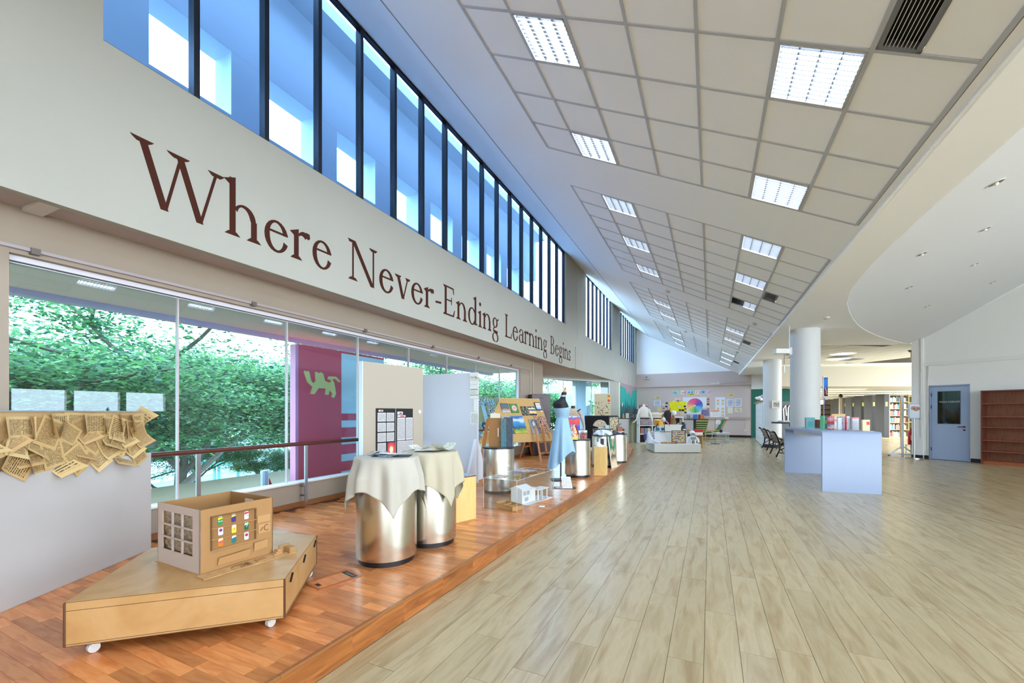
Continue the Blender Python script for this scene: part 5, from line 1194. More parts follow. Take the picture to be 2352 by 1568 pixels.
solo('poster_card', 'red and blue striped card behind the white paper dress form', 'poster', MB().b(-.2, .2, 0, .01, 0, .3), art([(230, 224, 204), (200, 50, 50), (40, 70, 140), (206, 150, 60), (230, 224, 204)], 'n', scale=6, hard=True), at(1478, 18.15, 1.4), YAW)
solo('card_easel', 'small cream strut holding the striped card on the cube shelf', 'stand', MB().b(-.05, .05, 0, .04, 0, .23), M((220, 214, 196), .6), at(1478, 18.17, 1.17), YAW)

# ------------------------------------------------------------------ white stepped display island
isl = thing('display_island', 'white stepped display island in the middle of the hall', 'display plinth', (-1.0, 15.4, 0), YAW)
q = lambda *p: [(Rv.x * 0 + (Vector(a) - Vector((-1.0, 15.4))).dot(Rv), (Vector(a) - Vector((-1.0, 15.4))).dot(Fv)) for a in p]
part('low_tier', MB().poly(q((-2.14, 16.1), (-1.66, 14.54), (-.27, 15.2), (-.75, 16.8), (-1.5, 17.1)), .02, .29), M((222, 222, 216), .6), isl)
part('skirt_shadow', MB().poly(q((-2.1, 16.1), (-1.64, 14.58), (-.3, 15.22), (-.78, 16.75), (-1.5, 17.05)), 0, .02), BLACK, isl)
part('middle_tier', MB().b(-.72, -.30, .25, .9, .29, .66), M((222, 224, 226), .6), isl); part('side_tier', MB().b(-.30, .52, .5, .95, .29, .60), M((222, 222, 216), .6), isl)
part('high_tier', MB().b(-.36, .40, .55, 1.2, .29, .91), M((224, 224, 218), .6), isl)
part('castor', MB().tube([(.80, .35, .03), (.83, .35, .03)], .03, 10), BLACK, isl)
I0 = Vector((-1.0, 15.4, 0))
def il(x, y, z): return tuple(I0 + Vector((Rv.x, Rv.y, 0)) * x + Vector((Fv.x, Fv.y, 0)) * y + Vector((0, 0, z)))
abx = thing('bead_frame', 'wooden frame strung with rows of coloured bottle caps', 'frame', il(-.0, -.06, .29), YAW)
part('frame', MB().b(-.24, -.215, -.015, .015, 0, .44).b(.215, .24, -.015, .015, 0, .44).b(-.215, .215, -.015, .015, 0, .025).b(-.215, .215, -.015, .015, .415, .44), M((120, 84, 48), .5), abx)
part('back_sheet', MB().b(-.215, .215, .004, .012, .025, .415), M((214, 206, 186), .6), abx)
bcol = [(236, 200, 30), (200, 40, 40), (28, 26, 28), (40, 90, 180), (28, 26, 28), (236, 200, 30)]
bm = {}
for c in set(bcol):
    me = MB().tube([(0, 0, 0), (0, -.008, 0)], .017, 10).mesh('bottle_cap'); me.materials.append(M(c, .4)); bm[c] = me
for r_ in range(6):
    for c_ in range(11): link('bottle_cap', bm[R.choice(bcol)], None, abx, (-.19 + c_ * .038, .004, .06 + r_ * .06 + R.uniform(-.008, .008)))
rb = thing('robot_toy', 'white toy robot with a dark visor on the display island', 'robot', il(.47, -.05, .29), YAW)
RW_ = M((230, 232, 236), .35)
part('body', loft(MB(), [(.0, 0, 0, .13, .1), (.1, 0, 0, .14, .1), (.2, 0, 0, .13, .1), (.27, 0, 0, .06, .06)], 24), RW_, rb, True)
part('chest_plate', MB().b(-.085, .085, -.104, -.09, .13, .22), M((150, 150, 152), .4), rb)
part('head', MB().sphere((0, 0, .36), .085, 12, 1.1, 1, .95), RW_, rb, True); part('visor', MB().b(-.055, .055, -.088, -.07, .30, .345), M((90, 110, 150), .3), rb)
for s_ in (-1, 1): part('arm', MB().tube([(s_ * .12, 0, .22), (s_ * .18, -.02, .14), (s_ * .2, -.04, .03)], [.035, .035, .04], 10), RW_, rb, True)
part('wheel', MB().tube([(-.012, -.1, .05), (.012, -.13, .05)], .065, 18), M((110, 106, 84), .5), rb); part('antenna', MB().tube([(.08, 0, .40), (.11, 0, .45)], .008, 6), M((90, 90, 92), .5), rb)
yb = thing('yellow_box_head', 'yellow cardboard box figure head tilted on the display island', 'box', il(-.50, .45, .66), YAW + .35)
part('box', MB().box((0, 0, .33), (.22, .2, .2), .2, .1, -.15), M((236, 178, 60), .6), yb, bevel=.004); part('teal_visor', MB().b(-.2, -.08, -.14, -.1, .05, .15).b(.0, .12, -.15, -.11, .05, .15), M((30, 110, 130), .3), yb)
part('grey_body', loft(MB(), [(0, 0, 0, .2, .14), (.12, 0, 0, .17, .13), (.22, 0, 0, .08, .08)], 18), M((196, 206, 216), .5), yb, True); part('black_coils', MB().tube([(-.16 + .03 * math.sin(k), -.1, .05 + .03 * k) for k in range(9)], .018, 8), BLACK, yb, True)
dg_ = thing('plaster_dog', 'white plaster dog sitting at the left of the display island', 'sculpture', il(-.92, .12, .29), YAW)
part('body', loft(MB(), [(0, 0, 0, .19, .14), (.07, 0, 0, .17, .12), (.2, -.03, 0, .1, .08), (.32, -.05, 0, .06, .06), (.40, -.05, 0, .03, .03)], 20, lambda j, a, z: (1 + .05 * math.sin(3 * a + j), 0)), M((206, 214, 224), .6), dg_, True)
part('black_spots', MB().sphere((.12, -.08, .16), .018).sphere((.05, -.1, .08), .015).sphere((.09, -.06, .25), .014), BLACK, dg_); part('blue_pack', MB().b(-.2, -.14, -.04, .06, .12, .32), M((30, 50, 130), .5), dg_); part('foreleg', MB().tube([(.05, -.08, .1), (.2, -.16, .03), (.26, -.18, .02)], [.05, .04, .03], 8), M((206, 214, 224), .6), dg_, True)
rope = thing('rope_model', 'coiled rope and stick model lying on the island edge', 'model', il(-.52, -.26, .29), YAW)
part('stick', MB().tube([(-.16, .04, .03), (.0, .0, .035), (.2, -.02, .03), (.34, -.02, .03)], [.02, .03, .025, .03], 10), M((170, 130, 84), .7), rope, True); part('end_ring', MB().tube([(.34 + .035 * math.cos(k * .7), -.03, .04 + .035 * math.sin(k * .7)) for k in range(10)], .01, 6), M((120, 80, 50), .6), rope); part('mid_ring', MB().tube([(.08 + .03 * math.cos(k * .7), -.03, .035 + .03 * math.sin(k * .7)) for k in range(10)], .009, 6), M((206, 190, 160), .6), rope)
jk = thing('jacket_display', 'black jackets with red trim hung on the top tier of the island', 'clothes', il(-.02, .85, .91), YAW)
part('jacket', loft(MB(), [(.0, 0, 0, .12, .06), (.25, .0, 0, .13, .08), (.42, -.02, 0, .13, .08), (.5, -.02, 0, .08, .06), (.53, 0, 0, .03, .03)], 20), M((26, 26, 30), .7), jk, True)
part('red_horns', MB().tube([(-.04, 0, .50), (-.02, 0, .62)], [.02, .006], 8).tube([(.06, 0, .50), (.09, 0, .61)], [.02, .006], 8).tube([(.06, -.1, .0), (.08, -.09, .35)], .014, 6), M((200, 40, 36), .5), jk)
for s_ in (-1, 1): part('side_drape', loft(MB(), [(0, s_ * .2, 0, .1, .06), (.2, s_ * .2, 0, .07, .05), (.4, s_ * .17, 0, .02, .02)], 14, lambda j, a, z: (1 + .12 * math.sin(4 * a), 0)), art([(40, 30, 24), (90, 60, 36), (180, 130, 70), (50, 36, 28)], 'n', scale=8), jk, True)
part('white_ruff', MB().sphere((.2, -.02, .42), .09, 10), M((224, 222, 214), .7), jk, True); part('small_props', MB().cyl((-.31, -.1, 0), .025, .1).cyl((.34, -.08, 0), .03, .06).b(.40, .44, -.1, -.06, 0, .16), M((190, 170, 110), .5), jk)
th = thing('toy_suit', 'blue and black toy suit standing right of the island steps', 'toy', il(.42, .62, .60), YAW)
part('suit', loft(MB(), [(0, 0, 0, .12, .09), (.2, 0, 0, .13, .1), (.32, 0, 0, .09, .07), (.4, 0, 0, .05, .05)], 18), M((30, 30, 34), .5), th, True); part('blue_wing', MB().prism([(-.12, -.06, .14), (-.04, -.08, .1), (-.08, -.06, .46)], (0, .02, 0)).prism([(.12, -.06, .14), (.05, -.08, .1), (.1, -.06, .38)], (0, .02, 0)), M((120, 150, 190), .5), th); part('white_belt', MB().b(-.04, .06, -.12, -.1, .12, .16), WHITE, th)
hm = thing('white_mask_figure', 'white masked figure on a stick behind the display island', 'figure', il(-.35, .3, .66), YAW)
part('pole', MB().tube([(.0, 0, 0), (0, 0, .36)], .012, 8).b(-.16, .2, -.08, .06, 0, .02), M((110, 76, 50), .5), hm); part('mask', MB().sphere((-.04, -.02, .44), .07, 10, 1, .8, 1.1), M((216, 214, 214), .6), hm, True); part('arm', MB().tube([(0, 0, .42), (.1, -.04, .32), (.17, -.06, .2)], [.03, .02, .012], 8), M((190, 160, 140), .6), hm, True)
solo('red_box', 'red and white box on the floor behind the toy robot', 'box', MB().b(-.14, .14, -.1, .1, .0, .1).b(-.14, .14, -.1, .1, .10, .21), art([(.0, (232, 230, 228)), (.45, (232, 230, 228)), (.46, (196, 30, 36)), (1, (200, 30, 36))], 'v', noise=0), at(1603, 15.9, .5), YAW)
solo('low_stool', 'dark low stool carrying the red and white box', 'stool', MB().b(-.16, .16, -.12, .12, .46, .5).b(-.14, -.11, -.1, .1, 0, .46).b(.11, .14, -.1, .1, 0, .46), M((190, 150, 90), .5), at(1603, 15.9, 0), YAW)

# ------------------------------------------------------------------ reading corner
ht = thing('high_table', 'black high table with books standing on it', 'table', at(1596, 19.0, 0), YAW)
part('top', MB().b(-.48, .5, -.28, .28, 1.02, 1.06), M((24, 24, 28), .4), ht, bevel=.01); part('stem', MB().b(-.045, .045, -.045, .045, .03, 1.02), BLACK, ht); part('base', MB().cyl((0, 0, 0), .26, .03), BLACK, ht)
for k, (px, w_, h_, c, lab, ang) in enumerate(((1581, .16, .20, [(226, 226, 228), (40, 40, 44), (230, 230, 232)], 'white and black covered book', .1), (1597, .2, .2, [(16, 60, 150), (30, 110, 190), (120, 170, 220)], 'blue covered book', 0), (1606, .09, .2, [(24, 24, 28), (190, 40, 40), (24, 24, 28)], 'black covered book', .1), (1613, .14, .19, [(236, 200, 80), (220, 90, 50), (240, 226, 180)], 'orange and yellow covered book', -.1))):
    t = thing('book', lab + ' standing on the black high table', 'book', at(px, 18.9, 1.06), YAW + ang, 'books on the high table')
    part('cover', MB().b(-w_ / 2, w_ / 2, -.012, -.008, 0, h_).b(-w_ / 2, w_ / 2, .02, .024, 0, h_), art(c, 'n', scale=4), t); part('page_block', MB().b(-w_ / 2 + .004, w_ / 2 - .006, -.008, .02, .003, h_ - .004), M((230, 226, 214), .7), t)
def lounge(lab, loc, rz):
    t = thing('lounge_chair', lab, 'chair', loc, rz, 'green lounge chairs')
    BW = M((214, 166, 92), .45); GRN = M((18, 108, 52), .8)
    prof_ = [(.36, -.42), (.40, -.1), (.36, .05), (.42, .15), (.62, .3), (1.0, .5)]
    for s_ in (-1, 1):
        part('side_frame', MB().tube([(s_ * .33, -.4, .02), (s_ * .33, .45, .02)], .022, 6).tube([(s_ * .33, -.4, .02), (s_ * .33, -.42, .35), (s_ * .33, -.3, .50), (s_ * .33, .32, .44)], .022, 6), BW, t, True)
        part('bent_rail', MB().tube([(s_ * .27, b, a - .05) for a, b in prof_], .022, 6), BW, t, True)
    part('seat_cushion', MB().grid(lambda a, b: (lambda i, f: (-.27 + .54 * a, prof_[i][1] + (prof_[i + 1][1] - prof_[i][1]) * f, prof_[i][0] + (prof_[i + 1][0] - prof_[i][0]) * f))(min(int(b * 5), 4), b * 5 - min(int(b * 5), 4)), 4, 20), GRN, t, True).modifiers.new('solid', 'SOLIDIFY').thickness = .07
    mb = MB()
    for k in range(6): mb.b(-.3, .3, .27 + k * .052, .295 + k * .052, .40 + k * .105, .46 + k * .105)
    part('back_slats', mb, BW, t); part('cross_bar', MB().b(-.33, .33, .40, .44, .0, .05).b(-.33, .33, -.2, -.16, .1, .14), BW, t)
    return t
lounge('bentwood chair with green cushion seen from behind at the high table', at(1602, 20.3, 0), YAW + PI)
lounge('bentwood chair with green cushion seen from the side by the orchid', at(1637, 20.6, .01), YAW - PI / 2 - .2)
ls = thing('lounge_stool', 'square pale wood stool frame with green pad below the high table', 'stool', at(1590, 20.0, 0), YAW)
rg = solo('rug', 'thin grey green rug under the reading corner', 'rug', MB().b(-1.1, 1.1, -.8, .8, 0, .008), M((150, 158, 140), .9, var=.08, scale=20), at(1635, 20.2, 0), YAW)
bpy.data.objects.remove(ls)
sg = thing('sign_stand', 'white notice with a red stripe on a slim metal stand', 'sign', at(1641, 17.9, 0), YAW)
part('pole', MB().tube([(.03, 0, .02), (.03, 0, 1.15)], .014, 8), M((150, 140, 120), .4, .7), sg); part('base', MB().b(-.14, .0, -.07, .07, 0, .02).b(.08, .2, -.07, .07, 0, .02).b(-.1, .16, -.03, .03, 0, .03), M((90, 84, 76), .5), sg)
part('board', MB().b(-.2, .22, -.02, 0, 1.14, 1.46), M((222, 214, 210), .5), sg); part('sheet', MB().b(-.17, .19, -.024, -.02, 1.17, 1.39), printed((236, 236, 236), (90, 110, 140), 4, ('X', 'Z'), .2, .12), sg); part('red_stripe', MB().b(-.17, .19, -.024, -.02, 1.395, 1.43), M((206, 60, 50), .5), sg)
fl_ = thing('floor_lamp', 'floor lamp with a mauve grey drum shade in the reading corner', 'lamp', at(1620, 21.5, 0), YAW)
part('shade', MB().lathe([(.2, 1.18), (.17, 1.5)], n=24, cap=False), M((124, 116, 150), .8), fl_, True); part('pole', MB().tube([(0, 0, .02), (0, 0, 1.45)], .012, 8), M((150, 140, 120), .4, .6), fl_); part('base', MB().cyl((0, 0, 0), .14, .02), M((120, 112, 100), .4, .6), fl_)
ot = thing('side_table', 'white wire-mesh side table under the orchid', 'table', at(1656, 18.9, 0), YAW)
part('top', MB().b(-.33, .31, -.2, .2, .41, .44), M((232, 228, 222), .5), ot, bevel=.006)
mb = MB()
for k in range(11): mb.tube([(-.26 + k * .052, -.19, .41), (-.3 + k * .056, -.19, .02)], .006, 5).tube([(-.3 + k * .055, -.185, .41), (-.24 + k * .05, -.185, .02)], .006, 5)
part('mesh_side', mb, M((216, 214, 208), .5), ot); part('foot_rail', MB().b(-.32, .3, -.19, -.17, 0, .02).b(-.32, .3, .17, .19, 0, .02).b(-.32, -.3, -.19, .19, 0, .02).b(.28, .3, -.19, .19, 0, .02).b(-.32, -.3, .17, .19, .02, .41).b(.28, .3, .17, .19, .02, .41), M((216, 214, 208), .5), ot)
orc = thing('orchid', 'white orchid in a dark blue pot on the side table', 'plant', at(1656, 18.9, .44), YAW)
part('pot', MB().lathe([(.055, 0), (.075, .12), (.065, .12), (.06, .1)], n=18), M((20, 44, 80), .35), orc, True); part('stem', MB().tube([(0, 0, .1), (-.01, 0, .25), (-.05, 0, .42), (-.14, 0, .5), (-.2, 0, .48)], .007, 6), M((110, 90, 50), .6), orc, True)
for k in range(6):
    a = k * 1.05
    part('leaf', MB().grid(lambda s_, t_: ((.02 + .17 * t_) * math.cos(a) + (s_ - .5) * .05 * math.sin(PI * t_) * -math.sin(a), (.02 + .17 * t_) * math.sin(a) + (s_ - .5) * .05 * math.sin(PI * t_) * math.cos(a), .12 + .08 * math.sin(t_ * 2.4) - .02 * t_), 2, 5), M((30, 84, 44), .4), orc, True)
for k, (x_, z_) in enumerate(((-.06, .47), (-.1, .52), (-.15, .53), (-.19, .5), (-.08, .42), (-.2, .44))):
    mb = MB()
    for p_ in range(5):
        a = p_ * 2 * PI / 5; mb.sphere((x_ + .03 * math.cos(a), -.01, z_ + .03 * math.sin(a)), .026, 6, 1, .4, 1)
    part('flower', mb, M((238, 236, 238), .6), orc, True)

# ------------------------------------------------------------------ far wall display
def onwall(name, lab, cat, x0, x1, z0, z1, m, grp=None, th=.01):
    return solo(name, lab, cat, MB().b(-(x1 - x0) / 2, (x1 - x0) / 2, -th, 0, -(z1 - z0) / 2, (z1 - z0) / 2), m, ((x0 + x1) / 2, YF - .001, (z0 + z1) / 2), 0, grp)
tiles_ = 'NJ HEAR FOR U'; xx = -1.95; tc_ = [(150, 220, 226), (160, 226, 214), None, (236, 240, 176), (246, 190, 220), (150, 214, 236), (160, 216, 240), None, (240, 240, 180), (246, 196, 224), (140, 210, 240), None, (246, 196, 228)]
ln = thing('banner_letters', 'pastel letter cards on the far wall spelling NJ HEAR FOR U', 'banner', (0, YF, 0))
for k, ch in enumerate(tiles_):
    if ch == ' ': xx += .11; continue
    cd_ = part('letter_card', MB().b(xx, xx + .155, -.008, 0, 2.40 + .01 * (k % 2), 2.60 + .01 * (k % 2)), M(tc_[k], .6), ln)
    front_text(ch, .19, xx + .02, 2.435, M((16, 50, 60), .5), cd_, -.0095, 'letter', ext=.0008, shear=.25); xx += .163
wheel = thing('colour_wheel', 'white poster with a big rainbow colour wheel on the far wall', 'poster', (-.78, YF, 1.75))
part('sheet', MB().b(-.64, .6, -.008, -.002, -.15, .47), M((222, 226, 232), .6), wheel); part('lower_sheet', MB().b(-.5, .3, -.007, -.002, -.5, -.15), M((222, 226, 232), .6), wheel)
hues = [(226, 90, 150), (206, 70, 150), (150, 80, 170), (80, 90, 180), (60, 120, 200), (90, 170, 220), (110, 190, 220), (90, 190, 180), (80, 180, 120), (130, 200, 110), (200, 210, 110), (240, 210, 120), (240, 180, 120), (236, 140, 130), (230, 110, 130), (228, 96, 140)]
for k in range(16):
    a0 = math.radians(105 - k * 22.5); a1 = math.radians(105 - (k + 1) * 22.5)
    part('wheel_segment', MB().prism([(0, -.012, 0)] + [(.41 * math.cos(a0 + (a1 - a0) * j / 3), -.012, .41 * math.sin(a0 + (a1 - a0) * j / 3)) for j in range(4)], (0, .004, 0)), M(hues[k], .6), wheel)
part('hub', MB().prism([(.04 * math.cos(k * PI / 6), -.014, .04 * math.sin(k * PI / 6)) for k in range(12)], (0, .003, 0)), M((236, 236, 236), .6), wheel)
onwall('poster', 'bright yellow sheet with text on the far wall', 'poster', -2.12, -1.22, 1.43, 1.98, printed((250, 240, 20), (120, 116, 30), 7, ('X', 'Z'), .16, .05))
tp_ = onwall('poster', 'tall white poster with two columns of cream panels on the far wall', 'poster', .26, .75, 1.02, 2.2, M((220, 226, 238), .6))
for x_ in (-.175, .065):
    for z in (-.49, -.31, -.13, .15, .32): part('cream_panel', MB().b(x_, x_ + .13, -.013, -.01, z, z + .14), printed((232, 206, 160), (170, 140, 100), 5, ('X', 'Z'), .4, .1), tp_)
for k, (x0, x1, z0, z1, lab) in enumerate(((.82, 1.16, 1.66, 2.1, 'white list sheet left of a pair on the far wall'), (1.21, 1.55, 1.66, 2.12, 'white diagram sheet right of a pair on the far wall'), (-3.0, -2.6, 1.75, 2.06, 'white sheet of small icons on the far wall'))):
    onwall('notice_sheet', lab, 'notice', x0, x1, z0, z1, printed((220, 226, 238), (96, 104, 130), 6, ('X', 'Z'), .4, .12))
onwall('notice_sheet', 'cream sheet with a stamp under the list sheet on the far wall', 'notice', .87, 1.12, 1.32, 1.63, M((232, 226, 206), .6)); onwall('notice_sheet', 'cream landscape sheet with dark dots on the far wall', 'notice', 1.21, 1.56, 1.38, 1.6, printed((226, 222, 196), (60, 56, 50), 3, ('X', 'Z'), .3, .2))
onwall('notice_sheet', 'cream sheet with a stamp near the cushions on the far wall', 'notice', -2.82, -2.6, 1.4, 1.68, M((226, 208, 170), .6)); onwall('notice_sheet', 'cream sheet with a stamp by the yellow sheet on the far wall', 'notice', -1.55, -1.3, 1.18, 1.48, M((228, 206, 172), .6))
for k, (x_, z_, lab) in enumerate(((-2.95, 2.2, 'left yellow heading strip'), (-1.17, 2.36, 'middle yellow heading strip'), (.86, 2.28, 'right yellow heading strip'))): onwall('heading_strip', lab + ' on the far wall', 'notice', x_, x_ + .3 + .1 * (k == 1), z_, z_ + .07, printed((240, 226, 40), (90, 90, 20), 1, ('X', 'Z'), .6, .15))
cc = [((24, 26, 40), 'navy'), ((232, 216, 180), 'cream'), ((150, 110, 80), 'brown'), ((206, 110, 100), 'red'), ((30, 30, 34), 'black'), ((236, 200, 200), 'pink'), ((200, 60, 90), 'crimson'), ((110, 90, 150), 'violet')]
spots = [(-2.28, 1.9, 0, 'highest beside the yellow sheet'), (-2.3, 1.7, 0, 'below the highest one'), (-2.45, 1.83, 1, 'left of the yellow sheet'), (-2.45, 1.6, 2, 'left of the yellow sheet'), (-2.27, 1.52, 1, 'close to the yellow sheet'), (-2.45, 1.42, 3, 'lowest at the left'), (-1.78, 2.14, 1, 'above the yellow sheet'), (-1.58, 2.14, 5, 'above the yellow sheet'), (-1.88, 2.02, 1, 'just over the yellow sheet'), (-1.67, 2.02, 2, 'just over the yellow sheet'),
         (-1.3, 1.7, 0, 'at the right of the yellow sheet'), (-1.27, 1.56, 6, 'at the right of the yellow sheet'), (-1.42, 1.5, 4, 'at the lower right of the yellow sheet'), (-1.57, 1.5, 4, 'at the lower edge of the yellow sheet'), (-1.27, 1.35, 4, 'lowest by the colour wheel'), (-.1, 2.1, 2, 'top right of the colour wheel'), (-.1, 1.97, 3, 'right of the colour wheel'), (-.1, 1.82, 4, 'right of the colour wheel'), (-.1, 1.68, 1, 'right of the colour wheel'), (-.1, 1.55, 3, 'lowest right of the colour wheel'), (-1.6, 1.7, 5, 'in the middle of the yellow sheet')]
for x_, z_, c, lab in spots: onwall('note_card', 'small %s card %s on the far wall' % (cc[c][1], lab), 'card', x_ - .06, x_ + .06, z_ - .045, z_ + .045, M(cc[c][0], .6), 'small cards on the far wall', .014)
sp_ = thing('wall_speaker', 'grey box speaker high on the far wall', 'speaker', (-3.38, YF - .1, 3.32))
part('box', MB().b(-.14, .14, -.12, 0, 0, .2), M((190, 184, 176), .5), sp_, bevel=.01); part('cone', MB().tube([(0, -.12, .1), (0, -.126, .1)], .06, 20), M((130, 126, 120), .6), sp_)
solo('wall_socket', 'white socket with a cable above it on the far wall', 'socket', MB().b(-.05, .05, -.03, 0, 0, .1).tube([(.03, -.01, .1), (.03, -.01, .55)], .008, 6), M((222, 214, 206), .5), (1.72, YF - .001, .35)); solo('wall_switch', 'white switch plate on the rail of the far wall', 'switch', MB().b(-.09, .09, -.02, 0, 0, .09).b(-.04, .04, -.03, -.02, .02, .07), M((226, 222, 218), .5), (.83, YF - .06, 1.01))

# ------------------------------------------------------------------ lockers by the second column
lk = thing('locker_bank', 'tall white locker bank with rows of doors by the second column', 'lockers', (1.86, 18.9, 0), 0)
LKM = M((228, 230, 224), .5); ld = Vector((1.99 - 1.83, 24.6 - 18.9)); 
mb = MB().poly([(0, 0), (.16, 4.6), (.6, 4.6), (.5, .0)], .02, 1.75); part('carcass', mb, LKM, lk)
for c_ in range(3):
    for r_ in range(6):
        y0, y1 = .08 + c_ * 1.5, .08 + c_ * 1.5 + 1.42; z0 = .06 + r_ * .282
        d_ = part('locker_door', MB().prism([(.0348 * y0 - .012, y0, z0), (.0348 * y1 - .012, y1, z0), (.0348 * y1 + .002, y1, z0), (.0348 * y0 + .002, y0, z0)], (0, 0, .27)), M((232, 234, 228), .45), lk)
        part('vent_slot', MB().b(.0348 * y0 - .016, .0348 * y0 - .010, y0 + .5, y0 + .9, z0 + .235, z0 + .245), M((150, 152, 148), .5), d_)
for k, (y_, c, lab) in enumerate(((1.0, (206, 214, 232), 'pale blue and white craft flower'), (.6, (240, 170, 180), 'pink craft flower'), (3.2, (232, 232, 230), 'white paper craft'))):
    t = thing('craft_model', lab + ' piece on top of the white lockers', 'craft', (2.02, 18.9 + y_, 1.75), .3)
    part('mount', loft(MB(), [(0, 0, 0, .2, .2), (.06, 0, 0, .14, .15), (.12, 0, 0, .05, .05)], 14, lambda j, a, z: (1 + .15 * math.sin(5 * a), 0)), M((140, 110, 80), .8), t)
    for q_ in range(4): part('petal', MB().sphere((.08 * math.cos(q_ * 1.6), .08 * math.sin(q_ * 1.6), .2 + .03 * q_), .08, 8, 1, 1, .8), M(c, .6), t, True)
# plaque on the second column, device on the first
pq = thing('wall_plaque', 'beige plaque with a dark picture on the second column', 'plaque', at(1782, 15.72, zat(937, 15.7)), YAW + .18)
part('plate', MB().b(-.17, .17, 0, .03, 0, .28), M((190, 182, 166), .5), pq); part('dark_picture', MB().b(-.1, .14, -.006, 0, .1, .22), art([(40, 40, 40), (150, 146, 140), (30, 30, 30), (200, 196, 190)], 'n', scale=7, hard=True), pq); part('caption', MB().b(-.1, .14, -.006, 0, .06, .085), M((70, 66, 60), .5), pq)
dv = thing('ceiling_camera_arm', 'white projector arm fixed to the near column with a hanging plug', 'device', at(1811, 9.75, zat(812, 9.75)), YAW)
part('arm', MB().b(-.33, .0, -.07, .07, .0, .11), WHITE, dv, bevel=.006); part('bracket', MB().b(-.02, .05, -.06, .06, -.03, .14), M((206, 206, 204), .5), dv); part('cord', MB().tube([(-.1, 0, 0), (-.1, 0, -.25)], .006, 6), M((120, 100, 80), .5), dv); part('hanging_plug', MB().lathe([(.012, -.45), (.02, -.43), (.014, -.27), (.006, -.25)], (-.1, 0, 0), 12), WHITE, dv, True); part('riser_cable', MB().tube([(.02, 0, .14), (.015, 0, .3), (.03, 0, .7), (.02, 0, .85)], .012, 6), M((214, 212, 210), .5), dv)

# ------------------------------------------------------------------ cast iron benches
IRON = M((16, 16, 18), .4, .4)
def bench(lab, loc, rz, L=1.2):
    t = thing('bench', lab, 'bench', loc, rz, 'cast iron benches')
    for y_ in (0, L):
        e = part('cast_end', MB().tube([(-.30, y_, .78), (-.24, y_, .76), (-.17, y_, .62), (-.1, y_, .42), (-.12, y_, .22), (-.2, y_, .03)], [.03, .022, .022, .025, .02, .022], 8)
                 .tube([(-.1, y_, .40), (.05, y_, .43), (.25, y_, .42), (.34, y_, .36)], .02, 8).tube([(.22, y_, .42), (.26, y_, .25), (.2, y_, .12), (.28, y_, .02)], [.022, .02, .018, .022], 8)
                 .tube([(-.12, y_, .22), (.05, y_, .34), (.22, y_, .25)], .014, 6), IRON, t, True)
        mb = MB()
        for k in range(4):
            cx_, cz_ = -.17 + .055 * k, .6 - .05 * k
            mb.tube([(cx_ + .05 + .04 * math.cos(q_ * .8), y_, cz_ - .08 + .04 * math.sin(q_ * .8)) for q_ in range(9)], .008, 5)
        part('scrollwork', mb, IRON, e)
    for k in range(4): part('back_slat', MB().b(-.235 + .03 * k, -.21 + .03 * k, 0, L, .70 - .085 * k, .76 - .085 * k), M((104, 84, 70), .5), t)
    for k in range(4): part('seat_slat', MB().b(-.08 + .1 * k, 0 + .1 * k, 0, L, .435, .455), M((104, 84, 70), .5), t)
    return t
bench('black cast iron bench with brown slats nearer the wide column', at(1801, 12.2, 0), YAW - .42, 1.15)
bench('black cast iron bench with brown slats nearer the second column', at(1776, 14.4, 0), YAW - .42, 1.15)
dt = thing('round_table', 'dark topped pedestal table half hidden behind the wide column', 'table', at(1816, 13.8, 0), YAW)
part('top', MB().b(-.45, .5, -.3, .3, .98, 1.03), M((40, 44, 60), .4), dt); part('stem', MB().cyl((0, 0, .02), .04, .96), BLACK, dt); part('foot', MB().cyl((-.12, 0, 0), .25, .02), BLACK, dt)
solo('paper_stack', 'low stack of white papers on the dark table behind the column', 'papers', MB().b(-.2, .2, -.15, .15, 0, .03).box((0, 0, .04), (.36, .26, .02), .1), M((226, 224, 218), .7), at(1806, 13.8, 1.03), YAW)
gr_ = thing('glass_rack', 'dark rack of hanging stools seen between the columns', 'rack', at(1804, 20.5, 0), YAW)
part('frame', MB().b(-.3, .3, 0, .05, 0, 1.9), M((26, 26, 26), .5), gr_); part('chrome_loops', MB().tube([(-.1, -.02, .9), (-.12, -.03, 1.5), (-.02, -.03, 1.7), (.02, -.03, 1.2)], .03, 8).tube([(.1, -.02, .9), (.1, -.03, 1.6), (.16, -.03, 1.7)], .03, 8), STEEL, gr_, True)

# ------------------------------------------------------------------ white waterfall table with books
tx0, tx1, ty0, ty1, tz = 1.72, 2.53, 8.68, 11.1, 1.02
wtb = thing('white_table', 'glossy white high table with solid end panels and books on top', 'table', (2.016, 9.91, 0), math.radians(5))
WG = M((154, 170, 200), .28)
hw, hl, th_, rc = .405, 1.23, .05, .05
prof_ = [(-hl, 0), (-hl, tz - rc)] + [(-hl + rc - rc * math.cos(a), tz - rc + rc * math.sin(a)) for a in (.4, .8, 1.2)] + [(-hl + rc, tz), (hl - rc, tz)] + [(hl - rc + rc * math.sin(a), tz - rc + rc * math.cos(a)) for a in (.4, .8, 1.2)] + [(hl, tz - rc), (hl, 0), (hl - th_, 0), (hl - th_, tz - th_), (-hl + th_, tz - th_), (-hl + th_, 0)]
n_ = len(prof_); mb = MB(); vs = [(-hw, a, b) for a, b in prof_] + [(hw, a, b) for a, b in prof_]
k1 = [0, 1, 2, 3, 4, 5, 6, 7, 8, 9, 10, 11, 12, 13, 14, 15]
mb.add(vs, [(i, (i + 1) % n_, (i + 1) % n_ + n_, i + n_) for i in range(n_)] + [tuple(reversed(range(n_))), tuple(range(n_, 2 * n_))])
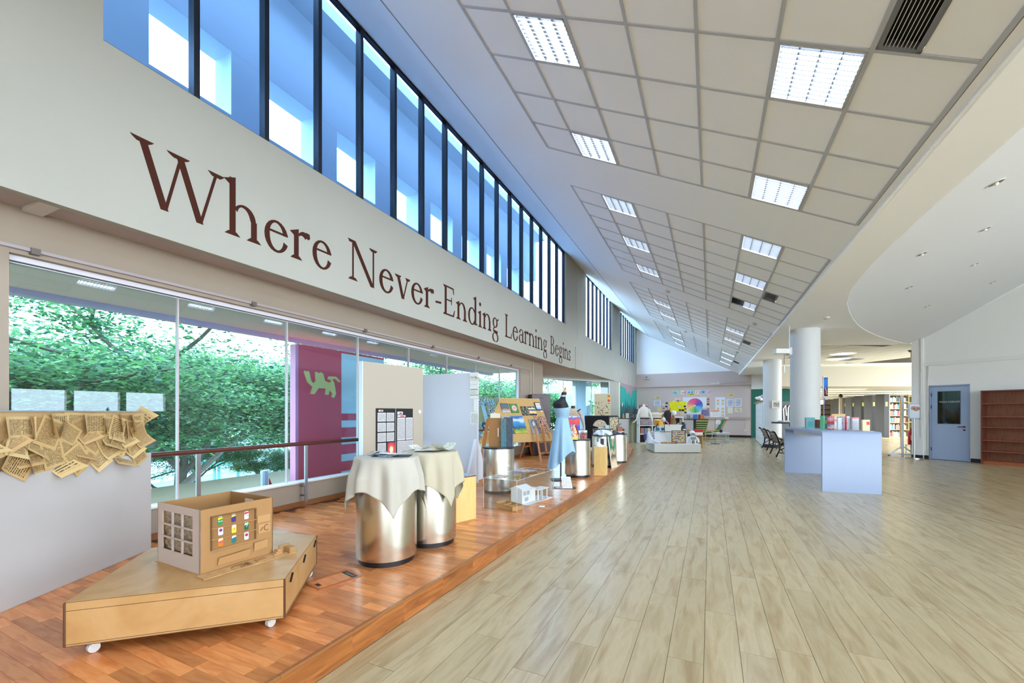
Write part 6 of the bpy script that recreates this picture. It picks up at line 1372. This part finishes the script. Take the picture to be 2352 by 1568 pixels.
part('waterfall_shell', mb, WG, wtb, True); part('under_beam', MB().b(-hw + .1, hw - .05, -.2, .9, tz - th_ - .08, tz - th_), M((216, 214, 222), .5), wtb)
def tbook(lab, px, d, w_, h_, thick, cm, spine=None, ang=0, extra=None):
    t = thing('book', lab, 'book', at(px, d, tz + .004), YAW + ang, 'books on the white table')
    part('cover', MB().b(-w_ / 2, w_ / 2, -thick / 2, -thick / 2 + .004, 0, h_).b(-w_ / 2, w_ / 2, thick / 2 - .004, thick / 2, 0, h_).b(-w_ / 2, -w_ / 2 + .004, -thick / 2, thick / 2, 0, h_), cm, t)
    part('page_block', MB().b(-w_ / 2 + .004, w_ / 2 - .006, -thick / 2 + .004, thick / 2 - .004, .004, h_ - .004), M((236, 230, 214), .7), t)
    if spine: part('spine_label', MB().b(*spine), extra, t)
    return t
for px, d, w_ in ((1862, 8.55, .26), (1890, 8.0, .2), (1922, 7.6, .3), (1960, 7.35, .17), (1986, 7.15, .19)):
    solo('book_stand', 'flat grey stand plate %s on the white table' % {1862: 'under the turquoise book', 1890: 'under the dark green book', 1922: 'under the red and white books', 1960: 'under the pink topped book', 1986: 'under the cream book'}[px], 'stand', MB().b(-w_ / 2, w_ / 2, -.08, .08, 0, .004), M((150, 156, 170), .3, .3), at(px, d, tz), YAW, 'book stands')
tbook('turquoise covered book on the white table', 1860, 8.55, .187, .212, .03, art([(.0, (70, 176, 176)), (.1, (90, 190, 190)), (.3, (130, 160, 170)), (.85, (132, 166, 176)), (.9, (60, 176, 178)), (1, (60, 176, 178))], 'v', noise=.02), (-.05, .05, -.017, -.015, .03, .135), 0, M((40, 170, 170), .5))
for k, c in enumerate(((120, 66, 44), (140, 80, 56), (160, 100, 80), (60, 40, 34), (30, 26, 28))):
    cn_ = ['chestnut', 'red-brown', 'tan', 'dark brown', 'black'][k]
    t = thing('book', '%s spine in the short row beside the turquoise book' % cn_, 'book', at(1873 + k * 3.6, 8.6, tz + .0), YAW + .05, 'row of brown books')
    part('cover', MB().b(-.0145, .0145, -.08, .0, 0, .172 - .006 * (k % 3)), M(c, .5), t); part('page_block', MB().b(-.011, .011, -.078, -.001, .172 - .006 * (k % 3), .174 - .006 * (k % 3)), M((226, 216, 196), .7), t)
tbook('dark green book with gold title lines on the white table', 1895.5, 7.95, .115, .25, .03, M((10, 62, 66), .5), (-.05, .05, -.017, -.015, .10, .18), 0, printed((10, 62, 66), (200, 190, 90), 4, ('X', 'Z'), .4, .05))
solo('book', 'thin pale green book beside the dark green one on the white table', 'book', MB().b(-.011, .011, -.06, .03, 0, .25).b(-.0115, .0115, -.062, -.06, .02, .23), M((110, 206, 150), .5), at(1887.5, 7.95, tz + .004), YAW)
tbook('red and white covered book on the white table', 1908.5, 7.7, .09, .25, .05, art([(.0, (226, 40, 60)), (.12, (232, 232, 236)), (.3, (150, 160, 176)), (.5, (226, 50, 70)), (.8, (240, 200, 206)), (1, (226, 40, 60))], 'v', noise=.12), (-.015, .04, -.028, -.025, .03, .085), 0, M((236, 236, 240), .5))
tbook('orange and cream covered book behind the others on the white table', 1921, 7.95, .13, .245, .03, art([(.0, (236, 206, 170)), (.5, (206, 216, 226)), (.7, (230, 120, 50)), (.8, (240, 214, 180)), (1, (236, 210, 176))], 'v', noise=.1), None)
tbook('white book with a small red drawing on the white table', 1931, 7.55, .125, .245, .03, art([(226, 230, 240), (226, 230, 240), (228, 230, 240), (226, 230, 240), (190, 50, 60)], 'n', scale=3.2), (-.058, .0, -.017, -.015, .222, .236), .0, M((60, 50, 60), .5))
tbook('white book with a broad red stripe on the white table', 1944, 7.5, .09, .245, .035, M((226, 228, 238), .5), (-.04, -.008, -.02, -.017, .0, .245), -.1, M((206, 24, 44), .5))
tbook('pale book with a pink top band on the white table', 1964, 7.4, .105, .228, .03, M((214, 218, 230), .5), (-.052, .052, -.017, -.015, .203, .228), -.15, M((236, 110, 126), .5))
tbook('cream book with a red diamond on the white table', 1988, 7.2, .115, .188, .035, M((236, 216, 170), .5), (.005, .05, -.02, -.017, .10, .155), -.15, M((206, 60, 40), .5))
solo('document_holder', 'tan folder standing behind the books on the white table', 'folder', MB().b(-.13, .14, 0, .012, 0, .28).b(-.13, .14, -.01, .022, .27, .285), M((222, 184, 128), .6), at(1925, 8.25, tz + .004), YAW)
sp = thing('pole_sign', 'blue and maroon pole sign rising behind the white table', 'sign', at(1892, 10.6, 0), YAW + .2)
part('pole', MB().tube([(0, 0, .02), (.0, 0, 1.5), (.03, 0, 1.75)], .014, 10), M((120, 124, 150), .4, .5), sp); part('base', MB().cyl((0, 0, 0), .18, .02), M((60, 60, 66), .4), sp)
part('sign_panel', MB().b(-.03, .11, -.02, .02, 1.72, 2.26), M((232, 234, 240), .4), sp, bevel=.01); part('sign_face', MB().b(-.018, .098, -.026, -.02, 1.75, 2.23), art([(.0, (70, 10, 30)), (.25, (110, 16, 40)), (.4, (40, 30, 80)), (.5, (30, 110, 200)), (.85, (40, 130, 220)), (1, (20, 60, 120))], 'v', noise=.06), sp); part('arrow_mark', MB().bar((.01, -.028, 1.97), (.05, -.028, 1.88), .012, .014).bar((.05, -.028, 1.88), (.04, -.028, 1.84), .012, .014).bar((.04, -.028, 1.84), (.07, -.028, 1.80), .012, .014), WHITE, sp)

# ------------------------------------------------------------------ right side: bookcase, sign, frame, extinguisher
u3 = Vector((u.x, u.y, 0)); n3 = Vector((nn.x, nn.y, 0)); ang_r = math.atan2(u.y, u.x)
bk = thing('bookcase', 'empty dark brown wooden bookcase against the right wall', 'bookcase', tuple(Vector(rw(1.10, .32, 0))), ang_r)
BRN = wood([(92, 44, 28), (120, 62, 40)], (6, 6, 1), 4, rough=.4); BRB = wood([(96, 52, 32), (140, 84, 56)], (14, 6, 1), 4, rough=.5, fine=.4)
part('side_panel', MB().b(0, .03, 0, .3, 0, 1.9), BRN, bk); part('side_panel', MB().b(1.47, 1.5, 0, .3, 0, 1.9), BRN, bk)
part('top_board', MB().b(0, 1.5, -.01, .3, 1.88, 1.91), BRN, bk); part('kick_board', MB().b(.03, 1.47, .02, .04, 0, .08).b(.03, 1.47, .02, .3, .07, .09), M((150, 82, 44), .4), bk); part('back_board', MB().b(.03, 1.47, .285, .298, .08, 1.88), BRB, bk)
for z in (.34, .62, .96, 1.23, 1.57): part('shelf_board', MB().b(.03, 1.47, .01, .285, z - .012, z + .012), M((134, 70, 46), .4), bk)
ss = thing('sign_stand', 'white framed poster on a steel floor stand by the right pier', 'sign', at(2100, 12.2, 0), YAW + .06)
part('base', MB().cyl((0, 0, 0), .19, .025, 28), STEEL, ss, True); part('pole', MB().tube([(0, 0, .02), (0, 0, 1.2)], .02, 10), STEEL, ss, True)
part('frame', MB().b(-.2, .2, -.025, 0, 1.16, 1.60), M((206, 210, 216), .3, .5), ss); part('sheet', MB().b(-.18, .18, -.028, -.025, 1.18, 1.58), M((222, 230, 244), .5), ss)
part('colour_splash', MB().prism([(.14 * math.cos(k * .52) * (1 + .15 * math.sin(k * 3)), -.031, 1.46 + .07 * math.sin(k * .52) * (1 + .2 * math.cos(k * 5))) for k in range(12)], (0, .003, 0)), art([(30, 70, 170), (40, 150, 170), (240, 170, 60), (226, 60, 70), (40, 60, 160)], 'n', scale=3, hard=True), ss)
wf_ = thing('notice_board_stand', 'white wheeled notice frame with a tan board at the library entrance', 'frame', at(2073, 12.75, 0), YAW + .9)
part('post', MB().b(-.03, .03, -.03, .03, .0, 1.87), M((224, 228, 236), .4), wf_); part('foot_bar', MB().b(-.03, .03, -.33, .33, .04, .09), M((224, 228, 236), .4), wf_)
part('brace', MB().bar((0, -.26, .09), (0, 0, .32), .04, .04).bar((0, .26, .09), (0, 0, .32), .04, .04), M((224, 228, 236), .4), wf_)
part('tan_board', MB().b(.03, .6, -.02, .02, .55, 1.83), M((206, 160, 76), .7), wf_); part('lower_mesh', MB().b(.03, .6, -.005, .005, .2, .55), M((150, 150, 146), .6), wf_)
for y_ in (-.33, .31): part('castor', MB().tube([(-.02, y_, .03), (.02, y_, .03)], .03, 12), BLACK, wf_)
part('paper_trim', MB().prism([(.05 + .04 * k, 0, 1.83 + .05 * (k % 2)) for k in range(14)] + [(.57, 0, 1.81), (.05, 0, 1.81)], (0, .01, 0)), M((240, 190, 190), .6), wf_)
fe = thing('fire_extinguisher', 'red fire extinguisher standing behind the poster stand', 'fire extinguisher', at(2092, 13.4, .32), YAW)
part('cylinder', MB().lathe([(.07, .0), (.075, .03), (.075, .38), (.05, .44), (.02, .47)], n=20), M((196, 24, 30), .35), fe, True); part('valve', MB().b(-.02, .02, -.04, .02, .47, .52).tube([(.02, 0, .5), (.09, -.02, .46), (.08, -.02, .2)], .01, 6), BLACK, fe); part('label', MB().lathe([(.077, .14), (.077, .3)], n=10, cap=False, a0=-2.4, a1=-.8), M((226, 226, 224), .5), fe)
solo('extinguisher_stand', 'white wire stand under the red extinguisher', 'stand', MB().b(-.1, .1, -.1, .1, .3, .318).b(-.09, -.07, -.09, -.07, 0, .3).b(.07, .09, -.09, -.07, 0, .3).b(-.09, -.07, .07, .09, 0, .3).b(.07, .09, .07, .09, 0, .3), WHITE, at(2092, 13.4, 0), YAW)
wd = thing('wall_projector', 'dark bracket light at the top of the right pier', 'lamp', at(2094, 12.9, zat(826, 12.9)), YAW)
part('head', MB().prism([(-.08, -.04, .3), (.06, -.04, .3), (.04, -.04, .24), (-.02, -.04, .24)], (0, .1, 0)), M((90, 84, 78), .5), wd); part('arm', MB().b(.02, .06, -.02, .06, .0, .26), M((170, 164, 156), .5), wd)

# ------------------------------------------------------------------ library shelves
SHM = M((44, 40, 38), .6); SHF = M((190, 172, 120), .6)
ords = ['first', 'second', 'third', 'fourth', 'fifth', 'sixth', 'seventh', 'eighth']
BC = {'ivory': (214, 206, 190), 'tan': (180, 150, 120), 'salmon': (206, 120, 110), 'blue': (120, 150, 180), 'pale grey': (230, 226, 220), 'green': (90, 110, 90), 'peach': (226, 190, 150), 'navy': (60, 60, 90), 'beige': (196, 170, 150), 'white': (240, 236, 230), 'red': (150, 60, 60), 'teal': (90, 140, 150)}
bmesh_ = []
for cn_, c in BC.items():
    for h_ in (.20, .24, .27):
        me = MB().b(-.02, .02, 0, .16, 0, h_).mesh('book'); me.materials.append(M(c, .6)); bmesh_.append((me, cn_))
nb_ = 0
geo = [(2036, 21.6, 2.30, 1.0, 12), (2007, 23.2, 2.33, .55, 4), (1982, 25.0, 2.35, .5, 4), (1960, 27.0, 2.37, .5, 4), (1942, 29.2, 2.4, .5, 4), (1926 + 2, 31.6, 2.42, .5, 3), (1912 + 4, 34.0, 2.44, .5, 0), (1899 + 6, 36.6, 2.46, .5, 0)]
for k, (px, d, zt, wsh, nbk) in enumerate(geo):
    wv = 1.15 if k == 0 else 2.2
    t = thing('library_shelf', 'dark ended library bookshelf, %s from the right in the receding row' % ords[k], 'bookshelf', at(px, d, 0), YAW, 'library shelves')
    part('end_panel', MB().b(-.13, .13, -.02, .0, .05, zt).b(-.13, -.10, 0, .5, .05, zt), SHM, t); part('edge_strip', MB().b(.13, .17, -.02, .4, .05, zt), SHF, t)
    part('back_panel', MB().b(.17, wv, .3, .32, .05, zt), M((60, 52, 44), .7), t); part('far_upright', MB().b(wv, wv + .03, .0, .4, .05, zt), SHF, t)
    for r_ in range(7): part('shelf_board', MB().b(.17, wv, .02, .3, .1 + r_ * .36 - .015, .1 + r_ * .36 + .015), SHF, t)
    part('base', MB().b(-.13, wv, 0, .4, 0, .08), SHF, t)
    part('yellow_label', MB().b(-.07, .04, -.026, -.02, zt - .62, zt - .40), M((206, 206, 90), .5), t)
    base_ = Vector(at(px, d, 0)); rx3 = Vector((Rv.x, Rv.y, 0)); fx3 = Vector((Fv.x, Fv.y, 0))
    for r_ in range(6):
        for b_ in range(nbk):
            x_ = .22 + b_ * (.075 if k == 0 else .055)
            me, cn_ = R.choice(bmesh_)
            o = link('library_book', me, None, None, tuple(base_ + rx3 * x_ + fx3 * .06 + Vector((0, 0, .1 + r_ * .36 + .016))), YAW)
            o.scale = (1.55 if k == 0 else 1.25, 1, 1); nb_ += 1
            tag(o, '%s book on the %s board up of the %s library shelf from the right' % (cn_, ords[r_], ords[k]), 'book', 'library books, %s shelf' % ords[k])
bs = thing('library_shelf', 'low dark bookshelf far off at the left of the library opening', 'bookshelf', at(1890, 33.0, 0), YAW, 'library shelves')
part('carcass', MB().b(-.6, .6, 0, .4, 0, 2.0), M((70, 52, 40), .6), bs)
for r_ in range(5): part('book_row', MB().b(-.56, .56, -.02, 0, .12 + r_ * .38, .38 + r_ * .38), art([(90, 40, 40), (150, 130, 100), (60, 60, 70), (180, 160, 130), (70, 50, 40)], 'n', scale=18, hard=True), bs)
sc_ = thing('black_lamp_post', 'slim black topped white banner stand among the library shelves', 'stand', at(1931, 26.0, 0), YAW)
part('banner', MB().b(-.08, .08, 0, .03, .2, 2.3), M((214, 206, 196), .6), sc_); part('top_cap', MB().lathe([(.1, 2.3), (.13, 2.38), (.05, 2.5)], n=14), BLACK, sc_); part('foot', MB().b(-.12, .12, -.1, .14, 0, .2), BLACK, sc_)

# ------------------------------------------------------------------ small ceiling fittings
def ceil_at(px, py):
    d = (Fv.x + (px - 1176) / 958 * Rv.x, Fv.y + (px - 1176) / 958 * Rv.y, (948 - py) / 958)
    return d
def detector(lab, x, y, z, rot=(0, 0, 0)):
    t = thing('smoke_detector', lab, 'smoke detector', (x, y, z)); t.rotation_euler = rot
    part('disc', MB().lathe([(.06, -.0), (.055, -.035), (.03, -.05)], n=18), M((200, 196, 190), .5), t, True); part('led', MB().sphere((.03, 0, -.04), .006), M((190, 60, 50), .4), t)
detector('round smoke detector on the flat ceiling near the wide column', 2.24, 10.9, ZS)
for k, (x, y) in enumerate(((-1.05, 12.3), (-.9, 18.2), (1.05, 12.4), (.95, 18.3))): detector(['small detector between the second and third tile panels, window side', 'small detector between the third and farthest tile panels, window side', 'small detector between the second and third tile panels, column side', 'small detector between the third and farthest tile panels, column side'][k], x, y, zc(x) - .001, (0, sl, 0))
# downlights in the curved ceiling, found by dropping rays on its surface
bpy.context.view_layer.update()
dgv = bpy.context.evaluated_depsgraph_get()
vo = vault.evaluated_get(dgv)
names = ['nearest the camera', 'second from the camera in the outer row', 'third from the camera in the outer row', 'lowest of the outer row', 'first of the inner row', 'second of the inner row', 'last of the inner row']
for k, (px, py) in enumerate(((2287, 420), (2262, 526), (2238, 607), (2280, 648), (2117, 583), (2088, 660), (2130, 703))):
    dd = Vector(ceil_at(px, py)).normalized(); hit, loc_, nor, idx = vo.ray_cast(Vector((0, 0, 1.33)), dd)
    if not hit: continue
    if nor.z > 0: nor = -nor
    t = thing('downlight', 'small recessed downlight in the curved ceiling, %s' % names[k], 'downlight', tuple(loc_)); t.rotation_euler = nor.to_track_quat('-Z', 'Y').to_euler()
    part('ring', MB().lathe([(.07, 0), (.07, -.006), (.055, -.006), (.055, .0)], n=20, cap=False), M((206, 204, 200), .4), t, True); part('dark_well', MB().lathe([(.055, -.002), (.02, -.004)], n=16), M((96, 88, 76), .5), t); part('bulb', MB().sphere((0, 0, -.008), .02), M((230, 226, 214), .3), t, True)

# ------------------------------------------------------------------ outside: eaves, red panel, ground, buildings, trees
CAN = M((246, 222, 228), .8)
cy = thing('outer_canopy', 'pale canopy slab running outside above the big window', 'canopy', (-5.7, 0, 2.62))
part('slab', MB().b(-.75, .80, -6, 12.15, 0, .25), CAN, cy); part('fascia', MB().b(-.9, -.75, -6, 12.15, -.06, .3), M((206, 202, 244), .7), cy)
RP_ = thing('outdoor_billboard', 'tall red and white panel with a yellow lion figure outside the window', 'panel', (-5.7, 4.37, -1.2))
part('red_board', MB().b(-.12, 0, 0, 1.86, 0, 3.59), M((248, 80, 104), .4), RP_)
part('pink_side', MB().b(-.12, .0, -.05, 0, 0, 3.58), M((236, 150, 190), .5), RP_)
part('white_block', MB().b(0, .012, .82, 1.84, 2.52, 3.55), M((226, 236, 246), .5), RP_)
for k in range(5): part('white_stripe', MB().b(0, .012, .82, 1.84, 2.28 - k * .29, 2.40 - k * .29), M((226, 236, 246), .5), RP_)
LI = [(.06, .62), (.08, .66), (.11, .64), (.14, .66), (.16, .63), (.20, .40), (.24, .36), (.28, .42), (.27, .64), (.30, .66), (.34, .63), (.38, .66), (.43, .63), (.47, .44), (.56, .40), (.60, .46), (.52, .50), (.54, .57), (.70, .58), (.80, .46), (.76, .43), (.68, .52), (.62, .50), (.66, .42), (.68, .28), (.70, .12), (.66, .0), (.60, .02), (.62, .12), (.56, .2), (.54, .08), (.47, .08), (.48, .24), (.34, .24), (.26, .08), (.18, .08), (.22, .26), (.12, .38)]
part('yellow_lion', MB().prism([(.0, a * .96 + .03, 2.78 + b * .62) for a, b in LI], (.014, 0, 0)), M((255, 228, 146), .5), RP_)
GZ = -3.6
solo('pavement', 'pale concrete yard beyond the fence outside', 'ground', MB().b(-140, -6.5, -60, 90, GZ - .4, GZ - .21), M((120, 138, 146), .9))
gd = solo('lawn', 'green lawn outside below the window', 'ground', MB().b(-31, -6.5, -40, 70, GZ - .2, GZ), M((84, 124, 58), .9, var=.25, scale=.6))
bd = thing('school_building', 'long white building with a teal roof beyond the trees', 'building', (-40, 14, GZ), math.radians(20))
part('walls', MB().b(-4, 4, -20, 26, -.3, 6.2), M((220, 228, 236), .8), bd); part('roof', MB().prism([(-5, -21, 6.2), (5.2, -21, 6.2), (0, -21, 8.6)], (0, 48, 0)), M((70, 180, 196), .6), bd)
for k in range(12):
    f = part('window', MB().b(4.0, 4.03, -18 + k * 3.6, -16 + k * 3.6, 3.6, 5.0), M((150, 170, 190), .4), bd); part('pane', MB().b(4.03, 4.04, -17.9 + k * 3.6, -17.05 + k * 3.6, 3.7, 4.9).b(4.03, 4.04, -16.95 + k * 3.6, -16.1 + k * 3.6, 3.7, 4.9), M((90, 110, 130), .2), f)
tw = thing('tower_block', 'pale blue tower block far off on the skyline at the left', 'building', (-130, 12, GZ), .4)
part('walls', MB().b(-8, 8, -8, 8, 0, 16), M((196, 206, 226), .8), tw); part('parapet', MB().b(-8.3, 8.3, -8.3, 8.3, 16, 17), M((150, 170, 214), .8), tw)
for r_ in range(4): part('window_band', MB().b(8.0, 8.1, -7, 7, 3 + r_ * 3.4, 4.5 + r_ * 3.4), M((120, 140, 170), .5), tw)
fc = thing('railing_fence', 'pale blue horizontal rail fence across the lawn', 'fence', (-25.5, 0, GZ), math.radians(16))
for k in range(4): part('rail', MB().b(-.03, .03, -14, 26, .5 + k * .28, .58 + k * .28), M((176, 206, 226), .5), fc)
for k in range(21): part('post', MB().b(-.05, .05, -14 + k * 2 - .05, -14 + k * 2 + .05, 0, 1.5), M((186, 212, 230), .5), fc)
pv = thing('garden_pavilion', 'small pavilion with a teal pitched roof on the lawn', 'pavilion', (-27.8, 15.6, GZ), .3)
part('roof', MB().add([(-.9, -1.1, 1.7), (.9, -1.1, 1.7), (.9, 1.1, 1.7), (-.9, 1.1, 1.7), (0, -.4, 2.35), (0, .4, 2.35)], [(0, 1, 4), (1, 2, 5, 4), (2, 3, 5), (3, 0, 4, 5), (3, 2, 1, 0)]), M((40, 150, 160), .6), pv)
for x_ in (-.7, .7):
    for y_ in (-.9, .9): part('post', MB().b(x_ - .06, x_ + .06, y_ - .06, y_ + .06, 0, 1.7), M((120, 180, 200), .6), pv)
for k, (y_, lab) in enumerate(((2.15, 'near'), (4.0, 'far'))):
    t = thing('bollard', 'grey bollard with a red flag just outside the sill, %s one' % lab, 'bollard', (-5.95, y_, -.6)); part('post', MB().cyl((0, 0, 0), .05, 1.08, 12), M((190, 196, 214), .5), t); part('red_flag', MB().prism([(.03, .04, .72), (.03, .16, .68), (.03, .05, .96)], (.01, 0, 0)), M((220, 30, 50), .6), t)
oc = thing('outer_column', 'white outdoor column seen through the bay window', 'column', (-5.6, 19.6, GZ)); part('shaft', MB().b(-.35, .35, -.35, .35, 0, 8), M((206, 220, 238), .7), oc); part('base_block', MB().b(-.45, .45, -.45, .45, 0, 3.0), M((206, 220, 238), .7), oc)

def leafmat(c1, c2):
    m, nt, p = _new('leaves')
    g = nt.nodes.new('ShaderNodeNewGeometry'); r = nt.nodes.new('ShaderNodeValToRGB')
    r.color_ramp.elements[0].color = lin(c1) + (1,); r.color_ramp.elements[1].color = lin(c2) + (1,)
    nt.links.new(g.outputs['Random Per Island'], r.inputs['Fac']); nt.links.new(r.outputs['Color'], p.inputs['Base Color']); p.inputs['Roughness'].default_value = .6
    t = nt.nodes.new('ShaderNodeBsdfTranslucent'); nt.links.new(r.outputs['Color'], t.inputs[0])
    mx = nt.nodes.new('ShaderNodeMixShader'); mx.inputs[0].default_value = .4; out = nt.nodes['Material Output']
    nt.links.new(p.outputs[0], mx.inputs[1]); nt.links.new(t.outputs[0], mx.inputs[2]); nt.links.new(mx.outputs[0], out.inputs[0]); return m
LEAF = leafmat((10, 66, 62), (122, 176, 108)); LEAFY = leafmat((110, 170, 30), (206, 226, 60)); BARK = M((92, 84, 76), .9, var=.2, scale=8)

def make_tree(seed, height, spread, nleaf, lsize):
    rr = random.Random(seed); rn = np.random.RandomState(seed)
    mb = MB(); tips = []
    def grow(p, d, L, r_, lvl):
        pts = [p]; rad = [r_]; q = Vector(p); dd = Vector(d)
        for k in range(4):
            dd = (dd + Vector((rr.uniform(-.25, .25), rr.uniform(-.25, .25), rr.uniform(-.1, .18)))).normalized(); q = q + dd * L / 4
            pts.append(tuple(q)); rad.append(r_ * (1 - .13 * (k + 1)))
            if lvl >= 2: tips.append(tuple(q))
        mb.tube(pts, rad, 6 if lvl < 2 else 4, False)
        if lvl < 3:
            n = (4, 4, 3)[lvl]
            for k in range(n):
                a = 2 * PI * (k + rr.random() * .7) / n; up_ = (.75, .3, .15)[lvl]
                nd = Vector((math.cos(a), math.sin(a), up_ + rr.uniform(-.15, .25))).normalized()
                grow(tuple(q if k % 2 else Vector(pts[-2])), tuple(nd), L * (.75, .72, .6)[lvl] * rr.uniform(.8, 1.2) * (spread if lvl == 0 else 1), r_ * .52, lvl + 1)
    grow((0, 0, 0), (0, 0, 1), height * .38, height * .028, 0)
    tp = np.array(tips); n = nleaf
    c = tp[rn.randint(0, len(tp), n)] + rn.normal(0, 1, (n, 3)) * np.array([.55, .55, .17]) * height / 9
    a = rn.uniform(0, 2 * np.pi, n); til = rn.normal(0, .45, n); s = lsize * rn.uniform(.6, 1.4, n)
    ux = np.stack([np.cos(a), np.sin(a), til * .6], 1) * s[:, None]
    vy = np.stack([-np.sin(a), np.cos(a), rn.normal(0, .5, n)], 1) * (s * .42)[:, None]
    V = np.stack([c - ux, c - vy * 1.0, c + ux, c + vy], 1).reshape(-1, 3)
    me = bpy.data.meshes.new('foliage'); me.vertices.add(4 * n); me.vertices.foreach_set('co', V.astype(np.float32).ravel())
    me.loops.add(4 * n); me.loops.foreach_set('vertex_index', np.arange(4 * n, dtype=np.int32)); me.polygons.add(n); me.polygons.foreach_set('loop_start', np.arange(0, 4 * n, 4, dtype=np.int32)); me.update(calc_edges=True)
    return mb.mesh('trunk', True), me
protos = [make_tree(s_, 9.0, sp2, 60000, .066) for s_, sp2 in ((11, 1.25), (23, 1.4), (37, 1.15))]
for tr_, fo in protos: tr_.materials.append(BARK); fo.materials.append(LEAF)
TS = [(-13.5, 1.0, .95, 0, .3, 'feathery rain tree at the left edge of the window'), (-12.8, 5.3, .9, 1, 1.2, 'feathery rain tree left of the red panel'), (-17.5, 3.2, 1.1, 2, 2.2, 'tall feathery tree behind the two nearest trees'), (-19, 9.2, 1.0, 0, 4.0, 'broad tree behind the pavilion'), (-12.2, 10.5, .95, 2, .9, 'feathery tree behind the red panel'),
      (-12.6, 15.5, .95, 1, 3.1, 'feathery tree seen past the white screen'), (-12.0, 21.0, .95, 0, 5.1, 'leafy tree outside the bay window at its left'), (-11.0, 27, .95, 2, 1.7, 'leafy tree outside the bay window in its middle'), (-9.5, 33, .95, 1, 2.9, 'leafy tree outside the bay window at its right'), (-22, -3, 1.0, 1, .2, 'distant tree at the far left beyond the lawn'), (-18, 17, 1.1, 2, .7, 'tall tree farther off behind the window end'), (-20, 26, 1.1, 0, 2.0, 'tall tree far behind the bay window'),
      (-20.9, 10.0, .52, 1, 1.0, 'small tree on the lawn left of the pavilion'), (-19.4, 12.9, .5, 2, 2.5, 'small tree on the lawn right of the pavilion'), (-15.5, 4.4, .42, 0, 3.3, 'low young tree below the nearest big tree'), (-24, 19, .6, 1, 4.3, 'small tree by the fence near the red billboard')]
for x, y, s_, k, a, lab in TS:
    t = thing('rain_tree', lab, 'tree', (x, y, GZ), a, 'trees outside'); t.scale = (s_, s_, s_)
    link('trunk', protos[k][0], None, t); link('foliage', protos[k][1], None, t)
def shrub(lab, x, y, s_, yellow, seed):
    rn = np.random.RandomState(seed); n = 2200
    th2 = rn.uniform(0, 2 * np.pi, n); ph2 = np.arccos(rn.uniform(-.1, 1, n)); r_ = rn.uniform(.75, 1.05, n)
    c = np.stack([r_ * np.sin(ph2) * np.cos(th2), r_ * np.sin(ph2) * np.sin(th2), r_ * np.cos(ph2)], 1)
    a = rn.uniform(0, 2 * np.pi, n); ux = np.stack([np.cos(a), np.sin(a), rn.normal(0, .5, n)], 1) * .1; vy = np.stack([-np.sin(a), np.cos(a), rn.normal(0, .5, n)], 1) * .04
    V = np.stack([c - ux, c - vy, c + ux, c + vy], 1).reshape(-1, 3)
    t = thing('shrub', lab, 'shrub', (x, y, GZ), 0, 'shrubs on the lawn'); t.scale = (s_, s_, s_ * 1.1)
    mb = MB(); mb.v = [tuple(q_) for q_ in V]; mb.f = [(4 * i, 4 * i + 1, 4 * i + 2, 4 * i + 3) for i in range(n)]
    part('foliage', mb, LEAFY if yellow else LEAF, t); part('stem', MB().cyl((0, 0, 0), .06, .5, 8), BARK, t)
shrub('yellow green shrub by the pavilion', -13.0, 6.9, .9, True, 1); shrub('yellow green shrub left of the red panel', -10.5, 6.3, .7, True, 2); shrub('low yellow shrub in the middle of the lawn', -14, 4.9, .6, True, 3)
shrub('dark green shrub at the left of the lawn', -12.5, 1.9, 1.2, False, 4); shrub('dark green shrub below the handrail', -11.5, 3.7, 1.0, False, 5); shrub('dark green shrub beside the pavilion', -16, 8.4, 1.3, False, 6); shrub('green bush outside the bay window', -9.2, 22, 2.2, True, 7); shrub('dark green bush outside the bay window', -8.6, 26, 2.6, False, 8)
